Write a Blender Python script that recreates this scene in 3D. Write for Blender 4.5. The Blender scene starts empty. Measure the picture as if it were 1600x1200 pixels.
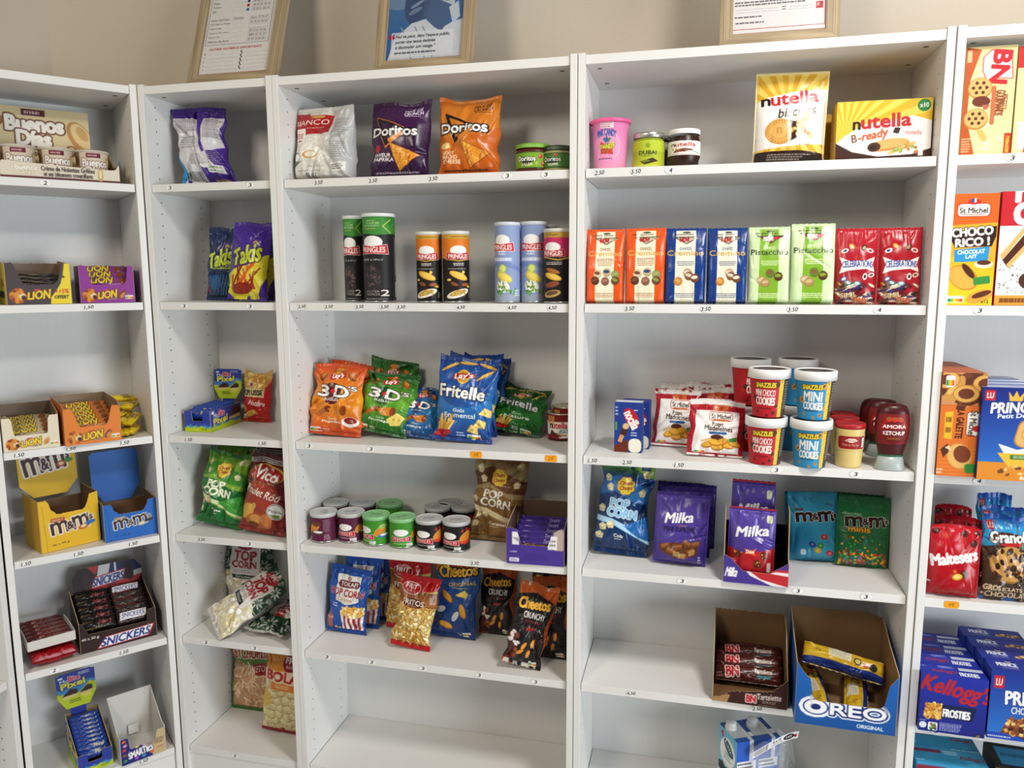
import bpy, math, random
import numpy as np
from mathutils import Vector

# ------------------------------------------------------------------ camera, world, lights, exposure
SC = bpy.context.scene
COL = SC.collection
F_PX, YAW, PITCH, ROLL = 1199.8, -0.2357, -0.1400, -0.0042
CAM = np.array([0.2875, -1.8707, 1.5049])
_cy, _sy, _cp, _sp = math.cos(YAW), math.sin(YAW), math.cos(PITCH), math.sin(PITCH)
FWD = np.array([_sy * _cp, _cy * _cp, _sp])
_r = np.array([_cy, -_sy, 0.0])
_u = np.cross(_r, FWD)
RGT = math.cos(ROLL) * _r + math.sin(ROLL) * _u
UPV = -math.sin(ROLL) * _r + math.cos(ROLL) * _u
cam_data = bpy.data.cameras.new('camera')
cam_data.sensor_width = 36.0
cam_data.lens = 36.0 * F_PX / 1600.0
cam_data.clip_start = 0.05
cam = bpy.data.objects.new('camera', cam_data)
COL.objects.link(cam)
from mathutils import Matrix
cam.matrix_world = Matrix(((RGT[0], UPV[0], -FWD[0], CAM[0]), (RGT[1], UPV[1], -FWD[1], CAM[1]), (RGT[2], UPV[2], -FWD[2], CAM[2]), (0, 0, 0, 1)))
SC.camera = cam

world = bpy.data.worlds.new('world')
SC.world = world
world.use_nodes = True
wn = world.node_tree.nodes['Background']
wn.inputs['Color'].default_value = (0.80, 0.88, 1.0, 1)
wn.inputs['Strength'].default_value = 0.055


def area(name, loc, target, sx, sy, power, col):
    d = bpy.data.lights.new(name, 'AREA')
    d.shape = 'RECTANGLE'; d.size = sx; d.size_y = sy; d.energy = power; d.color = col
    o = bpy.data.objects.new(name, d); COL.objects.link(o)
    o.location = loc
    o.rotation_euler = (Vector(target) - Vector(loc)).to_track_quat('-Z', 'Y').to_euler()
    return o


area('ceiling_lamp', (1.05, -1.10, 2.72), (1.05, -1.10, 0), 0.42, 0.42, 44, (1.0, 0.965, 0.92))
area('ceiling_lamp', (-0.9, -2.5, 2.72), (-0.75, -1.2, 1.2), 0.6, 0.6, 30, (1.0, 0.90, 0.74))
area('window_daylight', (4.3, -2.5, 0.9), (-0.6, 0.0, 0.6), 2.2, 1.5, 150, (0.86, 0.94, 1.0))
SC.view_settings.view_transform = 'Standard'
SC.view_settings.look = 'None'
SC.view_settings.gamma = 1.0
SC.view_settings.exposure = -0.07
SC.view_settings.use_curve_mapping = False
SC.cycles.use_denoising = True
SC.cycles.max_bounces = 8
SC.cycles.transparent_max_bounces = 12

# ------------------------------------------------------------------ materials (node based)


def material(name, rough, col=None, spec=0.5, metal=0.0, trans=0.0, bump=0.0, bscale=200.0, coat=0.0, var=0.0, alpha=1.0, ior=1.45):
    m = bpy.data.materials.new(name)
    m.use_nodes = True
    nt = m.node_tree
    b = nt.nodes['Principled BSDF']
    b.inputs['Roughness'].default_value = rough
    b.inputs['Specular IOR Level'].default_value = spec
    b.inputs['Metallic'].default_value = metal
    b.inputs['Transmission Weight'].default_value = trans
    b.inputs['IOR'].default_value = ior
    b.inputs['Coat Weight'].default_value = coat
    b.inputs['Alpha'].default_value = alpha
    if col is None:
        a = nt.nodes.new('ShaderNodeVertexColor'); a.layer_name = 'Col'
        nt.links.new(a.outputs['Color'], b.inputs['Base Color'])
    else:
        b.inputs['Base Color'].default_value = (*col, 1)
    tc = nt.nodes.new('ShaderNodeTexCoord')
    n = nt.nodes.new('ShaderNodeTexNoise')
    n.inputs['Scale'].default_value = bscale
    nt.links.new(tc.outputs['Object'], n.inputs['Vector'])
    mr = nt.nodes.new('ShaderNodeMapRange')
    mr.inputs['To Min'].default_value = max(0.0, rough - 0.06)
    mr.inputs['To Max'].default_value = min(1.0, rough + 0.06)
    nt.links.new(n.outputs['Fac'], mr.inputs['Value'])
    nt.links.new(mr.outputs['Result'], b.inputs['Roughness'])
    if bump > 0:
        bn = nt.nodes.new('ShaderNodeBump'); bn.inputs['Strength'].default_value = bump; bn.inputs['Distance'].default_value = 0.002
        nt.links.new(n.outputs['Fac'], bn.inputs['Height'])
        nt.links.new(bn.outputs['Normal'], b.inputs['Normal'])
    return m


M_FILM = material('printed_film', 0.28, bump=0.12, bscale=90, spec=0.5)
M_CARD = material('printed_card', 0.48, bump=0.03, bscale=300, spec=0.35)
M_PAPER = material('paper', 0.75, bump=0.05, bscale=400, spec=0.2)
M_PLAST = material('plastic', 0.35, spec=0.5)
M_METAL = material('brushed_metal', 0.30, metal=0.85, bump=0.02)
M_GLASS = material('clear_glass', 0.03, col=(0.95, 0.97, 0.97), trans=1.0, ior=1.45)
M_WRAP = material('clear_wrap', 0.12, col=(0.9, 0.93, 0.95), alpha=0.27, spec=1.0, bump=0.6, bscale=35)
M_FOIL = material('gold_foil', 0.28, metal=0.6, bump=0.3, bscale=120)


def panel_material(name, col, holes=False):
    """White melamine; the side panels carry two columns of peg holes every 32 mm."""
    m = bpy.data.materials.new(name); m.use_nodes = True
    nt = m.node_tree; b = nt.nodes['Principled BSDF']
    N = nt.nodes.new; L = nt.links.new
    b.inputs['Roughness'].default_value = 0.42
    b.inputs['Specular IOR Level'].default_value = 0.4
    tc = N('ShaderNodeTexCoord')
    mp = N('ShaderNodeMapping'); mp.inputs['Scale'].default_value = (60, 60, 3)
    L(tc.outputs['Object'], mp.inputs['Vector'])
    n = N('ShaderNodeTexNoise'); n.inputs['Scale'].default_value = 4; n.inputs['Detail'].default_value = 4
    L(mp.outputs['Vector'], n.inputs['Vector'])
    mix = N('ShaderNodeMix'); mix.data_type = 'RGBA'
    mix.inputs['A'].default_value = (*col, 1)
    mix.inputs['B'].default_value = (col[0] * 0.95, col[1] * 0.95, col[2] * 0.945, 1)
    L(n.outputs['Fac'], mix.inputs['Factor'])
    out = mix.outputs['Result']
    if holes:
        sx = N('ShaderNodeSeparateXYZ'); L(tc.outputs['Object'], sx.inputs['Vector'])

        def mth(op, a, bb=None):
            q = N('ShaderNodeMath'); q.operation = op
            for i, v in enumerate((a, bb)):
                if v is None: continue
                if isinstance(v, (int, float)): q.inputs[i].default_value = v
                else: L(v, q.inputs[i])
            return q.outputs[0]
        zf = mth('MULTIPLY', mth('SUBTRACT', mth('FRACT', mth('DIVIDE', sx.outputs['Z'], 0.032)), 0.5), 0.032)
        d1 = mth('MINIMUM', mth('ABSOLUTE', mth('SUBTRACT', sx.outputs['Y'], 0.045)), mth('ABSOLUTE', mth('SUBTRACT', sx.outputs['Y'], 0.222)))
        dist = mth('SQRT', mth('ADD', mth('MULTIPLY', zf, zf), mth('MULTIPLY', d1, d1)))
        hole = mth('LESS_THAN', dist, 0.0021)
        mx = N('ShaderNodeMix'); mx.data_type = 'RGBA'
        L(hole, mx.inputs['Factor']); L(out, mx.inputs['A']); mx.inputs['B'].default_value = (0.05, 0.045, 0.04, 1)
        out = mx.outputs['Result']
    L(out, b.inputs['Base Color'])
    return m


M_WHITE = panel_material('white_melamine', (0.80, 0.79, 0.765))
M_SIDE = panel_material('white_melamine_with_peg_holes', (0.80, 0.79, 0.765), True)
M_BACK = panel_material('white_back_board', (0.76, 0.76, 0.75))


def wall_material(name, col, scale):
    m = bpy.data.materials.new(name); m.use_nodes = True
    nt = m.node_tree; b = nt.nodes['Principled BSDF']
    b.inputs['Roughness'].default_value = 0.8
    tc = nt.nodes.new('ShaderNodeTexCoord'); n = nt.nodes.new('ShaderNodeTexNoise')
    n.inputs['Scale'].default_value = scale; n.inputs['Detail'].default_value = 6
    nt.links.new(tc.outputs['Object'], n.inputs['Vector'])
    r = nt.nodes.new('ShaderNodeValToRGB')
    r.color_ramp.elements[0].color = (col[0] * 0.94, col[1] * 0.94, col[2] * 0.94, 1)
    r.color_ramp.elements[1].color = (*col, 1)
    nt.links.new(n.outputs['Fac'], r.inputs['Fac']); nt.links.new(r.outputs['Color'], b.inputs['Base Color'])
    bp = nt.nodes.new('ShaderNodeBump'); bp.inputs['Strength'].default_value = 0.05
    nt.links.new(n.outputs['Fac'], bp.inputs['Height']); nt.links.new(bp.outputs['Normal'], b.inputs['Normal'])
    return m


M_WALL = wall_material('beige_wall_paint', (0.72, 0.635, 0.52), 120)
M_FLOOR = wall_material('grey_floor_tile', (0.55, 0.54, 0.52), 30)


def wood_material():
    m = bpy.data.materials.new('light_oak'); m.use_nodes = True
    nt = m.node_tree; b = nt.nodes['Principled BSDF']; b.inputs['Roughness'].default_value = 0.55
    tc = nt.nodes.new('ShaderNodeTexCoord'); mp = nt.nodes.new('ShaderNodeMapping')
    uvm = nt.nodes.new('ShaderNodeVertexColor'); uvm.layer_name = 'Col'
    mp.inputs['Scale'].default_value = (14, 300, 300)
    # the Col attribute holds (along the grain, across the grain) of every frame rail
    nt.links.new(uvm.outputs['Color'], mp.inputs['Vector'])
    n = nt.nodes.new('ShaderNodeTexNoise'); n.inputs['Scale'].default_value = 1.0; n.inputs['Detail'].default_value = 5
    nt.links.new(mp.outputs['Vector'], n.inputs['Vector'])
    r = nt.nodes.new('ShaderNodeValToRGB')
    r.color_ramp.elements[0].position = 0.34; r.color_ramp.elements[0].color = (0.22, 0.15, 0.08, 1)
    r.color_ramp.elements[1].position = 0.60; r.color_ramp.elements[1].color = (0.50, 0.385, 0.235, 1)
    nt.links.new(n.outputs['Fac'], r.inputs['Fac']); nt.links.new(r.outputs['Color'], b.inputs['Base Color'])
    return m


M_OAK = wood_material()

# ------------------------------------------------------------------ mesh helpers


def rgb(c):
    if isinstance(c, str):
        c = c.lstrip('#'); c = c if len(c) == 6 else ''.join(q * 2 for q in c)
        return np.array([int(c[i:i + 2], 16) / 255 for i in (0, 2, 4)])
    return np.asarray(c, float)


class MB:
    """Collects grids of quads (with a colour per vertex) and links them as ONE mesh object."""

    def __init__(self):
        self.V, self.C, self.Q, self.S, self.n = [], [], [], [], 0

    def grid(self, P, C, smooth=True, flip=False):
        P = np.asarray(P, float)
        ny, nx = P.shape[:2]
        C = np.broadcast_to(rgb(C) if not isinstance(C, np.ndarray) or C.ndim == 1 else C, (ny, nx, 3))
        i = np.arange(ny * nx).reshape(ny, nx) + self.n
        q = np.stack([i[:-1, :-1], i[:-1, 1:], i[1:, 1:], i[1:, :-1]], -1).reshape(-1, 4)
        if flip: q = q[:, ::-1]
        self.V.append(P.reshape(-1, 3)); self.C.append(C.reshape(-1, 3)); self.Q.append(q)
        self.S.append(np.full(len(q), smooth)); self.n += ny * nx
        return self

    def quad(self, a, b, c, d, col=(1, 1, 1)):
        return self.grid(np.array([[a, b], [d, c]], float), col, False)

    def box(self, x0, y0, z0, x1, y1, z1, col=(1, 1, 1)):
        p = lambda x, y, z: (x, y, z)
        self.quad(p(x0, y0, z0), p(x1, y0, z0), p(x1, y0, z1), p(x0, y0, z1), col)
        self.quad(p(x1, y1, z0), p(x0, y1, z0), p(x0, y1, z1), p(x1, y1, z1), col)
        self.quad(p(x0, y1, z0), p(x0, y0, z0), p(x0, y0, z1), p(x0, y1, z1), col)
        self.quad(p(x1, y0, z0), p(x1, y1, z0), p(x1, y1, z1), p(x1, y0, z1), col)
        self.quad(p(x0, y0, z1), p(x1, y0, z1), p(x1, y1, z1), p(x0, y1, z1), col)
        self.quad(p(x0, y1, z0), p(x1, y1, z0), p(x1, y0, z0), p(x0, y0, z0), col)
        return self

    def rbox(self, x0, y0, z0, x1, y1, z1, r, col=(1, 1, 1)):
        """Box with its four upright edges rounded off by r and softened ends."""
        pts = []
        for cx, cy, a0 in ((x1 - r, y1 - r, 0), (x0 + r, y1 - r, 90), (x0 + r, y0 + r, 180), (x1 - r, y0 + r, 270)):
            for k in range(4):
                a = math.radians(a0 + 30 * k); pts.append((cx + r * math.cos(a), cy + r * math.sin(a)))
        pts.append(pts[0]); pts = np.array(pts); c = pts[:-1].mean(0); h = r * 0.5
        rows = [(0.0, z0), (1 - 2 * r / max(x1 - x0, y1 - y0), z0), (1, z0 + h), (1, z1 - h), (1 - 2 * r / max(x1 - x0, y1 - y0), z1), (0.0, z1)]
        P = np.array([[(*(c + (q - c) * s), z) for q in pts] for s, z in rows])
        return self.grid(P, col, False)

    def build(self, name, mat, parent=None):
        me = bpy.data.meshes.new(name)
        V = np.concatenate(self.V); Q = np.concatenate(self.Q); C = np.concatenate(self.C); S = np.concatenate(self.S)
        me.vertices.add(len(V)); me.vertices.foreach_set('co', V.astype(np.float32).ravel())
        me.loops.add(len(Q) * 4); me.loops.foreach_set('vertex_index', Q.astype(np.int32).ravel())
        me.polygons.add(len(Q)); me.polygons.foreach_set('loop_start', np.arange(len(Q), dtype=np.int32) * 4)
        me.update(calc_edges=True)
        me.polygons.foreach_set('use_smooth', S)
        at = me.color_attributes.new('Col', 'BYTE_COLOR', 'POINT')
        A = np.ones((len(V), 4), np.float32); A[:, :3] = np.clip(C, 0, 1)
        at.data.foreach_set('color_srgb', A.ravel())
        me.materials.append(mat)
        me.validate()
        o = bpy.data.objects.new(name, me); COL.objects.link(o)
        if parent is not None: o.parent = parent
        return o


def tag(o, label=None, cat=None, group=None, kind=None):
    for k, v in (('label', label), ('category', cat), ('group', group), ('kind', kind)):
        if v: o[k] = v
    return o


def thing(name, label, cat, group=None, loc=(0, 0, 0), rz=0.0, lean=0.0, tilt=0.0):
    o = bpy.data.objects.new(name, None); COL.objects.link(o)
    o.empty_display_size = 0.03
    o.location = loc; o.rotation_euler = (-math.radians(lean), math.radians(tilt), math.radians(rz))
    if LAST: SETTLE[o.name] = (*LAST, True)
    return tag(o, label, cat, group)


def dup(root, label=None, loc=None, rz=None, lean=None, tilt=None, group=None):
    """A copy of a thing with copies of its parts and sub-parts (mesh data shared)."""
    r = root.copy(); COL.objects.link(r)
    for ch in list(root.children):
        c = ch.copy(); COL.objects.link(c); c.parent = r
        for g in list(ch.children):
            d = g.copy(); COL.objects.link(d); d.parent = c
    e = list(r.rotation_euler)
    if rz is not None: e[2] = math.radians(rz)
    if lean is not None: e[0] = -math.radians(lean)
    if tilt is not None: e[1] = math.radians(tilt)
    r.rotation_euler = e
    if loc is not None: r.location = loc
    if root.name in SETTLE: SETTLE[r.name] = SETTLE[root.name]
    return tag(r, label, None, group)


# ------------------------------------------------------------------ printing: artwork painted into a colour per vertex
CELL = 0.00115
SS = 3
_tcache = {}


def glyphs(s):
    """Outline triangles of a line of text (built-in font)."""
    if s not in _tcache:
        cu = bpy.data.curves.new('t', 'FONT'); cu.body = s; cu.resolution_u = 3
        ob = bpy.data.objects.new('t', cu)
        me = ob.to_mesh(); me.calc_loop_triangles()
        v = np.array([p.co[:2] for p in me.vertices]).reshape(-1, 2)
        t = np.array([list(q.vertices) for q in me.loop_triangles]).reshape(-1, 3)
        ob.to_mesh_clear(); bpy.data.objects.remove(ob); bpy.data.curves.remove(cu)
        tri = v[t] if len(t) else np.zeros((0, 3, 2))
        if len(tri):
            ar = np.cross(tri[:, 1] - tri[:, 0], tri[:, 2] - tri[:, 0])
            tri[ar < 0] = tri[ar < 0][:, ::-1]
            lo, hi = v.min(0), v.max(0)
            tri = (tri - lo) / np.maximum(hi - lo, 1e-6)
        _tcache[s] = tri
    return _tcache[s]


def dilate(m, r):
    r = int(round(r))
    if r <= 0: return m
    h, w = m.shape
    c = np.zeros((h, w + 1), np.int32); c[:, 1:] = np.cumsum(m, 1)
    out = np.zeros_like(m); x = np.arange(w)
    for dy in range(-r, r + 1):
        k = int(math.sqrt(r * r - dy * dy) + 0.3)
        hz = (c[:, np.minimum(x + k + 1, w)] - c[:, np.maximum(x - k, 0)]) > 0
        if dy >= 0: out[dy:] |= hz[:h - dy]
        else: out[:dy] |= hz[-dy:]
    return out


class Art:
    """A flat printed design of w x h metres; u, v run 0..1 from the lower left corner."""

    def __init__(self, w, h, bg, cell=None, seed=0):
        cell = cell or CELL
        self.w, self.h = w, h
        self.nx, self.ny = max(4, int(round(w / cell)) + 1), max(4, int(round(h / cell)) + 1)
        self.W, self.H = self.nx * SS, self.ny * SS
        self.a = np.empty((self.H, self.W, 3), np.float32); self.a[:] = rgb(bg)
        self.rs = np.random.RandomState(seed)

    def px(self, p):
        return np.asarray(p, float) * [self.W, self.H]

    def _mask(self, loops, pad=0):
        """loops: list of (n,2) closed polygons in pixels; returns (y0, x0, mask)."""
        pts = np.concatenate(loops)
        x0 = int(np.floor(pts[:, 0].min())) - pad - 1; x1 = int(np.ceil(pts[:, 0].max())) + pad + 2
        y0 = int(np.floor(pts[:, 1].min())) - pad - 1; y1 = int(np.ceil(pts[:, 1].max())) + pad + 2
        x0c, x1c, y0c, y1c = max(x0, -50), min(x1, self.W + 50), max(y0, -50), min(y1, self.H + 50)
        if x1c <= x0c or y1c <= y0c: return None
        a = np.concatenate(loops); b = np.concatenate([np.roll(l, -1, 0) for l in loops])
        w, h = x1c - x0c, y1c - y0c
        acc = np.zeros((h, w + 1), np.int32)
        ay, by = a[:, 1] - y0c - 0.5, b[:, 1] - y0c - 0.5
        lo = np.ceil(np.minimum(ay, by)).astype(int); hi = np.ceil(np.maximum(ay, by)).astype(int)
        lo = np.clip(lo, 0, h); hi = np.clip(hi, 0, h)
        n = np.maximum(hi - lo, 0)
        e = np.repeat(np.arange(len(a)), n)
        if len(e):
            st = np.cumsum(n) - n
            row = np.arange(len(e)) - np.repeat(st, n) + np.repeat(lo, n)
            t = (row - ay[e]) / (by[e] - ay[e])
            x = a[e, 0] + t * (b[e, 0] - a[e, 0]) - x0c
            ci = np.clip(np.ceil(x - 0.5).astype(int), 0, w)
            np.add.at(acc, (row, ci), np.where(by[e] > ay[e], 1, -1))
        return y0c, x0c, np.cumsum(acc, 1)[:, :w] != 0

    def _paint(self, ym, col, alpha=1.0):
        if ym is None: return
        y0, x0, m = ym
        ya, yb, xa, xb = max(y0, 0), min(y0 + m.shape[0], self.H), max(x0, 0), min(x0 + m.shape[1], self.W)
        if yb <= ya or xb <= xa: return
        mm = m[ya - y0:yb - y0, xa - x0:xb - x0]
        v = self.a[ya:yb, xa:xb]
        if callable(col):
            yy, xx = np.nonzero(mm)
            cc = col((xx + xa) / self.W, (yy + ya) / self.H)
        else: cc = rgb(col)
        v[mm] = v[mm] * (1 - alpha) + np.asarray(cc, np.float32) * alpha

    def P(self, pts, col, alpha=1.0, ol=None, ow=0.0):
        p = self.px(pts)
        if ol is not None:
            r = ow * self.H; ym = self._mask([p], int(r) + 2)
            if ym: self._paint((ym[0], ym[1], dilate(ym[2], r)), ol)
        self._paint(self._mask([p]), col, alpha); return self

    def R(self, x0, y0, x1, y1, col, alpha=1.0):
        return self.P([(x0, y0), (x1, y0), (x1, y1), (x0, y1)], col, alpha)

    def E(self, cx, cy, rx, ry, col, rot=0.0, alpha=1.0, ol=None, ow=0.0, wob=0.0, n=28):
        t = np.linspace(0, 2 * np.pi, n, endpoint=False)
        k = 1 + (self.rs.rand(n) - 0.5) * wob
        p = np.stack([np.cos(t) * rx * self.W * k, np.sin(t) * ry * self.H * k], 1)
        c, s = math.cos(math.radians(rot)), math.sin(math.radians(rot))
        p = p @ np.array([[c, s], [-s, c]]) + [cx * self.W, cy * self.H]
        return self.P(p / [self.W, self.H], col, alpha, ol, ow)

    def O(self, cx, cy, r, col, **k):
        """Round disc, r in units of the height."""
        return self.E(cx, cy, r * self.h / self.w, r, col, **k)

    def RR(self, x0, y0, x1, y1, r, col, alpha=1.0, ol=None, ow=0.0, rot=0):
        rx = r * self.h / self.w
        p = []
        for cx, cy, a0 in ((x1 - rx, y1 - r, 0), (x0 + rx, y1 - r, 90), (x0 + rx, y0 + r, 180), (x1 - rx, y0 + r, 270)):
            for k in range(5):
                a = math.radians(a0 + 22.5 * k); p.append((cx + rx * math.cos(a), cy + r * math.sin(a)))
        if rot: p = self.turn(p, (x0 + x1) / 2, (y0 + y1) / 2, rot)
        return self.P(p, col, alpha, ol, ow)

    def turn(self, p, cx, cy, rot):
        q = self.px(p) - self.px((cx, cy)); c, s = math.cos(math.radians(rot)), math.sin(math.radians(rot))
        return (q @ np.array([[c, s], [-s, c]]) + self.px((cx, cy))) / [self.W, self.H]

    def G(self, y0, y1, c0, c1, x0=0.0, x1=1.0):
        """Printed two-colour blend running up the pack."""
        a, b = int(max(y0, 0) * self.H), int(min(y1, 1) * self.H); xa, xb = int(x0 * self.W), int(x1 * self.W)
        t = np.linspace(0, 1, max(b - a, 1))[:, None, None]
        self.a[a:b, xa:xb] = rgb(c0) * (1 - t) + rgb(c1) * t; return self

    def T(self, s, x0, y0, x1, y1, col, ol=None, ow=0.10, sh=0.0, rot=0.0, b=0.0, ol2=None, ow2=0.0, arc=0.0, taper=0.0):
        """Text stretched into the box; ow, b in units of the letter height; sh = slant."""
        tri = glyphs(s); b *= 0.65; ow *= 0.8
        if not len(tri): return self
        q = tri.copy()
        if arc: q[..., 1] += arc * (1 - (2 * q[..., 0] - 1) ** 2)
        if taper: q[..., 1] *= 1 + taper * (q[..., 0] - 0.5)
        hpx = abs(y1 - y0) * self.H
        X = (x0 + q[..., 0] * (x1 - x0)) * self.W + sh * (q[..., 1] - 0.5) * hpx
        Y = (y0 + q[..., 1] * (y1 - y0)) * self.H
        p = np.stack([X, Y], -1)
        if rot:
            c, sn = math.cos(math.radians(rot)), math.sin(math.radians(rot)); ctr = np.array([(x0 + x1) / 2 * self.W, (y0 + y1) / 2 * self.H])
            p = (p - ctr) @ np.array([[c, sn], [-sn, c]]) + ctr
        pad = int(max(b, b + ow, b + ow + ow2, 0) * abs(hpx)) + 3
        ym = self._mask(list(p), pad)
        if ym is None: return self
        m = dilate(ym[2], b * hpx) if b > 0 else ym[2]
        if ol2 is not None: self._paint((ym[0], ym[1], dilate(m, (ow + ow2) * hpx)), ol2)
        if ol is not None: self._paint((ym[0], ym[1], dilate(m, max(ow * hpx, 1.2))), ol)
        self._paint((ym[0], ym[1], m), col); return self

    def L(self, pts, w, col):
        """Stroke of width w (units of height)."""
        p = self.px(pts); r = w * self.H / 2; loops = []
        for a, b in zip(p[:-1], p[1:]):
            d = b - a; n = np.array([-d[1], d[0]]) / max(np.hypot(*d), 1e-6) * r
            loops.append(np.array([a - n, b - n, b + n, a + n]))
        for l in loops: self._paint(self._mask([l]), col)
        for a in p[1:-1]:
            t = np.linspace(0, 2 * np.pi, 12, endpoint=False); self._paint(self._mask([a + r * np.stack([np.cos(t), np.sin(t)], 1)]), col)
        return self

    def S(self, x0, y0, x1, y1, rows, col, fill=0.5, centre=False):
        """Rows of print too small to read."""
        hh = (y1 - y0) / rows
        for i in range(rows):
            y = y1 - (i + 0.5) * hh
            l = x0 + (x1 - x0) * (0.12 * self.rs.rand() if centre else 0); r = x1 - (x1 - x0) * 0.25 * self.rs.rand()
            if centre: r = x0 + x1 - l
            x = l
            while x < r:
                w = (0.02 + 0.05 * self.rs.rand()) * self.h / self.w * 0.6
                self.R(x, y - hh * fill / 2, min(x + w, r), y + hh * fill / 2, col, 0.85); x += w + 0.008
        return self

    def rays(self, cx, cy, n, col, r=3.0, alpha=1.0, off=0.0):
        for i in range(n):
            a0, a1 = 2 * math.pi * (i + off) / n, 2 * math.pi * (i + 0.5 + off) / n
            k = self.h / self.w
            self.P([(cx, cy), (cx + r * k * math.cos(a0), cy + r * math.sin(a0)), (cx + r * k * math.cos(a1), cy + r * math.sin(a1))], col, alpha)
        return self

    def bits(self, x0, y0, x1, y1, n, rx, ry, cols, ol=None, ow=0.004, rot=180, wob=0.3, inside=None):
        """A picture of many small pieces (crisps, popcorn, sweets)."""
        for _ in range(n):
            x, y = x0 + (x1 - x0) * self.rs.rand(), y0 + (y1 - y0) * self.rs.rand()
            if inside is not None and not inside(x, y): continue
            k = 0.75 + 0.5 * self.rs.rand(); c = rgb(cols[self.rs.randint(len(cols))]); r = (self.rs.rand() - 0.5) * 2 * rot
            q = ry * k; qx = rx * k * self.h / self.w
            self.E(x, y, qx, q, c, r, ol=ol, ow=ow, wob=wob, n=14)
            self.E(x - qx * 0.15, y + q * 0.25, qx * 0.55, q * 0.4, np.clip(c * 1.18 + 0.04, 0, 1), r, wob=wob, n=10)
        return self

    def nutri(self, x0, y0, x1, y1):
        """Small five-colour score badge."""
        self.RR(x0, y0, x1, y1, (y1 - y0) * 0.15, '#f4f2ee')
        w = (x1 - x0) * 0.9 / 5
        for i, c in enumerate(('#1e8f4e', '#7ab648', '#f5c518', '#e98b2a', '#d8452e')):
            self.R(x0 + (x1 - x0) * 0.05 + i * w, y0 + (y1 - y0) * 0.12, x0 + (x1 - x0) * 0.05 + (i + 1) * w, y0 + (y1 - y0) * 0.62, c)
        return self

    def bars(self, x0, y0, x1, y1, col='#101010', bg='#f4f2ee'):
        """Barcode."""
        self.R(x0, y0, x1, y1, bg); x = x0
        while x < x1:
            w = (x1 - x0) * (0.012 + 0.03 * self.rs.rand()); self.R(x, y0, min(x + w, x1), y1, col); x += w + (x1 - x0) * (0.012 + 0.025 * self.rs.rand())
        return self

    def popcorn(self, cx, cy, r, col='#f2e2b0'):
        k = self.h / self.w
        for i in range(5):
            a = 2 * math.pi * i / 5 + 0.4
            self.E(cx + 0.55 * r * k * math.cos(a), cy + 0.55 * r * math.sin(a), 0.52 * r * k, 0.52 * r, np.clip(rgb(col) * (0.86 + 0.07 * (i % 3)), 0, 1), wob=0.3, n=12)
        self.E(cx, cy, 0.4 * r * k, 0.35 * r, np.clip(rgb(col) * 1.06, 0, 1), wob=0.4, n=12)
        self.E(cx + 0.1 * r * k, cy - 0.2 * r, 0.18 * r * k, 0.15 * r, np.clip(rgb(col) * 0.62, 0, 1), n=10)
        return self

    def done(self):
        return self.a.reshape(self.ny, SS, self.nx, SS, 3).mean((1, 3)).astype(float)


def sample(A, u, v):
    """Colours of the art array A (ny, nx, 3) at u, v in 0..1."""
    ny, nx = A.shape[:2]
    x = np.clip(u, 0, 1) * (nx - 1); y = np.clip(v, 0, 1) * (ny - 1)
    x0 = np.minimum(x.astype(int), nx - 2); y0 = np.minimum(y.astype(int), ny - 2); fx = (x - x0)[..., None]; fy = (y - y0)[..., None]
    return (A[y0, x0] * (1 - fx) + A[y0, x0 + 1] * fx) * (1 - fy) + (A[y0 + 1, x0] * (1 - fx) + A[y0 + 1, x0 + 1] * fx) * fy


def vnoise(u, v, fx, fy, seed):
    rs = np.random.RandomState(seed); g = rs.rand(int(fy) + 3, int(fx) + 3) * 2 - 1
    x, y = np.clip(u, 0, 1) * fx, np.clip(v, 0, 1) * fy
    x0, y0 = x.astype(int), y.astype(int); a, b = x - x0, y - y0
    a, b = a * a * (3 - 2 * a), b * b * (3 - 2 * b)
    return (g[y0, x0] * (1 - a) + g[y0, x0 + 1] * a) * (1 - b) + (g[y0 + 1, x0] * (1 - a) + g[y0 + 1, x0 + 1] * a) * b


# ------------------------------------------------------------------ product builders (local: x right, y away from the viewer, z up)


def flat_s(s):
    return np.clip(s / 0.15, 0, 1) * np.clip((1 - s) / 0.15, 0, 1)


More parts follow.
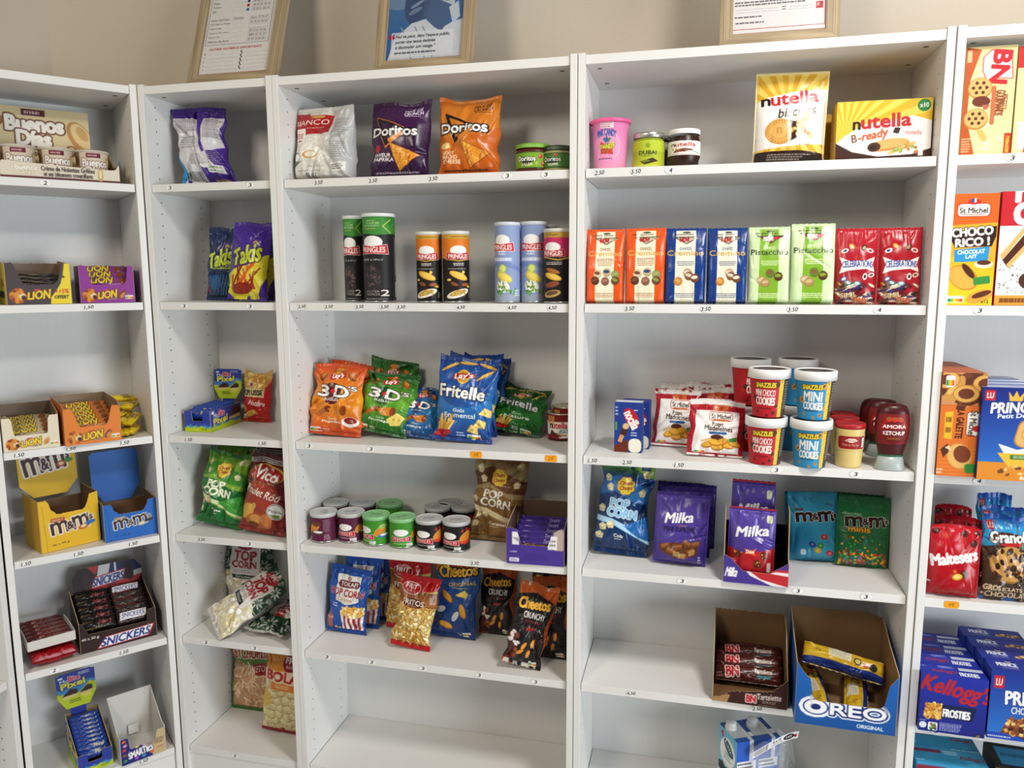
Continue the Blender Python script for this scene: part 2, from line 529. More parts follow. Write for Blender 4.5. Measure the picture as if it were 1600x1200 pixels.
def bag_parts(root, art, W, H, T, back, prof='pillow', seal=(0.05, 0.05), seed=1, cr=1.0, bend=0.0, twist=0.0, pinch=0.07, mat=None, ears=0.0, names=('pouch', 'bottom_seal', 'top_seal'), sag=0.0, ycen=None, shear=0.0):
    mat = mat or M_FILM
    A = art
    ny, nx = A.shape[:2]
    rs = np.random.RandomState(seed)
    u = np.linspace(-1, 1, nx)[None, :].repeat(ny, 0); v = np.linspace(0, 1, ny)[:, None].repeat(nx, 1)
    sb, st = seal
    s = np.clip((v - sb) / (1 - sb - st), 0, 1)
    if prof == 'pillow':
        pv = s ** 0.5 * (1 - s) ** 0.62; pv /= 0.48; pu = (1 - np.abs(u) ** 2.3) ** 0.6
    elif prof == 'stand':
        pv = (1 - np.exp(-s / 0.05)) * (1 - s) ** 0.7; pv /= pv.max(); pu = np.clip(1 - (np.abs(u) / 0.95) ** 2.6, 0, 1) ** 0.6
    elif prof == 'block':
        pv = (1 - np.exp(-s / 0.012)) * np.clip(1 - np.clip((s - 0.45) / 0.55, 0, 1) ** 1.4, 0, 1); pu = (1 - np.abs(u) ** 9) ** 0.35
    else:  # bar
        pv = (s * (1 - s)) ** 0.22; pv /= pv.max(); pu = (1 - np.abs(u) ** 4) ** 0.45
    pv = np.clip(pv, 0, 1)
    if sag: pv = pv * (1 + sag * (0.5 - v))
    half = W / 2 * (1 - pinch * pv)
    w = np.zeros_like(u)
    un = (u + 1) / 2
    amp = cr * min(W, 0.2) * (0.038 if prof == 'pillow' else 0.027)
    w += amp * 0.9 * vnoise(un, v, 3, 4, seed) + amp * 0.5 * vnoise(un, v, 6, 8, seed + 1)
    w += amp * 0.55 * (0.5 - np.abs(vnoise(un, v, 5, 6, seed + 2))) 
    for e, dd in ((s, 0.10), (1 - s, 0.13)):
        w += amp * 1.5 * np.exp(-e / dd) * vnoise(un, v, 13, 2, seed + 3 + int(dd * 100))
    for k in range(int(11 * cr + 0.5)):
        side = rs.randint(4); a0 = rs.rand() * 2 - 1
        x0, y0 = ((a0, 0.02), (a0, 0.98), (-0.95, rs.rand()), (0.95, rs.rand()))[side]
        x1, y1 = (rs.rand() - 0.5) * 1.2, 0.5 + (rs.rand() - 0.5) * 0.8
        asp = H / W * 2
        dx, dy = (x1 - x0), (y1 - y0) * asp; ll = math.hypot(dx, dy) + 1e-6
        px_, py_ = u - x0, (v - y0) * asp
        t = (px_ * dx + py_ * dy) / ll; d = (px_ * dy - py_ * dx) / ll
        ln = ll * (0.35 + 0.4 * rs.rand()); wd = 0.035 + 0.05 * rs.rand()
        fade = np.exp(-(np.clip(t, 0, None) / ln) ** 2) * (t > -0.1)
        w += amp * (1.2 if rs.rand() < 0.7 else -0.9) * np.exp(-(d / (wd * (1 + t * 0.6).clip(0.5, 2))) ** 2) * fade
    flat = np.clip(s / 0.05, 0, 1) * np.clip((1 - s) / 0.05, 0, 1)
    env = np.clip(pu * 1.6, 0, 1)
    X = half * u + shear * v; Z = H * v
    if prof == 'pillow':
        X = X + np.abs(u) ** 3 * amp * 1.1 * np.where(u > 0, vnoise(v * 0 + 0.5, v, 2, 6, seed + 20), vnoise(v * 0 + 0.5, v, 2, 6, seed + 21)) * np.clip(flat_s(s) * 1.2, 0.2, 1)
        Z = Z + amp * 1.2 * vnoise(un, v * 0 + 0.5, 3, 2, seed + 22) * np.clip((v - 0.75) / 0.25, 0, 1)
    cen = bend * H * (v - 0.25) ** 2 + twist * u * W * (v - 0.2)
    cen = cen + amp * 1.3 * vnoise(un, v * 0.6, 3, 2, seed + 9) * (np.clip((v - 0.6) / 0.4, 0, 1) ** 1.5)
    if ears: Z = Z + ears * H * (np.abs(u) ** 3) * np.clip((v - 0.8) / 0.2, 0, 1)
    tooth = 0.0009 * (((np.arange(nx) // 2) % 2) * 2 - 1)
    Z = Z.copy(); Z[0] -= tooth * 0.7; Z[-1] += tooth
    yc = T * 0.42 if ycen is None else ycen
    if prof in ('stand', 'block'):
        Z = Z - 0.0 * Z
    yf = yc + cen - T / 2 * pv * pu + w * (0.15 + 0.85 * flat) * (0.25 + 0.75 * env) - 0.0003
    crimp = 0.0004 * np.sin(np.arange(ny) * 2.1)[:, None] * (1 - flat)
    yf = yf + crimp
    Pf = np.stack([X, yf, Z], -1)
    k = 3
    ix = np.unique(np.r_[np.arange(0, nx, k), nx - 1]); iy = np.unique(np.r_[np.arange(0, ny, k), ny - 1])
    yb = yc + cen + T / 2 * pv * pu * 0.92 + w * 0.5 * (0.25 + 0.75 * env) * flat + 0.0003 + crimp
    Pb = np.stack([X, yb, Z], -1)
    i0, i1 = int(sb * (ny - 1)), int(round((1 - st) * (ny - 1)))
    bk = rgb(back)
    res = []
    for nm, a, b in ((names[1], 0, i0), (names[0], i0, i1), (names[2], i1, ny - 1)):
        if b - a < 1: continue
        m = MB(); m.grid(Pf[a:b + 1], A[a:b + 1])
        jy = np.unique(np.r_[iy[(iy >= a) & (iy <= b)], a, b])
        m.grid(Pb[np.ix_(jy, ix)], bk, flip=True)
        res.append(m.build(nm, mat, root))
    return res


def box_parts(root, W, D, H, front, col, top=None, left=None, right=None, mat=None, bulge=0.0):
    """Closed carton standing on its base: carton (four walls and base) and the tucked lid flap. Origin at the middle of the lower front edge."""
    mat = mat or M_CARD
    m = MB(); x = W / 2
    def face(o, ex, ez, art, n):
        ny, nx = art.shape[:2] if art is not None else (3, 3)
        u = np.linspace(0, 1, nx)[None, :, None]; v = np.linspace(0, 1, ny)[:, None, None]
        P = np.array(o) + u * np.array(ex) + v * np.array(ez)
        P = P + np.array(n) * (bulge * (np.sin(np.pi * u) * np.sin(np.pi * v)))
        return P, (art if art is not None else col)
    P, c = face((-x, 0, 0), (W, 0, 0), (0, 0, H), front, (0, -1, 0)); m.grid(P, c, False)
    P, c = face((-x, D, 0), (0, -D, 0), (0, 0, H), left, (-1, 0, 0)); m.grid(P, c, False)
    P, c = face((x, 0, 0), (0, D, 0), (0, 0, H), right, (1, 0, 0)); m.grid(P, c, False)
    m.quad((x, D, 0), (-x, D, 0), (-x, D, H), (x, D, H), col)
    m.quad((-x, 0, 0), (-x, D, 0), (x, D, 0), (x, 0, 0), col)
    m.build('carton', mat, root)
    m = MB(); e = 0.0004
    P, c = face((-x, 0, H), (W, 0, 0), (0, D, 0), top, (0, 0, 1)); m.grid(P, c, False)
    m.box(-x + 0.006, D - 0.001, H - 0.012, x - 0.006, D + 0.0008, H + e, col)
    m.build('lid_flap', mat, root)


def lathe(m, prof, art=None, col='#ffffff', span=200, nb=24, smooth=True, seg=None, sx=1.0, sy=1.0):
    """Surface of revolution; prof: (radius, height) upwards; art (if any) wraps the front `span` degrees, stretched along the profile."""
    prof = np.array(prof, float)
    d = np.r_[0, np.cumsum(np.hypot(*np.diff(prof, axis=0).T))]; d /= max(d[-1], 1e-9)
    def surf(ph, n):
        t = np.linspace(0, 1, n) if n else d
        r, z = np.interp(t, d, prof[:, 0]), np.interp(t, d, prof[:, 1])
        return np.stack([np.outer(r, np.sin(ph)) * sx, -np.outer(r, np.cos(ph)) * sy, np.repeat(z[:, None], len(ph), 1)], -1)
    if art is not None:
        h = math.radians(span / 2)
        m.grid(surf(np.linspace(-h, h, art.shape[1]), art.shape[0]), art, smooth)
        m.grid(surf(np.linspace(h, 2 * math.pi - h, nb), 0), col, smooth)
    else:
        m.grid(surf(np.linspace(-math.pi, math.pi, seg or 48), 0), col, smooth)
    return m


def plate(m, o, ex, ez, w, prof, n, th, outer, inner, res=0.0016, lower=None, hmax=None):
    """Card panel: lower edge from o along ex (w long), upper edge prof(t), t in 0..1; n = outward normal, th = thickness; outer is an art array or a colour."""
    o, ex, ez, n = (np.array(q, float) for q in (o, ex, ez, n))
    nx = max(12, int(w / res)); t = np.linspace(0, 1, nx); hi = np.array([prof(q) for q in t]); lo = np.array([lower(q) for q in t]) if lower else np.zeros(nx)
    hm = hmax or hi.max()
    ny = max(4, int(hm / res)); v = np.linspace(0, 1, ny)
    Zz = lo[None, :] + v[:, None] * (hi - lo)[None, :]
    P = o + t[None, :, None] * w * ex + Zz[..., None] * ez
    if isinstance(outer, np.ndarray) and outer.ndim == 3:
        C = sample(outer, t[None, :].repeat(ny, 0), Zz / hm)
    else: C = rgb(outer)
    m.grid(P + n * th / 2, C, False)
    jy = np.unique(np.r_[np.arange(0, ny, 4), ny - 1])
    m.grid((P - n * th / 2)[jy], inner, False, True)
    edge = np.concatenate([P[0, :-1], P[:-1, -1], P[-1, :0:-1], P[:0:-1, 0]]); edge = np.concatenate([edge, edge[:1]])
    m.grid(np.stack([edge + n * th / 2, edge - n * th / 2]), '#b59a74' if isinstance(inner, str) and inner < '#c' else inner, False)
    return m


def lerp_prof(pts):
    xs, ys = zip(*pts)
    return lambda t: float(np.interp(t, xs, ys))


def tray_parts(root, W, D, front, fprof, sprof, hb, outer, inner, side_art=None, th=0.0022, jag=0.0, right_art=None, bprof=None, hfm=None):
    """Open cardboard display tray. Origin: middle of the lower front edge."""
    rs = np.random.RandomState(7)
    def jg(f):
        if not jag: return f
        k = rs.rand(400) * jag
        return lambda t: f(t) + k[int(t * 399)] - jag / 2
    x = W / 2; ev = (0, 0, 1)
    m = MB(); plate(m, (-x, 0, 0), (1, 0, 0), ev, W, jg(fprof), (0, -1, 0), th, front if front is not None else outer, inner, hmax=hfm); m.build('front_panel', M_CARD, root)
    m = MB(); plate(m, (-x, D, 0), (0, -1, 0), ev, D, lambda t: sprof(1 - t), (-1, 0, 0), th, side_art if side_art is not None else outer, inner, 0.003); m.build('side_panel', M_CARD, root)
    m = MB(); plate(m, (x, 0, 0), (0, 1, 0), ev, D, sprof, (1, 0, 0), th, right_art if right_art is not None else outer, inner, 0.003); m.build('side_panel', M_CARD, root)
    m = MB(); plate(m, (x, D, 0), (-1, 0, 0), ev, W, jg(bprof or (lambda t: hb)), (0, 1, 0), th, outer, inner, 0.002); m.build('back_panel', M_CARD, root)
    m = MB(); m.box(-x, 0, 0.0002, x, D, th, inner); m.build('base_panel', M_CARD, root)


def header_part(root, W, H, art, z0, y, lean=0.0, prof=None, lower=None, inner='#8d7452'):
    """Printed card standing up at the back of a display tray."""
    m = MB(); l = math.radians(lean)
    plate(m, (-W / 2, y, z0), (1, 0, 0), (0, math.sin(l), math.cos(l)), W, prof or (lambda t: H), (0, -math.cos(l), math.sin(l)), 0.002, art, inner, lower=lower, hmax=H)
    return m.build('header_card', M_CARD, root)


# ------------------------------------------------------------------ measuring the photograph's place
HT = 2.02
ZS = {1: 1.7574, 2: 1.4356, 3: 1.0547, 4: 0.7588, 5: 0.4421, 6: 0.0883, 0: 2.016}
TH = 49.7
X2, X3, X4, X5 = -1.2008, -0.7977, 0.0, 0.8035
UNIT = {1: ((X2, 0.0), TH), 2: ((X2, 0), 0), 3: ((X3, 0), 0), 4: ((X4, 0), 0), 5: ((X5, 0), 0)}


def ray(px, py):
    return FWD + RGT * (px - 800) / F_PX - UPV * (py - 600) / F_PX


def spot(unit, sh, xl, xr, yb, yt, y0=None, lean=0.0, yaw=0.0):
    """Where a thing stands on shelf sh and how large it is: (x, y, z), rz, width, height. y0 = depth behind the shelf front, else from where it meets the shelf."""
    z = ZS[sh]; (ox, oy), ang = UNIT[unit]
    a0 = math.radians(ang); b0 = np.array([-math.sin(a0), math.cos(a0), 0.0]); org = np.array([ox, oy, z])
    xm = (xl + xr) / 2
    if y0 is None:
        d = ray(xm, yb); P = CAM + d * (z - CAM[2]) / d[2]
    else:
        d = ray(xm, yb); P = CAM + d * (((org + b0 * y0 - CAM) @ b0) / (d @ b0)); P[2] = z
    a1 = math.radians(ang + yaw); ax = np.array([math.cos(a1), math.sin(a1), 0.0]); bx = np.array([-math.sin(a1), math.cos(a1), 0.0])
    l = math.radians(lean); up = np.array([0, 0, math.cos(l)]) + bx * math.sin(l)
    def st(px, py):
        d = ray(px, py); M = np.stack([ax, up, -d], 1); return np.linalg.solve(M, CAM - P)[:2]
    ym = (yb + yt) / 2
    s0, s1 = st(xl, ym)[0], st(xr, ym)[0]
    P = P + ax * (s0 + s1) / 2
    global LAST
    LAST = (unit, sh)
    return tuple(P), ang + yaw, s1 - s0, st(xm, yt)[1]


LAST = None
SETTLE = {}


def settle_all():
    """Let every thing rest on its shelf and keep it between the bookcase's walls."""
    for name, (unit, sh, xy) in SETTLE.items():
        r = bpy.data.objects[name]
        vs = []
        M = Matrix.LocRotScale(r.location, r.rotation_euler, r.scale)
        for ch in r.children:
            for o in (ch, *ch.children):
                if o.type != 'MESH': continue
                a = np.empty(len(o.data.vertices) * 3, np.float32); o.data.vertices.foreach_get('co', a); vs.append(a.reshape(-1, 3))
        if r.type == 'MESH':
            a = np.empty(len(r.data.vertices) * 3, np.float32); r.data.vertices.foreach_get('co', a); vs.append(a.reshape(-1, 3))
        if not vs: continue
        v = np.concatenate(vs); m = np.array(M); v = v @ m[:3, :3].T + m[:3, 3]
        dz = ZS[sh] + 0.0008 - v[:, 2].min()
        (ox, oy), ang = UNIT[unit]; a = math.radians(ang)
        ax, bx = np.array([math.cos(a), math.sin(a)]), np.array([-math.sin(a), math.cos(a)])
        q = v[:, :2] - (ox, oy); X, Y = q @ ax, q @ bx
        wid = {1: 0.3975, 2: 0.4025, 3: 0.797, 4: 0.8015, 5: 0.8}[unit]
        dx = dy = 0.0
        if xy:
            dy = min(0.0, 0.2705 - Y.max())
            if X.min() < UP + 0.001: dx = UP + 0.001 - X.min()
            elif X.max() > wid - UP - 0.001: dx = wid - UP - 0.001 - X.max()
        s = ax * dx + bx * dy
        if abs(dx) + abs(dy) > 0.012: print('SETTLE', name, round(dx, 3), round(dy, 3), round(dz, 3))
        r.location = (r.location.x + s[0], r.location.y + s[1], r.location.z + dz)


def away(loc, rz, dx=0.0, dy=0.0, dz=0.0):
    a = math.radians(rz)
    return (loc[0] + dx * math.cos(a) - dy * math.sin(a), loc[1] + dx * math.sin(a) + dy * math.cos(a), loc[2] + dz)

# ------------------------------------------------------------------ the room
WY, WX = 0.30, -1.748


def struct(name, box, mat):
    m = MB(); m.box(*box); return tag(m.build(name, mat), kind='structure')


struct('floor', (WX - 0.1, -3.2, -0.1, 2.6, WY + 0.1, 0.0), M_FLOOR)
struct('wall_back', (WX - 0.1, WY, 0, 2.6, WY + 0.1, 2.9), M_WALL)
struct('wall_left', (WX - 0.1, -3.2, 0, WX, WY, 2.9), M_WALL)

# ------------------------------------------------------------------ bookcases, their shelves and the price stickers on the shelf fronts
UP, STH, DEP = 0.0178, 0.021, 0.28


def sticker(shelf, x, text, zc, orange=False, yf=0.0075):
    w, h = (0.031, 0.017) if orange else (0.026, 0.0165)
    a = Art(w, h, '#f7a21a' if orange else '#efeeea', 0.0007, seed=int(x * 1000) % 999)
    if not orange:
        a.E(0.5, 0.5, 0.5, 0.5, '#d9d8d3'); a.E(0.5, 0.5, 0.47, 0.46, '#f3f2ee')
    k = len(text) * 0.085 + 0.06
    a.T(text, 0.5 - k, 0.24, 0.5 + k, 0.78, '#8a5a18' if orange else '#1a1a1c', sh=0.25, b=0.0 if orange else 0.05, rot=4)
    A = a.done(); ny, nx = A.shape[:2]
    u = np.linspace(-1, 1, nx)[None, :].repeat(ny, 0); v = np.linspace(-1, 1, ny)[:, None].repeat(nx, 1)
    U, V = (u, v) if orange else (u * np.sqrt(1 - v * v / 2), v * np.sqrt(1 - u * u / 2))
    if orange: U = np.sign(u) * np.minimum(np.abs(u), 1 - 0.2 * np.clip(np.abs(v) - 0.4, 0, 1))
    C = sample(A, (U + 1) / 2, (V + 1) / 2)
    lift = 0.0006 + 0.0008 * np.clip(V, 0, 1) ** 2
    m = MB(); m.grid(np.stack([x + U * w / 2, yf - lift, zc + V * h / 2], -1), C)
    o = m.build('price_sticker', M_PAPER, shelf)
    if orange: o['label'] = 'orange price sticker'
    return o


def bookcase(unit, W, label, prices, loc, rz, shelves=(1, 2, 3, 4, 5, 6)):
    r = thing('bookcase', label, 'bookcase', 'white bookcases along the wall', loc, rz)
    for x in (0, W - UP):
        m = MB(); m.rbox(x + 0.0003, 0, 0, x + UP - 0.0003, DEP, HT, 0.0012); m.build('side_panel', M_SIDE, r)
    m = MB(); m.rbox(UP, 0.004, HT - 0.025, W - UP, DEP, HT - 0.004, 0.001)
    m.build('top_panel', M_WHITE, r)
    for x in (0.045, W - 0.045):
        for y in (0.05, 0.2):
            m = MB(); lathe(m, [(0.0, HT - 0.0256), (0.006, HT - 0.0256), (0.0062, HT - 0.0245)], col='#6b645a', seg=16)
            m.V[-1][:, :2] += (x, y)
            m.build('dowel_cover', M_PLAST, r)
    m = MB(); m.box(UP, DEP - 0.008, 0.0, W - UP, DEP - 0.004, HT - 0.02); m.build('back_panel', M_BACK, r)
    m = MB(); m.box(UP, 0.012, 0.0, W - UP, 0.028, ZS[6] - STH); m.build('plinth', M_WHITE, r)
    for s in shelves:
        m = MB(); m.rbox(UP + 0.0015, 0.008, ZS[s] - STH, W - UP - 0.0015, DEP - 0.009, ZS[s], 0.001)
        sh = m.build('shelf', M_WHITE, r)
        for px, text in prices.get(s, ()):
            org = text.endswith('*')
            a0 = math.radians(rz); ax = np.array([math.cos(a0), math.sin(a0), 0]); b0 = np.array([-math.sin(a0), math.cos(a0), 0]); O = np.array(loc)
            zc = ZS[s] - STH / 2
            # the sticker's place along the shelf front: where the line of sight meets the shelf's front face
            d = ray(px, 600.0); M = np.stack([ax, np.array([0, 0, 1.0]), -d], 1); x = np.linalg.solve(M, CAM - O - b0 * 0.0075)[0]
            for _ in range(4):
                q = O + ax * x + b0 * 0.0075 + np.array([0, 0, zc]) - CAM
                py = 600 - F_PX * (q @ UPV) / (q @ FWD); d = ray(px, py)
                x = np.linalg.solve(np.stack([ax, np.array([0, 0, 1.0]), -d], 1), CAM - O - b0 * 0.0075)[0]
            if UP + 0.015 < x < W - UP - 0.01: sticker(sh, x, text.rstrip('*'), zc, org)
    return r


bookcase(3, 0.797, 'wide white bookcase holding crisp tubes, corn snack bags and mini crisp cans',
         {1: ((498, '3.50'), (583, '3.50'), (677, '3.50'), (793, '3'), (853, '3')), 2: ((472, '3,50'), (514, '3,50'), (562, '3,50'), (601, '3,50'), (627, '3,50'), (720, '4,50'), (800, '4,50'), (863, '4,50')),
          3: ((483, '3'), (580, '3'), (744, '3€*'), (861, '2€*')), 4: ((742, '3.50'),), 5: ((511, '3'), (581, '3'), (661, '3'), (749, '3'), (837, '3'))}, (X3, 0, 0), 0)
bookcase(4, 0.8015, 'wide white bookcase holding the row of orange, navy, green and red pouches',
         {1: ((937, '2.50'), (994, '5.50'), (1048, '4')), 2: ((984, '3.50'), (1103, '3.50'), (1239, '3.50'), (1374, '4')), 3: ((926, '1.50'), (980, '2.50'), (1061, '1.50'), (1213, '3'), (1337, '3')),
          4: ((1066, '3'), (1247, '3'), (1353, '3')), 5: ((986, '4,50'), (1183, '2.50'))}, (X4 + 0.0005, 0, 0), 0)
bookcase(2, 0.4025, 'narrow white bookcase with popcorn bags, between the corner unit and the crisp tubes',
         {1: ((266, '3'), (391, '3')), 2: ((288, '3'), (391, '3')), 3: ((295, '1.50'), (410, '1.50')), 4: ((315, '3,50'), (390, '3')), 5: ((322, '3'), (398, '3')), 6: ((367, '3'),)}, (X2 + 0.0005, 0, 0), 0)
bookcase(5, 0.8, 'white bookcase cut by the right edge, filled with biscuit and cereal bar cartons',
         {1: ((1582, '3'),), 2: ((1531, '3'),), 3: ((1530, '4'),), 4: ((1487, '4€*'),), 5: ((1463, '3'),)}, (X5, -0.003, 0), 0)
_a = math.radians(TH)
W1 = 0.3975
L1 = (X2 - W1 * math.cos(_a) - 0.001, -W1 * math.sin(_a) - 0.001, 0)
bookcase(1, W1, 'narrow white bookcase set diagonally across the corner, stocked with chocolate bar boxes',
         {1: ((71, '2'),), 2: ((139, '1,50'),), 3: ((30, '1.50'), (111, '1,50'), (195, '1.50')), 4: ((41, '1.50'), (123, '1.50'), (208, '1.50')), 5: ((85, '2'), (194, '1.50')), 6: ((225, '1.50'),)}, L1, TH)
UNIT[1] = ((L1[0], L1[1]), TH)
bookcase(0, 0.8, 'white bookcase standing against the left wall, cut by the left edge', {}, (L1[0] - 0.002, L1[1] - 0.803, 0), 90)

# ------------------------------------------------------------------ wide bookcase in the middle
def new_bag(name, label, cat, sp, artf, T, back, group=None, lean=0.0, tilt=0.0, dz=0.0, wk=1.0, hk=1.0, **k):
    """A filled bag: artf(w, h) paints its front; sp = spot(...)."""
    loc, rz, W, H = sp
    W *= wk; H *= hk
    r = thing(name, label, cat, group, away(loc, rz, 0, 0, dz), rz, lean, tilt)
    bag_parts(r, artf(W, H).done(), W, H, T, back, **k)
    return r


def doritos(bg0, bg1, l1, l2, txt, chip):
    def f(w, h):
        a = Art(w, h, bg0, seed=3); a.G(0.0, 0.55, bg1, bg0)
        a.P([(0, 1), (0.25, 1), (0, 0.75)], bg1, 0.5); a.P([(1, 0.6), (0.55, 0.45), (1, 0.25)], bg1, 0.6)
        a.P([(0.10, 0.80), (0.72, 0.585), (0.30, 0.36)], '#d9822f'); a.P([(0.115, 0.785), (0.68, 0.585), (0.30, 0.385)], '#16100f')
        a.P([(0.20, 0.715), (0.58, 0.59), (0.32, 0.46)], bg0)
        a.T('Doritos', 0.07, 0.515, 0.83, 0.635, '#f4f2ee', ol='#140d0d', ow=0.17, b=0.07)
        a.P([(0.35, 0.47), (0.62, 0.57), (0.60, 0.53), (0.38, 0.40)], '#e58a34')
        a.P(chip, '#7a3b0c'); c = np.array(chip); m = c.mean(0); a.P((c - m) * 0.93 + m, '#e6982f')
        lo, hi = c.min(0), c.max(0)
        q = (c - m) * 0.9 + m
        def ins(x, y):
            s = [np.cross(q[(i + 1) % 3] - q[i], np.array([x, y]) - q[i]) for i in range(3)]; return min(s) > 0 or max(s) < 0
        a.bits(lo[0], lo[1], hi[0], hi[1], 90, 0.016, 0.009, ['#c9701c', '#f0b04a', '#b4531a', '#f6c869', '#d98a2a'], inside=ins)
        a.E(0.14, 0.36, 0.07, 0.045, '#b02a2a' if bg0 != '#d2791f' else '#f1d98a', 20)
        a.T('MAX DE', 0.60, 0.845, 0.88, 0.89, l2, b=0.05, rot=5); a.T('CRUNCH', 0.60, 0.79, 0.90, 0.835, l2, b=0.05, rot=5); a.S(0.62, 0.76, 0.9, 0.78, 1, l2)
        y = 0.30
        for t in txt: a.T(t, 0.08, y - 0.045, 0.08 + 0.052 * len(t), y, l1, b=0.06, rot=-2); y -= 0.055
        a.S(0.1, 0.05, 0.9, 0.08, 1, l2)
        return a
    return f


def bianco(w, h):
    a = Art(w, h, '#d6d3cb', seed=5)
    a.R(0.66, 0, 1, 1, '#c4c4c2'); a.S(0.70, 0.55, 0.95, 0.82, 12, '#77777a'); a.S(0.70, 0.28, 0.95, 0.5, 8, '#8a8a8c'); a.R(0.70, 0.10, 0.96, 0.22, '#eceae6'); a.S(0.72, 0.12, 0.94, 0.2, 3, '#555')
    a.R(0.0, 0.62, 0.66, 0.92, '#a81c1e'); a.P([(0, 0.62), (0.2, 0.6), (0.35, 0.64), (0.5, 0.6), (0.66, 0.63), (0.66, 0.7), (0, 0.7)], '#a81c1e')
    a.T('BIANCO', -0.02, 0.745, 0.60, 0.82, '#f4f0e8'); a.S(0.25, 0.69, 0.6, 0.71, 1, '#e5c9bd'); a.E(0.40, 0.86, 0.12, 0.02, '#c8a04a'); a.R(0.25, 0.885, 0.64, 0.93, '#cfcac0')
    a.R(0.04, 0.50, 0.22, 0.70, '#efe8df'); a.S(0.06, 0.56, 0.2, 0.64, 3, '#a81c1e'); a.E(0.11, 0.53, 0.05, 0.01, '#b02030')
    a.O(0.46, 0.50, 0.115, '#e9e3d6'); a.O(0.28, 0.40, 0.12, '#ece7dc'); a.O(0.44, 0.34, 0.09, '#efe9db'); a.bits(0.2, 0.30, 0.62, 0.6, 130, 0.022, 0.008, ['#f6f2ea', '#d9d2c4', '#fffdf6'])
    a.E(0.32, 0.34, 0.13, 0.055, '#c99b55'); a.E(0.33, 0.345, 0.10, 0.04, '#f2ead8')
    a.O(0.08, 0.30, 0.07, '#4a3226'); a.O(0.09, 0.30, 0.055, '#f3f1ea'); a.P([(0, 0.2), (0.2, 0.26), (0.05, 0.16)], '#4c5a3a')
    a.T('140 g / 4.9 oz', 0.30, 0.165, 0.58, 0.19, '#6b655d'); a.S(0.12, 0.11, 0.6, 0.13, 1, '#77716a'); a.bars(0.28, 0.02, 0.46, 0.09)
    return a


sp = spot(3, 1, 448, 536, 281, 166, 0.045, 4, -8)
new_bag('coconut_wafer_bag', 'white and red coconut sweets bag leaning in the top left of the middle bookcase', 'snack bag', sp, bianco, 0.07, '#c9c9c7', lean=4, prof='block', seal=(0.02, 0.04), cr=1.3, seed=11)
sp = spot(3, 1, 573, 668, 277, 157, 0.045, 8)
new_bag('corn_chip_bag', 'purple corn chip bag with orange triangle chip, paprika flavour', 'crisp bag', sp,
        doritos('#3f1547', '#2c0f35', '#f4f0ee', '#e8dff0', ('SAVEUR', 'PAPRIKA'), [(0.36, 0.44), (0.90, 0.27), (0.52, 0.07)]), 0.075, '#35123d', lean=8, seed=21, cr=0.9)
sp = spot(3, 1, 680, 778, 274, 150, 0.045, 8)
new_bag('corn_chip_bag', 'orange nacho cheese corn chip bag beside the purple one on the top shelf', 'crisp bag', sp,
        doritos('#d2791f', '#c85a14', '#fbe6c6', '#2a160a', ('GOÛT', 'NACHO', 'CHEESE'), [(0.40, 0.42), (0.90, 0.25), (0.55, 0.08)]), 0.075, '#c06a1a', lean=8, seed=33, cr=0.9)


def jar(name, label, cat, sp, prof, body, artf, lab, lid, lidh, lidcol, group=None, mat=None, span=200, lidart=None, top=None):
    """Straight jar: glass body with its filling, paper label, screw lid. lab = (z0, z1) fractions of the height."""
    loc, rz, W, H = sp
    R = W / 2; r = thing(name, label, cat, group, away(loc, rz, 0, R), rz)
    m = MB(); lathe(m, [(x * R, z * H) for x, z in prof], col=body); m.build('jar_body', mat or M_PLAST, r)
    rl = np.interp(sum(lab) / 2, [z for _, z in prof], [x for x, _ in prof])
    if artf is not None:
        z0, z1 = lab
        A = artf(2 * math.pi * rl * R * span / 360, (z1 - z0) * H).done(); m = MB()
        lathe(m, [(float(np.interp(z, [q[1] for q in prof], [q[0] for q in prof])) * R + 0.0007, z * H) for z in np.linspace(z0, z1, 14)], A, A[2, -2], span); m.build('label', M_CARD, r)
    m = MB(); l0 = H - lidh; k = lid * R
    pts = [(k * 0.97, l0), (k, l0 + 0.0015), (k, H - 0.0025), (k * 0.96, H - 0.0006), (k * 0.86, H), (k * 0.84, H - 0.001), (0, H - 0.001)]
    if lidart is not None:
        A = lidart(2 * math.pi * k * span / 360, lidh - 0.004).done(); lathe(m, [(k, l0 + 0.0015), (k, H - 0.0025)], A, lidcol, span); pts = pts[2:]
    lathe(m, pts, col=lidcol); m.build('lid', top or M_PLAST, r)
    return r


def dip_label(bg, nm2, dots):
    def f(w, h):
        a = Art(w, h, bg, 0.0008, seed=4); a.R(0, 0.0, 1, 0.07, '#2d4a1c'); a.R(0, 0.93, 1, 1, '#2d4a1c')
        a.P([(0.30, 0.75), (0.62, 0.5), (0.40, 0.15)], '#23301a'); a.T('Doritos', 0.28, 0.45, 0.60, 0.72, '#f4f4ea', ol='#161512', b=0.06)
        a.T(nm2, 0.36, 0.18, 0.55, 0.33, '#f0eedc', b=0.05)
        for x, y, r, c in dots: a.O(x, y, r, c); a.O(x - 0.01, y + r * 0.3, r * 0.35, '#f0a090')
        a.S(0.8, 0.2, 0.98, 0.7, 4, '#e8f0d8')
        return a
    return f


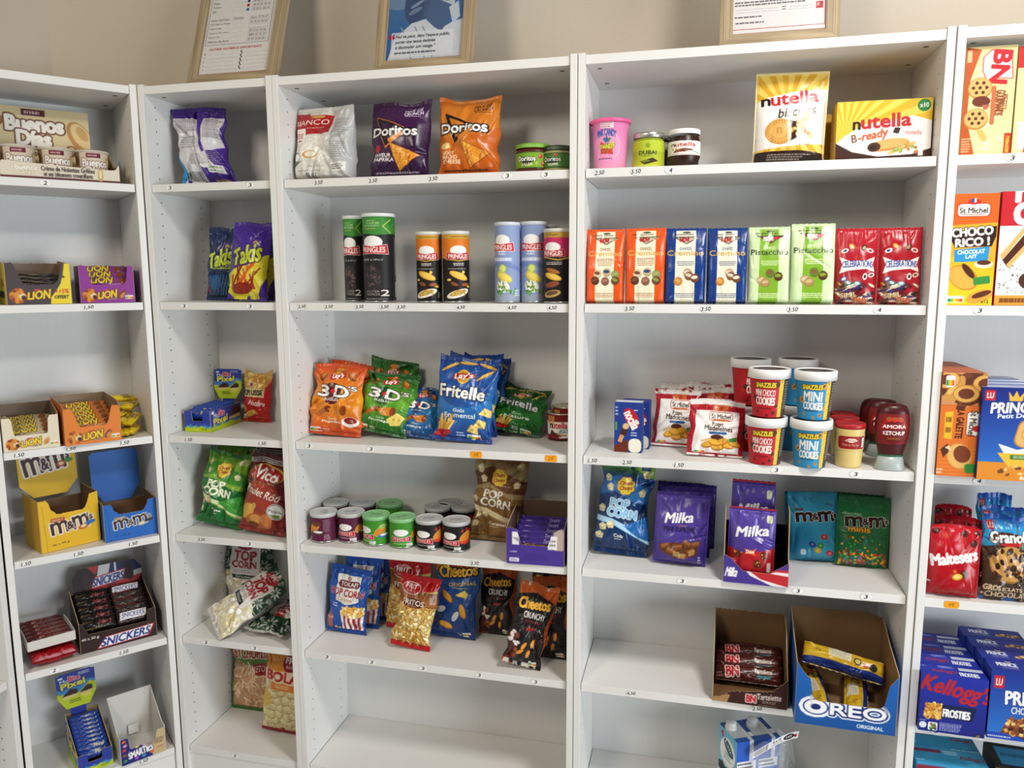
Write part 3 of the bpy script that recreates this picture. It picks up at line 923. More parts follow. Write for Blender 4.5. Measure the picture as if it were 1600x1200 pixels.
JP = [(0.90, 0), (0.97, 0.03), (1, 0.08), (1, 0.74), (0.93, 0.80), (0.86, 0.83), (0.86, 0.9)]
sp = spot(3, 1, 801, 854, 270, 223, 0.03)
jar('salsa_jar', 'green lidded jar of red salsa dip on the top shelf', 'dip jar', sp, JP, '#5a1d14', dip_label('#7aa52a', 'SALSA', [(0.68, 0.7, 0.14, '#c23a24'), (0.74, 0.28, 0.17, '#c7402a'), (0.62, 0.3, 0.1, '#9cc23a')]), (0.12, 0.70), 1.0, 0.013, '#79b13a', lidart=lambda w, h: Art(w, h, '#79b13a', 0.0008).S(0.35, 0.2, 0.8, 0.8, 1, '#e4efd2', 0.8))
sp = spot(3, 1, 855, 904, 269, 226, 0.03)
jar('guacamole_jar', 'dark lidded jar of pale green dip half behind the bookcase upright', 'dip jar', sp, JP, '#a3a06a', dip_label('#4a7a35', 'GUACAMOLE', [(0.5, 0.85, 0.1, '#c23a24'), (0.2, 0.4, 0.1, '#b7402a')]), (0.12, 0.70), 1.0, 0.013, '#2c3a24', lidart=lambda w, h: Art(w, h, '#2c3a24', 0.0008).S(0.35, 0.2, 0.8, 0.8, 1, '#d4dfc2', 0.8))


# crisp tubes
def tube(label, sp, artf, rimcol, group, off=0.0, H=None, seed=0):
    loc, rz, W, h = sp; R = W / 2; H = H or h
    r = thing('crisp_tube', label, 'crisp tube', group, away(loc, rz, 0, R), rz + off)
    A = artf(2 * math.pi * R * 200 / 360, H - 0.008).done()
    m = MB(); lathe(m, [(R * 0.965, 0.003), (R * 0.965, H - 0.005)], A, A[A.shape[0] // 3, -2], 200); m.build('tube', M_CARD, r)
    m = MB(); lathe(m, [(0, 0.001), (R * 0.93, 0.001), (R * 0.985, 0), (R * 0.99, 0.0035), (R * 0.96, 0.0045)], col='#b9bab8'); m.build('base_rim', M_METAL, r)
    m = MB(); lathe(m, [(R * 0.965, H - 0.009), (R * 1.0, H - 0.0085), (R * 1.0, H - 0.001), (R * 0.97, H), (R * 0.9, H), (R * 0.88, H - 0.0025), (0, H - 0.0025)], col=rimcol); m.build('plastic_lid', M_PLAST, r)
    return r


def badge(a, cx, cy, k):
    """White oval emblem over the red bow-tie name plate (the face on it is left out)."""
    a.E(cx, cy + 0.055 * k, 0.155 * k, 0.058 * k, '#f3f2ee')
    y0, y1 = cy - 0.052 * k, cy + 0.02 * k
    q = [(cx - 0.22 * k, y1 + 0.012 * k), (cx, y1 - 0.006 * k), (cx + 0.22 * k, y1 + 0.012 * k), (cx + 0.24 * k, y0 - 0.004 * k), (cx, y0 + 0.004 * k), (cx - 0.24 * k, y0 - 0.004 * k)]
    a.P(q, '#c21f2d', ol='#f4f0ea', ow=0.004 * k)
    a.T('PRINGLES', cx - 0.19 * k, y0 + 0.012 * k, cx + 0.19 * k, y1 - 0.010 * k, '#f7f4ee', b=0.03)


def tube_green(w, h):
    a = Art(w, h, '#1d1b1c', seed=8); a.P([(0, 1), (1, 1), (1, 0.79), (0.45, 0.77), (0, 0.80)], '#3f8a35'); a.P([(0.55, 0.97), (0.85, 0.77), (1, 0.8), (1, 1)], '#2f7a2c')
    a.L([(0.72, 0.95), (0.56, 0.87), (0.72, 0.79)], 0.012, '#b8c95a'); a.L([(0.9, 0.95), (0.74, 0.87), (0.9, 0.79)], 0.010, '#5aa04a')
    a.T('GAME', 0.24, 0.895, 0.5, 0.915, '#d8e09a', b=0.05); a.T('REWARDS', 0.20, 0.865, 0.5, 0.885, '#e8ecd8', b=0.05); a.T('XBOX', 0.24, 0.925, 0.42, 0.94, '#e8ecd8'); a.S(0.22, 0.835, 0.5, 0.85, 1, '#d8c060')
    badge(a, 0.36, 0.62, 1.25); a.T('HOT & SPICY', 0.15, 0.475, 0.56, 0.495, '#efece6', b=0.05)
    a.P([(0.22, 0.40), (0.36, 0.44), (0.5, 0.36), (0.52, 0.14), (0.25, 0.12)], '#2f2a2b'); a.bits(0.24, 0.14, 0.5, 0.40, 26, 0.03, 0.012, ['#3d3536', '#4a3a38', '#2a2627', '#5a4440'], wob=0.5)
    a.T('2', 0.50, 0.065, 0.66, 0.135, '#efe7dc', b=0.05, sh=0.1); a.T('OUTER', 0.22, 0.105, 0.48, 0.13, '#c9c0b6'); a.T('WORLDS', 0.22, 0.07, 0.48, 0.097, '#c9c0b6')
    a.R(0.80, 0.02, 1, 0.76, '#2a2829'); a.S(0.82, 0.3, 0.99, 0.74, 26, '#b5b3b0'); a.R(0.83, 0.05, 0.98, 0.22, '#c9c7c3'); a.S(0.84, 0.06, 0.97, 0.21, 9, '#444'); a.S(0.2, 0.02, 0.7, 0.04, 1, '#aaa')
    return a


def tube_orange(lang):
    def f(w, h):
        a = Art(w, h, '#1c1614', seed=9); a.R(0, 0.64, 1, 1, '#e07a1c'); a.R(0, 0.91, 1, 1, '#c79a35'); a.P([(0, 0.66), (0.45, 0.60), (1, 0.66), (1, 0.64), (0.45, 0.585), (0, 0.64)], '#c79a35')
        a.S(0.3, 0.93, 0.7, 0.955, 1, '#6b4a12'); badge(a, 0.46, 0.68, 1.2)
        a.S(0.32, 0.52, 0.60, 0.57, 2, '#f1ede6', 0.6, True); a.S(0.22, 0.47, 0.72, 0.49, 1, '#d9d2c6')
        a.E(0.46, 0.38, 0.22, 0.05, '#e9b23a', -20); a.E(0.47, 0.385, 0.19, 0.035, '#f3c85a', -20); a.O(0.56, 0.43, 0.025, '#f0d24a')
        a.E(0.24, 0.32, 0.05, 0.018, '#f0d24a'); a.E(0.36, 0.26, 0.09, 0.025, '#8a4a2a', -20); a.E(0.62, 0.25, 0.1, 0.025, '#a05a2a'); a.E(0.7, 0.22, 0.05, 0.016, '#e9c23a')
        a.E(0.44, 0.12, 0.27, 0.055, '#f1ece2', 15); a.E(0.44, 0.13, 0.2, 0.035, '#cfa14a', 15); a.bits(0.3, 0.1, 0.6, 0.16, 16, 0.03, 0.01, ['#d9b050', '#8aa040', '#b87a30'])
        a.S(0.72, 0.05, 0.85, 0.14, 4, '#b9b2a6'); return a
    return f


def tube_blue(w, h):
    a = Art(w, h, '#8b9cc4', seed=10); a.R(0, 0.0, 1, 0.10, '#9aa4b8'); badge(a, 0.40, 0.72, 1.25)
    a.P([(0, 0.5), (0.5, 0.52), (1, 0.42), (1, 0.36), (0.5, 0.46), (0, 0.44)], '#7489bb')
    a.S(0.30, 0.60, 0.50, 0.66, 2, '#eef1f8', 0.6, True); a.S(0.14, 0.52, 0.72, 0.575, 1, '#e9edf6', 0.75)
    a.O(0.42, 0.43, 0.055, '#9dbb3f'); a.O(0.42, 0.43, 0.046, '#d8e07a'); a.O(0.36, 0.40, 0.02, '#b9cc4a')
    a.E(0.46, 0.32, 0.2, 0.055, '#e0c63f', -25); a.E(0.47, 0.325, 0.17, 0.035, '#eedb6a', -25)
    a.E(0.42, 0.20, 0.17, 0.075, '#f0eee2', -20); a.bits(0.28, 0.14, 0.58, 0.27, 26, 0.02, 0.012, ['#5d8a2d', '#f6f4ea', '#7aa03a', '#e6e2d0']); a.bits(0.2, 0.1, 0.75, 0.16, 10, 0.03, 0.012, ['#3f7a2a', '#5d9a3d'])
    a.S(0.72, 0.07, 0.9, 0.16, 3, '#e9edf6'); return a


def tube_pink(w, h):
    a = Art(w, h, '#191416', seed=12); a.R(0, 0.64, 1, 1, '#c42a5e'); a.R(0, 0.90, 1, 1, '#b8923a'); a.P([(0, 0.66), (0.5, 0.60), (1, 0.68), (1, 0.64), (0.5, 0.58), (0, 0.64)], '#b8923a')
    a.T('by Roger', 0.2, 0.925, 0.5, 0.955, '#4a3510', sh=0.2); badge(a, 0.36, 0.70, 1.2); a.S(0.2, 0.52, 0.6, 0.57, 2, '#e9e2d8', 0.5, True)
    a.E(0.38, 0.44, 0.16, 0.03, '#b06a30', -15); a.E(0.38, 0.36, 0.2, 0.045, '#e9b23a', -15); a.E(0.39, 0.365, 0.17, 0.03, '#f3c85a', -15)
    a.E(0.36, 0.25, 0.17, 0.04, '#8a4a30', 10); a.E(0.36, 0.12, 0.2, 0.05, '#c79a5a', 10); a.E(0.36, 0.13, 0.14, 0.03, '#6a4a30', 10)
    a.S(0.74, 0.08, 0.8, 0.6, 20, '#8a8684'); a.R(0.86, 0.1, 1, 0.85, '#a0224e'); return a


g = 'tall crisp tubes'
tube('dark tube with green top, left of its matching pair', spot(3, 2, 531, 563, 472, 337, 0.075), tube_green, '#d9dcda', g, 22)
tube('dark tube with green top, right of its matching pair', spot(3, 2, 558, 607, 473, 333, 0.035), tube_green, '#e4e6e4', g, 25)
tube('black and orange crisp tube, left of the orange pair', spot(3, 2, 644, 684, 474, 362, 0.035), tube_orange(0), '#dcdad4', g, 13)
tube('black and orange crisp tube, right of the orange pair', spot(3, 2, 685, 727, 474, 361, 0.03), tube_orange(1), '#dcdad4', g, 38)
tube('pale blue lime crisp tube, left one at the front', spot(3, 2, 768, 808, 474, 347, 0.03), tube_blue, '#cfd4dc', g, 6)
tube('pale blue lime crisp tube, right one at the front', spot(3, 2, 809, 850, 475, 346, 0.052), tube_blue, '#cfd4dc', g, 19)
tube('pale blue crisp tube at the back, between the two front ones', spot(3, 2, 792, 830, 474, 352, 0.13), tube_blue, '#cfd4dc', g, 30)
tube('dark crisp tube behind the pink and black tube', spot(3, 2, 834, 868, 474, 352, 0.125), tube_pink, '#cfd4dc', g, 60)
tube('black and pink crisp tube beside the right upright', spot(3, 2, 845, 890, 476, 357, 0.02), tube_pink, '#d8d4cc', g, 12)


# shelf of corn cones and potato sticks
def cones(bg, hi, dk, kind, txt):
    def f(w, h):
        a = Art(w, h, bg, seed=kind); a.G(0.0, 0.5, dk, hi); a.G(0.5, 1, hi, dk)
        for i in range(14): a.P([(a.rs.rand(), a.rs.rand()), (a.rs.rand(), a.rs.rand()), (a.rs.rand(), a.rs.rand())], (hi, bg, dk)[i % 3], 0.16)
        for x, y, r in ((0.20, 0.80, 35), (0.78, 0.82, -35), (0.5, 0.9, 0)):
            a.E(x, y, 0.10, 0.045, '#8f4a16', r); a.E(x, y + 0.015, 0.08, 0.025, '#c77a2a', r)
        a.P([(0.38, 0.755), (0.64, 0.80), (0.62, 0.875), (0.36, 0.83)], '#b3171c'); a.O(0.5, 0.83, 0.055, '#e9b02c', alpha=0.6); a.P([(0.38, 0.765), (0.65, 0.80), (0.62, 0.865), (0.36, 0.83)], '#b3171c')
        a.T("Lay's", 0.41, 0.775, 0.60, 0.86, '#f7f2e8', sh=0.2, rot=8, b=0.06)
        a.O(0.45, 0.575, 0.15, dk if kind != 1 else '#5a1512'); 
        a.T('3', 0.16, 0.53, 0.38, 0.68, '#f6f3ec', ol='#1b1512', ow=0.09, b=0.08, rot=-5); a.T('D', 0.50, 0.53, 0.76, 0.68, '#f6f3ec', ol='#1b1512', ow=0.09, b=0.08, rot=-5); a.T("'S", 0.76, 0.63, 0.90, 0.69, '#f6f3ec', ol='#1b1512', ow=0.16, b=0.08)
        a.P([(0.40, 0.605), (0.46, 0.645), (0.52, 0.605), (0.46, 0.565)], '#d4242a'); a.T('BUGLES', 0.30, 0.475, 0.60, 0.51, '#f3efe8', b=0.05)
        a.P([(0.12, 0.28), (0.38, 0.40), (0.44, 0.34), (0.2, 0.24)], '#b9641c'); a.E(0.40, 0.36, 0.06, 0.045, '#7a3510', 30)
        a.P([(0.40, 0.36), (0.68, 0.42), (0.72, 0.28), (0.52, 0.27)], '#d98528'); a.E(0.70, 0.35, 0.06, 0.07, '#8a3c12', -10)
        for i in range(6): a.L([(0.42 + i * 0.045, 0.29), (0.45 + i * 0.045, 0.40)], 0.006, '#a85a18')
        a.T(txt[0], 0.40, 0.215, 0.58, 0.25, '#f7f2e8', b=0.04); a.T(txt[1], 0.28, 0.165, 0.66, 0.205, '#f7f2e8', b=0.06)
        if kind == 1: a.E(0.82, 0.20, 0.14, 0.07, '#efeae4'); a.E(0.82, 0.22, 0.11, 0.045, '#8a1a14')
        elif kind == 2: a.P([(0.62, 0.22), (0.80, 0.35), (0.94, 0.30), (0.90, 0.17), (0.7, 0.14)], '#f0d872'); a.O(0.76, 0.24, 0.02, '#c9a53a'); a.O(0.86, 0.25, 0.018, '#c9a53a')
        a.nutri(0.03, 0.04, 0.26, 0.10); a.S(0.3, 0.045, 0.42, 0.09, 2, '#f0e6d8')
        return a
    return f


OR = ('#dd7018', '#eea21e', '#c8441a'); GR = ('#2f7d27', '#6fb02c', '#15501c'); BL = ('#1c5a96', '#2f8ac6', '#123c72')
c_or, c_gr, c_bl = cones(*OR, 1, ('Goût', 'Paprika')), cones(*GR, 2, ('Goût', 'Fromage')), cones(*BL, 3, ('Goût', 'Nature'))
g = 'cone snack bags on the third shelf'
sp = spot(3, 3, 474, 556, 686, 573, lean=12)
new_bag('cone_snack_bag', 'orange paprika cone snack bag standing in front of its twin', 'crisp bag', sp, c_or, 0.065, '#b8531a', g, 12, tilt=3, seed=41, cr=1.2)
sp = spot(3, 3, 502, 566, 672, 571, 0.185, lean=6)
new_bag('cone_snack_bag', 'orange cone snack bag mostly hidden behind the front orange one', 'crisp bag', sp, c_or, 0.035, '#b8531a', g, 6, tilt=5, seed=43, cr=1.3)
sp = spot(3, 3, 553, 636, 688, 590, lean=22)
new_bag('cone_snack_bag', 'green cheese cone snack bag leaning back against a second green bag', 'crisp bag', sp, c_gr, 0.065, '#1d5a20', g, 22, tilt=9, seed=47, cr=1.3)
sp = spot(3, 3, 566, 642, 672, 568, 0.205, lean=4)
new_bag('cone_snack_bag', 'green cone snack bag standing behind the leaning green one', 'crisp bag', sp, c_gr, 0.04, '#1d5a20', g, 4, tilt=6, seed=48, cr=1.3)
sp = spot(3, 3, 622, 682, 676, 616, 0.085, lean=32)
new_bag('cone_snack_bag', 'blue cone snack bag slumped low between green and blue bags', 'crisp bag', sp, c_bl, 0.045, '#1c4a7a', g, 32, tilt=6, seed=51, cr=1.3, hk=1.05)


def sticks(bg, hi, dk, txt, cheese):
    def f(w, h):
        a = Art(w, h, bg, seed=len(txt)); a.G(0, 0.45, dk, hi); a.G(0.45, 1, hi, dk)
        a.E(0.5, 0.60, 0.42, 0.2, dk, alpha=0.55); a.E(0.5, 0.60, 0.34, 0.16, bg, alpha=0.5)
        for x, y, r in ((0.2, 0.88, 25), (0.80, 0.80, 35), (0.82, 0.92, -20), (0.5, 0.94, 5)): a.E(x, y, 0.15, 0.016, '#e3b04a', r, ol='#9a6a1c', ow=0.003)
        a.O(0.46, 0.77, 0.085, '#e8b32e'); a.O(0.46, 0.77, 0.07, '#c99322'); a.P([(0.28, 0.73), (0.66, 0.77), (0.65, 0.82), (0.28, 0.80)], '#b5161c'); a.T("Lay's", 0.31, 0.735, 0.62, 0.815, '#f8f4ea', sh=0.2, rot=6, b=0.06)
        a.T(txt[0], 0.06, 0.515, 0.86, 0.655, '#f8f6f0', ol='#11203c' if bg != GR[0] else '#0c2c10', ow=0.10, b=0.07, rot=-3, sh=-0.08)
        a.T(txt[1], 0.36, 0.345, 0.56, 0.385, '#f2efe4', b=0.04); a.T(txt[2], 0.20, 0.28, 0.74, 0.335, '#f8f6f0', b=0.07)
        a.P([(0.02, 0.05), (0.20, 0.03), (0.36, 0.10), (0.30, 0.16), (0.08, 0.15)], '#b21c1e')
        for i in range(9): a.P([(0.06 + i * 0.03, 0.13), (0.09 + i * 0.03, 0.13), (0.10 + i * 0.038, 0.22 + 0.12 * ((i * 7) % 5) / 5), (0.06 + i * 0.036, 0.22 + 0.12 * ((i * 7) % 5) / 5)], ('#edc05a', '#d99f35')[i % 2])
        if cheese:
            for x, y in ((0.82, 0.22), (0.90, 0.36), (0.70, 0.15)): a.P([(x - 0.1, y - 0.02), (x - 0.02, y + 0.06), (x + 0.09, y + 0.03), (x + 0.08, y - 0.05)], '#f1d67e', ol='#b88a35', ow=0.003); a.O(x, y, 0.015, '#c99a3c')
        a.nutri(0.60, 0.035, 0.82, 0.095); a.S(0.42, 0.06, 0.56, 0.12, 2, '#e9eef6'); return a
    return f


s_bl, s_gr = sticks('#1c4f9c', '#2f7ac0', '#123a86', ('Fritelle', 'Goût', 'Emmental'), 1), sticks('#1f6a2a', '#2f8a34', '#0f4a1c', ('Fritelle', 'Goût', 'Nature'), 0)
g = 'potato stick bags on the third shelf'
sp = spot(3, 3, 672, 768, 697, 566, lean=13)
new_bag('potato_stick_bag', 'large blue potato stick bag, front one of three', 'crisp bag', sp, s_bl, 0.075, '#173f84', g, 13, tilt=3, seed=61, cr=1.1, ears=0.06)
sp = spot(3, 3, 692, 776, 672, 560, 0.165, lean=6)
new_bag('potato_stick_bag', 'blue potato stick bag, middle one of three', 'crisp bag', sp, s_bl, 0.032, '#173f84', g, 6, tilt=4, seed=63, cr=1.2, ears=0.05)
sp = spot(3, 3, 712, 786, 662, 565, 0.225, lean=3)
new_bag('potato_stick_bag', 'blue potato stick bag, rearmost of three by the shelf back', 'crisp bag', sp, s_bl, 0.032, '#173f84', g, 3, tilt=6, seed=64, cr=1.2, ears=0.05)
sp = spot(3, 3, 768, 846, 686, 612, lean=26)
new_bag('potato_stick_bag', 'green potato stick bag slumped beside the large blue one', 'crisp bag', sp, s_gr, 0.05, '#17501f', g, 26, tilt=10, seed=66, cr=1.4, ears=0.05)


def choc_go(w, h):
    a = Art(w, h, '#8f1a1c', 0.0009, seed=4); a.R(0, 0.10, 1, 0.72, '#eee9e0'); a.R(0, 0.72, 1, 1, '#7a1412'); a.R(0, 0, 1, 0.07, '#2a1510')
    for i in range(6): a.R(0.22 + i * 0.03, 0.62, 0.242 + i * 0.03, 0.93, '#d09a4a')
    a.T('n', 0.28, 0.47, 0.35, 0.63, '#1c1412', b=0.1); a.T('utella', 0.355, 0.47, 0.66, 0.70, '#bf1f26', b=0.06); a.T('&GO!', 0.50, 0.30, 0.68, 0.44, '#2a6a9a', sh=0.3, b=0.05)
    a.P([(0.26, 0.12), (0.48, 0.14), (0.66, 0.22), (0.40, 0.30), (0.32, 0.42)], '#4a2414'); a.E(0.55, 0.22, 0.1, 0.03, '#d9a050', -10); a.P([(0, 0.10), (0.3, 0.24), (0.5, 0.12), (0.5, 0.07), (0, 0.07)], '#8f1a1c')
    return a


def tub(name, label, cat, sp, artf, col, lidcol, taper=0.85, group=None, lidart=None, rim=1.0, foil=False, lidh=0.008, span=200):
    loc, rz, W, H = sp; R = W / 2; r = thing(name, label, cat, group, away(loc, rz, 0, R * taper), rz)
    m = MB(); rt = R * 0.955
    if artf is not None:
        A = artf(2 * math.pi * rt * 0.93 * span / 360, H - lidh).done(); lathe(m, [(rt * taper, 0.001), (rt, H - lidh)], A, col, span)
    else: lathe(m, [(rt * taper, 0.001), (rt, H - lidh)], col=col)
    lathe(m, [(0, 0.002), (rt * taper * 0.96, 0.002), (rt * taper, 0)], col=col); m.build('cup', M_CARD, r)
    m = MB(); R2 = R * rim
    lathe(m, [(rt, H - lidh - 0.001), (R2, H - lidh), (R2 * 1.0, H - 0.002), (R2 * 0.97, H), (R2 * 0.90, H), (R2 * 0.885, H - 0.003), (0, H - 0.003)], col=lidcol); 
    o = m.build('lid', M_METAL if foil else M_PLAST, r)
    if lidart is not None:
        m = MB(); n = 30; rr = np.linspace(0, R2 * 0.88, 12)[:, None]; ph = np.linspace(0, 2 * np.pi, 60)[None, :]
        A = lidart(R2 * 1.76, R2 * 1.76).done(); X, Y = rr * np.sin(ph), -rr * np.cos(ph)
        m.grid(np.stack([X, Y, np.full_like(X, H - 0.0024)], -1), sample(A, X / (R2 * 1.76) + 0.5, Y / (R2 * 1.76) + 0.5)); d = m.build('lid_print', M_CARD, o)
    return r


g = 'chocolate dip tubs at the right end of the third shelf'
tub('dip_tub', 'red chocolate dip tub at the shelf edge beside the upright', 'dip tub', spot(3, 3, 850, 898, 690, 647), choc_go, '#7a1412', '#c9bfae', 0.93, g, None, 1.0, True, 0.003)
tub('dip_tub', 'red chocolate dip tub standing behind the front one', 'dip tub', spot(3, 3, 862, 906, 676, 637, 0.185), choc_go, '#7a1412', '#c9bfae', 0.93, g, None, 1.0, True, 0.003)


# mini crisp cans
def mini(bg, food, chil):
    def f(w, h):
        a = Art(w, h, bg, 0.001, seed=6)
        a.E(0.34, 0.58, 0.14, 0.14, '#f2f1ec'); a.P([(0.16, 0.42), (0.34, 0.37), (0.52, 0.42), (0.53, 0.22), (0.34, 0.26), (0.15, 0.22)], '#c21f2d', ol='#f0ece6', ow=0.012); a.T('PRINGLES', 0.19, 0.275, 0.49, 0.375, '#f7f4ee', b=0.03)
        a.E(0.66, 0.55, 0.13, 0.15, '#d98524', 30, ol='#f3c65a', ow=0.012)
        if chil:
            for x, y in ((0.60, 0.78), (0.68, 0.82), (0.76, 0.76)): a.O(x, y, 0.06, '#b81f1c')
            a.E(0.74, 0.36, 0.13, 0.06, '#c92a1c', 20); a.E(0.62, 0.34, 0.08, 0.06, '#d4421c')
        else: a.E(0.72, 0.72, 0.10, 0.10, food[0]); a.E(0.74, 0.36, 0.14, 0.09, food[1]); a.E(0.74, 0.39, 0.10, 0.05, '#eef0ea')
        a.S(0.2, 0.11, 0.5, 0.18, 1, '#eee9e0'); a.R(0.44, 0.04, 0.56, 0.16, '#f0eee8'); a.S(0.45, 0.05, 0.55, 0.15, 3, '#333'); a.S(0.86, 0.06, 0.98, 0.3, 4, '#d8d2ca'); a.S(0.85, 0.4, 0.99, 0.9, 9, '#a8a29a')
        return a
    return f


def lidprint(col):
    return lambda w, h: Art(w, h, col, 0.002, seed=2).O(0.5, 0.5, 0.44, np.clip(rgb(col) * 0.88, 0, 1)).O(0.5, 0.5, 0.41, col).T('POP', 0.28, 0.40, 0.72, 0.66, np.clip(rgb(col) * 0.7, 0, 1), b=0.03)


m_pu, m_gr, m_bk = mini('#5a1a3c', ('#6a3a1c', '#4a2a1a'), 0), mini('#3f8f2a', ('#a0c060', '#3a7ab0'), 0), mini('#1a1717', None, 1)
g = 'mini crisp cans on the fourth shelf'
rows = [('plum coloured mini can with grey lid, far left of the front row', 474, 519, 849, 793, m_pu, '#c4c5c4', -62), ('plum coloured mini can with grey lid, second in the front row', 518, 562, 849, 793, m_pu, '#c4c5c4', 31),
        ('green mini can with green lid, turned aside, third in the front row', 558, 601, 854, 796, m_gr, '#8cc68a', 4), ('green mini can with green lid, fourth in the front row', 600, 643, 858, 799, m_gr, '#8cc68a', 50),
        ('black mini can with grey lid, fifth in the front row', 642, 686, 861, 802, m_bk, '#c4c5c4', 25), ('black mini can with grey lid, right end of the front row', 685, 729, 864, 805, m_bk, '#c4c5c4', 20),
        ('plum mini can in the back row behind the far left can', 495, 538, 832, 781, m_pu, '#b4b5b4', 40), ('plum mini can in the back row, second from the left', 538, 581, 832, 781, m_pu, '#b4b5b4', 20),
        ('green mini can with green lid in the back row', 581, 624, 833, 783, m_gr, '#7cb47a', 25), ('black mini can in the second row behind the fifth can', 656, 698, 840, 788, m_bk, '#b4b5b4', 60),
        ('black mini can in the second row beside the brown popcorn bag', 699, 741, 840, 788, m_bk, '#b4b5b4', 25), ('black mini can at the very back by the popcorn bag', 683, 725, 826, 778, m_bk, '#a8a9a8', 0)]
for lb, xl, xr, yb, yt, af, lc, off in rows:
    loc, rz, W, H = spot(3, 4, xl, xr, yb, yt + 8)
    H = 0.083; W = 0.0775
    r = thing('crisp_can', lb, 'crisp can', g, away(loc, rz, 0, W / 2), rz + off)
    key = 'mini' + lc[:2] + str(id(af))
    R = W / 2
    A = af(2 * math.pi * R * 240 / 360, H - 0.012).done(); m = MB(); lathe(m, [(R * 0.955, 0.0035), (R * 0.955, H - 0.009)], A, A[A.shape[0] // 2, -2], 240); m.build('can', M_CARD, r)
    m = MB(); lathe(m, [(0, 0.001), (R * 0.92, 0.001), (R * 0.975, 0), (R * 0.98, 0.003), (R * 0.95, 0.0042)], col='#b0b2b0'); m.build('base_rim', M_METAL, r)
    m = MB(); lathe(m, [(R * 0.96, H - 0.011), (R, H - 0.0105), (R, H - 0.002), (R * 0.97, H), (R * 0.92, H), (R * 0.9, H - 0.0022), (R * 0.86, H - 0.0025)], col=lc); o = m.build('lid', M_PLAST, r)
    m = MB(); rr = np.linspace(0, R * 0.88, 10)[:, None]; ph = np.linspace(0, 2 * np.pi, 50)[None, :]; A = lidprint(lc)(R * 1.76, R * 1.76).done(); X, Y = rr * np.sin(ph), -rr * np.cos(ph)
    m.grid(np.stack([X, Y, np.full_like(X, H - 0.0024)], -1), sample(A, X / (R * 1.76) + 0.5, Y / (R * 1.76) + 0.5)); m.build('lid_panel', M_PLAST, o)


def flower(a, cx, cy, r):
    k = a.h / a.w
    for ring, c in ((1.0, '#a8242c'), (0.92, '#f0cf3e')):
        for i in range(8):
            t = 2 * math.pi * (i + 0.5) / 8; a.E(cx + 0.68 * r * ring * k * math.cos(t), cy + 0.68 * r * ring * math.sin(t), 0.34 * r * k, 0.34 * r, c)
        a.E(cx, cy, 0.8 * r * k * ring, 0.8 * r * ring, c)
    a.T('Chupa', cx - 0.66 * r * k, cy + 0.02 * r, cx + 0.66 * r * k, cy + 0.50 * r, '#a8182a', sh=0.15, b=0.05, rot=6); a.T('Chups', cx - 0.66 * r * k, cy - 0.52 * r, cx + 0.66 * r * k, cy - 0.02 * r, '#a8182a', sh=0.15, b=0.05, rot=6)


def popcorn_bag(bg, mid, dk, wave, lett, flav, seed, dots=None, cap=None):
    def f(w, h):
        a = Art(w, h, bg, seed=seed)
        a.G(0.86, 1, bg, cap or mid)
        if cap: a.P([(0.45, 1), (1, 1), (1, 0.86), (0.7, 0.94)], cap)
        a.P([(0, 0.80), (0.35, 0.88), (0.7, 0.80), (1, 0.74), (1, 0.58), (0.65, 0.60), (0.3, 0.70), (0, 0.64)], mid); a.P([(0, 0.62), (0.35, 0.64), (0.7, 0.54), (1, 0.52), (1, 0.30), (0.5, 0.30), (0, 0.42)], dk)
        a.P([(0, 0.36), (0.3, 0.34), (0.62, 0.26), (1, 0.14), (1, 0.21), (0.6, 0.33), (0.3, 0.40), (0, 0.42)], wave); a.P([(0, 0.34), (0.3, 0.33), (0.62, 0.24), (1, 0.12), (1, 0), (0, 0)], dk)
        if dots: a.P([(0.52, 0.33), (1, 0.46), (1, 0.18), (0.8, 0.22)], dots[0])
        if dots:
            for i in range(60):
                x, y = 0.58 + 0.42 * a.rs.rand(), 0.22 + 0.22 * a.rs.rand()
                if y < 0.33 + 0.27 * (x - 0.52) and y > 0.36 - 0.42 * (x - 0.5): a.O(x, y, 0.005, dots[1])
        for x, y in ((0.14, 0.84), (0.20, 0.74), (0.84, 0.70), (0.86, 0.90), (0.08, 0.5), (0.14, 0.30), (0.28, 0.33), (0.10, 0.20)): a.popcorn(x, y, 0.042)
        flower(a, 0.50, 0.765, 0.105)
        a.T('POP', 0.24, 0.525, 0.60, 0.615, lett[0], ol=lett[1], ow=0.10, b=0.09, rot=-2); a.T('CORN', 0.20, 0.42, 0.76, 0.515, lett[0], ol=lett[1], ow=0.10, b=0.09, rot=-4)
        a.T(flav, 0.36, 0.20, 0.36 + 0.045 * len(flav), 0.235, '#f4efe4', b=0.06, rot=-4); a.S(0.38, 0.17, 0.54, 0.19, 1, '#e0d8c8')
        return a
    return f


pc_br = popcorn_bag('#a58c60', '#6a4322', '#86602f', '#e3d3a6', ('#f2ead6', '#5a4326'), 'Caramel', 5)
sp = spot(3, 4, 730, 818, 854, 722, lean=9)
new_bag('popcorn_bag', 'large brown caramel popcorn bag beside the mini cans', 'popcorn bag', sp, pc_br, 0.08, '#8a7448', None, 9, tilt=3, seed=71, cr=1.5, ears=0.03)


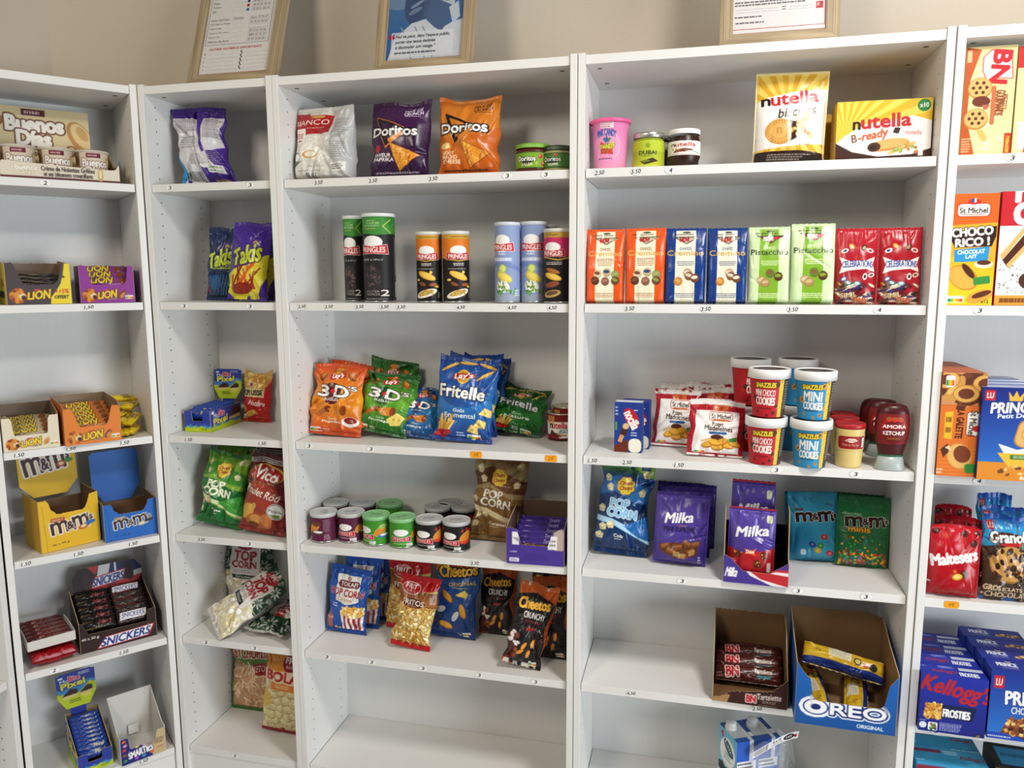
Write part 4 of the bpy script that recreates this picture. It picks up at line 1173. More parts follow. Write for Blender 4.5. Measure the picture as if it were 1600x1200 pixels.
# purple box of chocolate bars
def bars_in(root_loc, rz, n, place, size, artf, back, name, labels, cat, group, T=None, seed=5, prof='bar'):
    """n wrapped bars; place(i) -> (dx, dy, dz, lean, yaw, tilt) in the tray's frame."""
    L, B, Th = size; first = None
    for i in range(n):
        dx, dy, dz, ln, yw, tl = place(i); loc = away(root_loc, rz, dx, dy, dz)
        if first is None:
            first = thing(name, labels(i), cat, group, loc, rz + yw, ln, tl); SETTLE.pop(first.name, None)
            bag_parts(first, artf(L, B).done(), L, B, Th, back, 'bar', (0.06, 0.06), seed, 0.8, pinch=0.0, names=('wrapper', 'lower_seal', 'upper_seal'), ycen=0)
        else: dup(first, labels(i), loc, rz + yw, ln, tl)
    return first


ORD = ['first', 'second', 'third', 'fourth', 'fifth', 'sixth', 'seventh', 'eighth', 'ninth', 'tenth']


def purple_bar(w, h):
    a = Art(w, h, '#3f2d80', 0.0014, seed=3); a.R(0, 0.1, 1, 0.35, '#5c3422'); a.S(0.05, 0.14, 0.95, 0.3, 1, '#7a4a30'); a.T('Tendre', 0.62, 0.45, 0.84, 0.75, '#cfc6e6', sh=0.2); a.R(0, 0.85, 1, 0.95, '#5b48a0'); return a


def purple_front(w, h):
    a = Art(w, h, '#4a3590', seed=2); a.S(0.3, 0.12, 0.75, 0.3, 4, '#372878'); a.S(0.06, 0.30, 0.2, 0.36, 1, '#e8e4f2'); a.RR(0.05, 0.06, 0.22, 0.17, 0.03, '#e6e2ee'); a.S(0.07, 0.08, 0.2, 0.15, 2, '#4a3590')
    a.RR(0.82, 0.42, 0.99, 0.98, 0.04, '#b9a79a'); a.R(0.72, 0.44, 0.88, 0.80, '#eeecea'); a.T('JP', 0.125, 0.56, 0.17, 0.74, '#333', rot=90)
    a.R(0.10, 0.52, 0.22, 0.86, '#eeecea'); a.T('JP', 0.13, 0.6, 0.2, 0.74, '#333', rot=-90); a.S(0.75, 0.5, 0.86, 0.72, 2, '#555'); return a


sp = spot(3, 4, 792, 881, 883, 815)
loc, rz, W, H = sp
t = thing('bar_display_box', 'purple display box of wrapped chocolate bars beside the brown popcorn bag', 'display box', None, loc, rz + 2)
tray_parts(t, W, 0.165, purple_front(W, 0.10).done(), lerp_prof([(0, 0.095), (0.05, 0.098), (0.18, 0.092), (0.26, 0.052), (0.72, 0.052), (0.80, 0.088), (0.95, 0.10), (1, 0.098)]), lerp_prof([(0, 0.097), (0.4, 0.11), (1, 0.125)]), 0.125, '#43307e', '#5d4a3c', jag=0.002, hfm=0.10)
bars_in(away(loc, rz, 0, 0), rz + 2, 5, lambda i: (0.0, 0.012 + 0.026 * i, 0.035 + 0.006 * i, 55, 0, 0), (W * 0.9, 0.042, 0.018), purple_bar, '#3f2d7c', 'chocolate_bar', lambda i: 'purple wrapped chocolate bar in the purple display box, %s from the front' % ORD[i], 'chocolate bar', 'bars in the purple display box')


# fifth shelf: popcorn, corn chips, puffs
def caramel(w, h):
    a = Art(w, h, '#1d51a8', seed=7); a.G(0, 0.4, '#173f8a', '#1d51a8')
    a.P([(0.22, 0.88), (0.80, 0.88), (0.82, 0.50), (0.52, 0.45), (0.22, 0.50)], '#ece8e2', ol='#1a3a80', ow=0.006)
    a.RR(0.28, 0.70, 0.78, 0.80, 0.02, '#6e1c28'); a.P([(0.25, 0.75), (0.30, 0.80), (0.30, 0.70)], '#6e1c28'); a.P([(0.81, 0.75), (0.76, 0.80), (0.76, 0.70)], '#6e1c28'); a.T('TOKAPI', 0.32, 0.722, 0.74, 0.78, '#f3ede4', b=0.06); a.O(0.53, 0.835, 0.03, '#7a2a34'); a.O(0.53, 0.835, 0.02, '#d9a58a')
    a.T('POP CORN', 0.10, 0.575, 0.90, 0.675, '#a61a2c', ol='#f0ece6', ow=0.06, b=0.05, rot=-3); a.T('Caramel', 0.28, 0.50, 0.68, 0.56, '#c8702a', sh=0.2, rot=-2)
    a.E(0.68, 0.34, 0.30, 0.08, '#e0b255'); a.bits(0.42, 0.27, 0.95, 0.42, 60, 0.028, 0.02, ['#f2d89a', '#e0a94a', '#d18f30', '#f7e7bb'], wob=0.5)
    for i in range(9):
        x0, x1 = 0.40 + i * 0.062, 0.40 + (i + 1) * 0.062; f = lambda x: 0.68 + (x - 0.68) * 0.86
        a.P([(x0, 0.30 - 0.05 * math.sin((i) / 9 * math.pi)), (x1, 0.30 - 0.05 * math.sin((i + 1) / 9 * math.pi)), (f(x1), 0.07), (f(x0), 0.07)], ('#eee8e2', '#9c2230')[i % 2])
    a.P([(0.06, 0.24), (0.2, 0.24), (0.18, 0.06), (0.08, 0.06)], '#a5604a'); a.E(0.13, 0.24, 0.09, 0.03, '#c98a70'); a.P([(0.08, 0.25), (0.12, 0.36), (0.18, 0.25)], '#b9543c'); a.S(0.12, 0.40, 0.32, 0.46, 2, '#e8eefa'); a.popcorn(0.28, 0.08, 0.025, '#d9b070'); a.popcorn(0.36, 0.07, 0.02, '#d9b070')
    return a


g = 'blue caramel popcorn bags'
sp = spot(3, 5, 506, 570, 996, 892, lean=10)
new_bag('popcorn_bag', 'blue and white caramel popcorn bag, front one of three', 'popcorn bag', sp, caramel, 0.055, '#173f8a', g, 10, tilt=3, seed=81, cr=1.0)
sp = spot(3, 5, 532, 590, 978, 873, 0.165, lean=7)
new_bag('popcorn_bag', 'blue and white caramel popcorn bag, middle one of three', 'popcorn bag', sp, caramel, 0.035, '#173f8a', g, 7, tilt=3, seed=83, cr=1.1)
sp = spot(3, 5, 548, 608, 962, 866, 0.225, lean=4)
new_bag('popcorn_bag', 'blue and white caramel popcorn bag, rearmost of three', 'popcorn bag', sp, caramel, 0.035, '#173f8a', g, 4, tilt=2, seed=84, cr=1.1)


def fritos(w, h):
    a = Art(w, h, '#c7a25a', seed=9); a.R(0, 0, 1, 0.075, '#b3141a'); a.P([(0, 0.86), (0.3, 0.80), (0.5, 0.79), (1, 0.84), (1, 1), (0, 1)], '#b3141a')
    a.bits(0.02, 0.08, 0.98, 0.62, 260, 0.045, 0.020, ['#d9b56a', '#c79a48', '#e9cd8a', '#b58434', '#f1dca4'], ol='#8a6424', ow=0.003, wob=0.9)
    a.P([(0, 0.62), (1, 0.60), (1, 0.80), (0.5, 0.80), (0, 0.84)], '#8a4e22'); a.G(0.62, 0.8, '#a8682a', '#8a4e22', 0, 1)
    a.E(0.34, 0.83, 0.24, 0.085, '#f0e9e4'); a.E(0.34, 0.83, 0.225, 0.075, '#b3141a'); a.T('FRIT', 0.19, 0.825, 0.49, 0.885, '#f6f0ea', b=0.07, sh=0.1); a.T('RAVICH', 0.22, 0.775, 0.46, 0.808, '#f6f0ea', b=0.04)
    a.E(0.45, 0.635, 0.34, 0.075, '#c98a3c'); a.E(0.45, 0.64, 0.32, 0.066, '#5a2618'); a.T('FRITOS', 0.16, 0.61, 0.74, 0.68, '#f4ede2', b=0.04); a.S(0.3, 0.585, 0.6, 0.6, 1, '#f0d8a0'); return a


g = 'clear fronted corn strip bags with red ends'
sp = spot(3, 5, 609, 672, 1022, 908, lean=14)
new_bag('corn_strip_bag', 'clear bag of corn strips with red ends, at the shelf edge', 'snack bag', sp, fritos, 0.055, '#a8141a', g, 14, tilt=6, seed=91, cr=1.3, seal=(0.07, 0.05))
sp = spot(3, 5, 600, 668, 990, 880, lean=8)
new_bag('corn_strip_bag', 'clear bag of corn strips with red ends, behind the front one', 'snack bag', sp, fritos, 0.05, '#a8141a', g, 8, tilt=2, seed=93, cr=1.2, seal=(0.07, 0.05))


def puff_blue(w, h):
    a = Art(w, h, '#1d4a94', seed=10); a.G(0, 1, '#123a7a', '#24569c'); a.P([(0, 0.9), (0.3, 1), (1, 1), (1, 0.93), (0.6, 0.9), (0, 0.82)], '#d9681e')
    a.T('Cheetos', 0.10, 0.78, 0.92, 0.92, '#f2b632', ol='#151011', ow=0.16, b=0.08, rot=10); a.T('ORIGINAL', 0.36, 0.675, 0.94, 0.72, '#e8b24a', b=0.06, rot=7); a.S(0.45, 0.63, 0.85, 0.66, 1, '#d9b860')
    for x, y, r in ((0.35, 0.53, -40), (0.72, 0.36, -75), (0.36, 0.17, -20)): 
        a.E(x, y, 0.17, 0.042, '#b9701c', r); a.E(x, y + 0.006, 0.155, 0.032, '#e9a637', r)
    a.P([(0.54, 0.56), (0.72, 0.62), (0.80, 0.58), (0.78, 0.53)], '#f0cf62', ol='#b88a2c', ow=0.003); a.E(0.2, 0.36, 0.13, 0.04, '#f0efec', 20, alpha=0.9); a.E(0.56, 0.29, 0.13, 0.035, '#f0efec', 60, alpha=0.9)
    a.nutri(0.72, 0.03, 0.90, 0.085); a.S(0.6, 0.03, 0.7, 0.08, 2, '#e2e8f2'); return a


def puff_black(w, h):
    a = Art(w, h, '#191314', seed=11); a.P([(0, 1), (1, 1), (1, 0.80), (0.5, 0.90), (0, 0.84)], '#c25a1c'); a.P([(1, 0.9), (0.88, 0.5), (1, 0.1)], '#a8481a')
    a.T('Cheetos', 0.08, 0.71, 0.86, 0.83, '#f0b434', ol='#120c0c', ow=0.16, b=0.08, rot=5); a.T('CRUNCHY', 0.26, 0.595, 0.80, 0.67, '#efece8', b=0.05); a.T('FLAMIN HOT', 0.34, 0.54, 0.76, 0.57, '#b82a2a', b=0.03)
    a.E(0.52, 0.47, 0.12, 0.018, '#a81c1c', 10)
    for x, y, r in ((0.45, 0.26, 60), (0.66, 0.30, 85), (0.38, 0.18, 40), (0.60, 0.17, 80)): a.E(x, y, 0.11, 0.025, '#b9641c', r, wob=0.3); a.E(x, y, 0.09, 0.018, '#e69a30', r, wob=0.4)
    a.P([(0.05, 0.06), (0.2, 0.05), (0.24, 0.3), (0.12, 0.44)], '#6a2a24', alpha=0.9); a.bits(0.06, 0.08, 0.28, 0.4, 12, 0.03, 0.02, ['#7a3a2c', '#d9d2ca', '#8a4a34']); a.nutri(0.66, 0.03, 0.86, 0.09); a.P([(0, 0), (0.3, 0), (0, 0.07)], '#a8481a'); return a


sp = spot(3, 5, 671, 741, 1004, 878, lean=9)
new_bag('cheese_puff_bag', 'blue cheese puff bag with yellow lettering, beside the corn strips', 'snack bag', sp, puff_blue, 0.06, '#16407e', None, 9, tilt=3, seed=95, cr=1.1)
g = 'black and orange hot puff bags'
sp = spot(3, 5, 750, 806, 993, 884, lean=9)
new_bag('hot_puff_bag', 'black and orange hot puff bag, left of the dark group', 'snack bag', sp, puff_black, 0.055, '#2a1a18', g, 9, tilt=1, seed=96, cr=1.1)
sp = spot(3, 5, 826, 890, 1036, 908, lean=9)
new_bag('hot_puff_bag', 'black and orange hot puff bag against the right upright', 'snack bag', sp, puff_black, 0.06, '#2a1a18', g, 9, tilt=1, seed=97, cr=1.1)
sp = spot(3, 5, 826, 888, 1000, 880, lean=7)
new_bag('hot_puff_bag', 'black and orange hot puff bag hidden behind the right one', 'snack bag', sp, puff_black, 0.05, '#2a1a18', g, 7, tilt=2, seed=98, cr=1.1)
sp = spot(3, 5, 782, 846, 1054, 922, lean=13, yaw=8)
new_bag('hot_puff_bag', 'black and orange hot puff bag tilted sideways at the shelf edge', 'snack bag', sp, puff_black, 0.055, '#c9c2b8', g, 13, tilt=14, seed=99, cr=1.4)

# ------------------------------------------------------------------ wide bookcase on the right
def pink_label(w, h):
    a = Art(w, h, '#e58bb4', 0.0009, seed=3); a.G(0, 1, '#ea9cc0', '#d977a8')
    a.O(0.47, 0.50, 0.30, '#f0b6d2'); a.O(0.47, 0.50, 0.285, '#e795bb')
    a.T('PINK CANDY', 0.30, 0.66, 0.62, 0.80, '#3a5aa0', arc=0.35, b=0.05); a.P([(0.47, 0.72), (0.43, 0.58), (0.51, 0.58)], '#2d5a9a')
    for i, c in enumerate(('#e9d23a', '#3a8a4a', '#3a6ab0', '#d9442a', '#e9d23a', '#5aa04a', '#d9902a')): 
        t = 2 * math.pi * i / 7; a.P([(0.47, 0.52), (0.47 + 0.12 * math.cos(t), 0.52 + 0.16 * math.sin(t)), (0.47 + 0.12 * math.cos(t + 0.4), 0.52 + 0.16 * math.sin(t + 0.4))], c)
    a.T('CANDY', 0.36, 0.44, 0.60, 0.53, '#e9d23a', ol='#2a6a3a', b=0.1, rot=4); a.T('STAR', 0.37, 0.34, 0.57, 0.43, '#e0522a', ol='#7a1c1c', b=0.1, rot=-3)
    a.S(0.32, 0.20, 0.62, 0.27, 1, '#7a3a6a'); a.R(0.36, 0.86, 0.58, 1.0, '#e6ccd4'); a.S(0.37, 0.87, 0.57, 0.99, 3, '#a05a7a'); return a


tub('candy_tub', 'pink cotton candy tub on the left end of the top shelf', 'candy tub', spot(4, 1, 918, 979, 264, 185, 0.05), pink_label, '#e58bb4', '#ef5f98', 0.86, None, None, 1.06)


def dubai(w, h):
    a = Art(w, h, '#b7c42c', 0.0009, seed=3); a.G(0, 0.6, '#cfd236', '#9fb026'); a.O(0.5, 0.80, 0.09, '#8aa022'); a.T('DUBAI', 0.34, 0.48, 0.66, 0.62, '#1c1f12', b=0.05); a.S(0.4, 0.4, 0.62, 0.45, 1, '#3a4018')
    a.P([(0.36, 0.24), (0.60, 0.36), (0.70, 0.24), (0.45, 0.12)], '#3a2415'); a.P([(0.38, 0.25), (0.5, 0.31), (0.56, 0.25), (0.45, 0.18)], '#6a7a22'); a.S(0.2, 0.05, 0.8, 0.10, 1, '#f0f2d0'); return a


sp = spot(4, 1, 987, 1037, 262, 205, 0.05)
jar('pistachio_cream_jar', 'yellow-green spread jar with a silver lid on the top shelf', 'spread jar', sp, [(0.93, 0), (1, 0.04), (1, 0.74), (0.94, 0.79), (0.9, 0.83)], '#8a9a24', dubai, (0.03, 0.76), 0.99, 0.014, '#c9c6c0', top=M_METAL)
sp = spot(4, 1, 1020, 1052, 258, 212, 0.16)
jar('spread_jar', 'dark jar half hidden between the green spread jar and white lidded jar', 'spread jar', sp, [(0.93, 0), (1, 0.04), (1, 0.74), (0.94, 0.79), (0.9, 0.83)], '#3c2a1c', None, (0.03, 0.76), 0.99, 0.012, '#2a2522')


def spread(w, h):
    a = Art(w, h, '#eee9e0', 0.0009, seed=3); a.T('n', 0.26, 0.62, 0.335, 0.80, '#1a1412', b=0.1); a.T('utella', 0.345, 0.62, 0.72, 0.88, '#c1202a', b=0.07)
    a.P([(0.3, 0.22), (0.55, 0.30), (0.7, 0.42), (0.52, 0.5), (0.36, 0.42)], '#6a3218'); a.bits(0.28, 0.25, 0.6, 0.5, 12, 0.05, 0.04, ['#8a4a22', '#c98a3c', '#7a2a1c', '#e0b060']); a.L([(0.52, 0.40), (0.80, 0.22)], 0.05, '#8d8a86'); a.S(0.1, 0.1, 0.3, 0.8, 6, '#b9b2a8'); a.R(0, 0, 1, 0.06, '#3a1c10'); a.S(0.2, 0.08, 0.8, 0.16, 1, '#6a4a3a'); return a


sp = spot(4, 1, 1043, 1094, 260, 200, 0.05)
jar('hazelnut_spread_jar', 'chocolate spread jar with a white lid, right of the green spread jar', 'spread jar', sp, [(0.80, 0), (0.90, 0.02), (0.93, 0.20), (1.0, 0.28), (1, 0.66), (0.93, 0.78), (0.90, 0.82)], '#2e160c', spread, (0.30, 0.68), 1.0, 0.012, '#f2f0ea')


def sun(a, cx, cy, n, c1, c2):
    a.rays(cx, cy, n, c1, 2.5); return a


def biscuits(w, h):
    a = Art(w, h, '#d9a52c', seed=4); a.rays(0.45, 0.5, 22, '#eccb62', 2.0)
    a.P([(0, 0.66), (0.2, 0.72), (0.6, 0.78), (1, 0.80), (1, 0.20), (0, 0.13)], '#f1ede6'); a.P([(0, 0), (1, 0), (1, 0.10), (0.6, 0.12), (0, 0.11)], '#2a1610')
    a.R(0.0, 0.97, 1, 1, '#e9d9a0'); a.R(0.0, 0.0, 0.03, 1, '#e6d7a8', 0.7); a.R(0.97, 0, 1, 1, '#e6d7a8', 0.7)
    a.T('n', 0.09, 0.625, 0.205, 0.70, '#17110f', b=0.1, rot=3); a.T('utella', 0.22, 0.64, 0.86, 0.775, '#c01f2a', b=0.07, rot=5)
    a.T('biscuits', 0.33, 0.505, 0.84, 0.605, '#2a1710', b=0.04, sh=0.25, rot=7)
    a.E(0.36, 0.33, 0.21, 0.145, '#c88a3c'); a.E(0.36, 0.335, 0.195, 0.132, '#dfa858'); a.E(0.35, 0.34, 0.14, 0.095, '#c98f42'); a.E(0.35, 0.34, 0.128, 0.085, '#e0ad60'); a.T('n', 0.315, 0.31, 0.385, 0.375, '#c08a3e', b=0.08)
    for i in range(26):
        t = 2 * math.pi * i / 26; a.O(0.36 + 0.172 * math.cos(t), 0.335 + 0.118 * math.sin(t), 0.009, '#b87a30')
    a.P([(0.50, 0.22), (0.60, 0.26), (0.58, 0.44), (0.48, 0.46), (0.52, 0.36)], '#3a1c10'); 
    for i in range(3): a.E(0.68, 0.40 + i * 0.045, 0.11, 0.04, '#b97a34'); a.E(0.68, 0.41 + i * 0.045, 0.105, 0.036, '#dca75a')
    a.bits(0.54, 0.26, 0.78, 0.36, 14, 0.03, 0.016, ['#c98a44', '#e0c27a', '#a8642c', '#d9b060']); a.S(0.62, 0.17, 0.8, 0.2, 2, '#4a3a30'); a.S(0.2, 0.03, 0.8, 0.09, 3, '#d9cfc4'); return a


sp = spot(4, 1, 1177, 1293, 255, 112, 0.05, 5)
new_bag('biscuit_pouch', 'tall yellow and white filled biscuit pouch standing on the top shelf', 'biscuit pouch', sp, biscuits, 0.06, '#d9b04a', None, 5, tilt=1.5, seed=101, cr=0.35, prof='stand', seal=(0.02, 0.05), pinch=0.03)


def bready(w, h):
    a = Art(w, h, '#e2b21f', seed=5); a.rays(0.1, 0.45, 26, '#f0cf55', 3.0)
    a.P([(0, 0.28), (0.1, 0.42), (0.3, 0.60), (0.62, 0.66), (0.8, 0.72), (1, 0.62), (1, 0.05), (0, 0.05)], '#f2eee6'); a.P([(0, 0), (1, 0), (1, 0.16), (0.8, 0.07), (0.45, 0.05), (0.18, 0.14), (0, 0.30)], '#3a1c12')
    a.T('n', 0.18, 0.52, 0.255, 0.645, '#17110f', b=0.1); a.T('utella', 0.27, 0.54, 0.78, 0.76, '#c01f2a', b=0.08, rot=2)
    a.T('B', 0.17, 0.30, 0.225, 0.43, '#7a3018', b=0.05, rot=8); a.T('-ready', 0.24, 0.31, 0.55, 0.49, '#c8542a', b=0.05, sh=0.25, rot=10)
    a.E(0.56, 0.24, 0.22, 0.10, '#c98a42', 8); a.E(0.57, 0.26, 0.20, 0.075, '#e0ac62', 8); a.E(0.41, 0.21, 0.07, 0.08, '#4a2414', 8); a.E(0.40, 0.20, 0.04, 0.045, '#2a130a')
    a.E(0.70, 0.18, 0.16, 0.04, '#d9b464', 22); a.bits(0.62, 0.10, 0.85, 0.22, 16, 0.03, 0.03, ['#8aa04a', '#c9924a', '#a8642c', '#d9bd74'])
    a.P([(0.64, 0.42), (0.94, 0.36), (0.95, 0.48), (0.66, 0.52)], '#f4efe6'); a.T('nutella', 0.73, 0.40, 0.90, 0.475, '#b8242c', rot=-5); a.P([(0.60, 0.44), (0.66, 0.42), (0.68, 0.52), (0.62, 0.53)], '#3a1c12')
    a.O(0.91, 0.88, 0.105, '#1f7a34'); a.T('x10', 0.866, 0.845, 0.955, 0.92, '#f4f2ea', b=0.05); a.R(0.87, 0.04, 0.92, 0.14, '#e9e4da'); return a


loc, rz, W, H = spot(4, 1, 1307, 1456, 250, 158, 0.05)
t = thing('biscuit_carton', 'yellow and white filled wafer carton marked x10 at the right of the top shelf', 'biscuit carton', None, loc, rz, 2); box_parts(t, W, 0.075, H, bready(W, H).done(), '#d9a520')
loc, rz, W, H = spot(4, 1, 1289, 1420, 248, 176, 0.16)
t = thing('biscuit_carton', 'yellow carton peeking out behind the x10 carton', 'biscuit carton', None, loc, rz); box_parts(t, W, 0.075, H, None, '#c99a24', None)


# the row of eight pouches
def eggs(a, kinds, cx, cy):
    for i, (x, y, r, base, top) in enumerate(kinds):
        a.E(cx + x, cy + y, 0.105, 0.058, np.clip(rgb(base) * 0.8, 0, 1), r); a.E(cx + x, cy + y + 0.004, 0.098, 0.052, base, r)
        if top: a.E(cx + x - 0.01, cy + y + 0.012, 0.08, 0.022, top, r)


def egg_bag(bg, band, t1, t2, c1, c2, extra, kinds, em):
    def f(w, h):
        a = Art(w, h, bg, seed=6); a.R(0.26, 0, 0.74 if band != '#7fae2e' else 0.72, 1, band); a.R(0, 0.965, 1, 1, bg)
        a.P([(0.18, 0.885), (0.86, 0.885), (0.52, 0.78)], em[0]); a.P([(0.28, 0.87), (0.76, 0.87), (0.52, 0.795)], em[1]); a.T('NOVI', 0.36, 0.815, 0.58, 0.87, em[2], b=0.10); a.L([(0.6, 0.86), (0.8, 0.86)], 0.008, em[1]); a.L([(0.58, 0.84), (0.72, 0.84)], 0.008, em[1])
        a.S(0.16, 0.90, 0.84, 0.925, 1, '#3a3428'); a.E(0.52, 0.94, 0.1, 0.012, '#3a3a2a')
        a.T('ovetti', 0.36, 0.70, 0.64, 0.755, c1, b=0.02); a.T(t1, 0.06, 0.63, 0.94, 0.70, c2, b=0.03)
        if t2: a.T(t2, 0.30, 0.565, 0.72, 0.61, c1, b=0.02)
        a.S(0.28, 0.49, 0.74, 0.56, 3, extra, 0.5, True); a.S(0.24, 0.07, 0.76, 0.14, 3, extra, 0.5, True)
        eggs(a, kinds, 0.5, 0.32); return a
    return f


K1 = ((-0.18, 0.07, -10, '#d9cba8', '#7a4a30'), (0.06, 0.09, 0, '#c9b088', '#2a4a7a'), (0.28, 0.06, 15, '#8a9a5a', '#a8a86a'), (-0.24, -0.02, 20, '#5a3428', '#7a4a3a'), (0.02, -0.03, 5, '#8a5a48', '#a87a64'), (0.28, -0.02, -20, '#6a4434', '#8a9a4a'))
K2 = ((0.06, 0.08, 0, '#c9a070', '#dcd4c0'), (0.10, 0.04, -15, '#8a5a40', '#d9d0bc'), (0.24, 0.01, 5, '#7a4a34', '#efe4d0'), (-0.16, -0.03, -30, '#c9853a', '#e0a95a'))
K3 = ((0.02, 0.07, 10, '#6a7a34', '#8a5a3a'), (0.22, 0.03, 0, '#5a3a28', '#8aa032'), (-0.18, -0.02, 20, '#b99a6a', '#d9c49a'), (-0.08, -0.05, 10, '#b08a5a', '#cdb684'))
cre_o = egg_bag('#e2571c', '#efe9cc', 'Cremino', 'assortiti', '#8a4a2a', '#d9a55a', '#a8764a', K1, ('#6a6048', '#c9c2a8', '#b8202a'))
cre_b = egg_bag('#173a80', '#eae6d2', 'Cremino', None, '#3a4a78', '#d0a04a', '#4a5270', K2, ('#4a4a44', '#c9c2a8', '#b8202a'))
pis_g = egg_bag('#cfe3b4', '#7fae2e', 'Pistacchio', None, '#f0f4e0', '#33421c', '#e8f0d0', K3, ('#2a3a1c', '#c8202c', '#f0e8e0'))


def minis(w, h):
    a = Art(w, h, '#a91624', seed=7); a.G(0, 1, '#9a1220', '#b51a28'); a.bits(0.12, 0.01, 0.88, 0.26, 60, 0.06, 0.022, ['#2a1a18', '#7a4a2a', '#c9b8a0', '#3a2a5a', '#a8882a', '#5a1a1c', '#d9d2c8'], rot=40)
    a.T('TWIX', 0.42, 0.02, 0.78, 0.08, '#c8282a', ol='#e9c87a', b=0.08, rot=-4); a.T('SIMIL', 0.14, 0.09, 0.5, 0.15, '#e9d9b0', ol='#5a2a1a', b=0.05, rot=8)
    q = []
    for i in range(20):
        t = 2 * math.pi * i / 20; k = 1 if i % 2 else 0.86; q.append((0.5 + 0.42 * k * math.cos(t), 0.525 + 0.095 * k * math.sin(t)))
    a.P([(0.1, 0.62), (0.3, 0.57), (0.7, 0.57), (0.92, 0.62), (0.86, 0.52), (0.92, 0.42), (0.7, 0.46), (0.3, 0.44), (0.1, 0.40), (0.16, 0.52)], '#f2eee8'); a.T('CELEBRATIONS', 0.16, 0.475, 0.86, 0.56, '#2a3c8a', b=0.04, arc=0.15)
    for x, y, r, c, d in ((0.22, 0.70, 20, '#f0ece6', '#2a3a7a'), (0.38, 0.76, -40, '#c98a2a', '#e9d09a'), (0.66, 0.74, 60, '#1c1412', '#c0a06a'), (0.80, 0.70, -20, '#f0ece6', '#b8282a'), (0.2, 0.33, 30, '#3a4a8a', '#f0ece6'), (0.5, 0.27, 0, '#3aa0a8', '#f0ece6'), (0.68, 0.36, 80, '#f0ece6', '#3a2a22'), (0.84, 0.38, 20, '#e9e2d8', '#7a4a2a'), (0.30, 0.28, -30, '#2a7a8a', '#e8e4dc')): a.E(x, y, 0.085, 0.028, c, r); a.E(x, y, 0.05, 0.016, d, r)
    return a


g = 'egg sweet pouches in the second shelf row'
row = [(915, 975, 478, 359, cre_o, '#d9501a', 'orange and cream egg sweet pouch, left end of the row of eight', 'block', 0.05), (976, 1040, 478, 357, cre_o, '#d9501a', 'orange and cream egg sweet pouch, second of the row of eight', 'block', 0.05),
       (1038, 1103, 478, 357, cre_b, '#14346e', 'navy and cream egg sweet pouch beside the orange ones', 'block', 0.05), (1104, 1168, 478, 357, cre_b, '#14346e', 'navy and cream egg sweet pouch beside the green ones', 'block', 0.05),
       (1169, 1235, 478, 355, pis_g, '#bcd6a0', 'pale green pistachio egg sweet pouch beside the navy ones', 'block', 0.05), (1236, 1306, 478, 350, pis_g, '#bcd6a0', 'pale green pistachio egg sweet pouch, taller one beside the red pouches', 'block', 0.05),
       (1306, 1374, 478, 357, minis, '#96121e', 'red assorted chocolate pouch beside the green ones', 'stand', 0.05), (1374, 1444, 479, 356, minis, '#96121e', 'red assorted chocolate pouch, right end of the row of eight', 'stand', 0.05)]
for i, (xl, xr, yb, yt, af, bk, lb, pf, T) in enumerate(row):
    sp = spot(4, 2, xl + 0.5, xr - 0.5, yb, yt, 0.026, 3)
    new_bag('sweet_pouch', lb, 'sweet pouch', sp, af, T, bk, g, 3, seed=110 + i, cr=0.45 if pf == 'block' else 0.7, prof=pf, seal=(0.012, 0.035), pinch=0.0)


# third shelf
def choco_stick(w, h):
    a = Art(w, h, '#223a8a', seed=3); a.P([(0, 0), (0.5, 0), (0.5, 0.26), (0, 0.12)], '#6a2a1a'); a.E(0.62, 0.68, 0.40, 0.12, '#c01f26', -62); a.T('nocilla', 0.30, 0.56, 0.98, 0.74, '#f4f2ee', b=0.07, rot=-62); a.S(0.7, 0.82, 0.85, 0.86, 1, '#f4f2ee')
    a.L([(0.2, 0.2), (0.42, 0.52)], 0.08, '#d99a52'); a.L([(0.3, 0.34), (0.45, 0.56)], 0.11, '#4a2214'); a.E(0.42, 0.52, 0.12, 0.06, '#d9b88a', 40)
    a.RR(0.52, 0.0, 0.98, 0.28, 0.1, '#e9ead6'); a.R(0.04, 0.44, 0.1, 0.6, '#5aa04a'); a.S(0.6, 0.32, 0.85, 0.42, 2, '#dfe4f4'); a.S(0.04, 0.72, 0.14, 0.92, 3, '#c9d2ee'); return a


loc, rz, W, H = spot(4, 3, 960, 1003, 707, 629, yaw=-4)
t = thing('snack_carton', 'small blue chocolate dip carton at the left of the madeleines', 'snack carton', None, loc, rz); box_parts(t, W, 0.035, H, choco_stick(W, H).done(), '#22367e', Art(W, 0.035, '#c9ccd6', 0.002).R(0.1, 0.2, 0.9, 0.8, '#dfe2ea').done())
t = thing('snack_carton', 'small blue carton just behind the front chocolate dip carton', 'snack carton', None, away(loc, rz, 0.012, 0.05), rz); box_parts(t, W, 0.035, H * 0.97, choco_stick(W, H).done(), '#22367e')


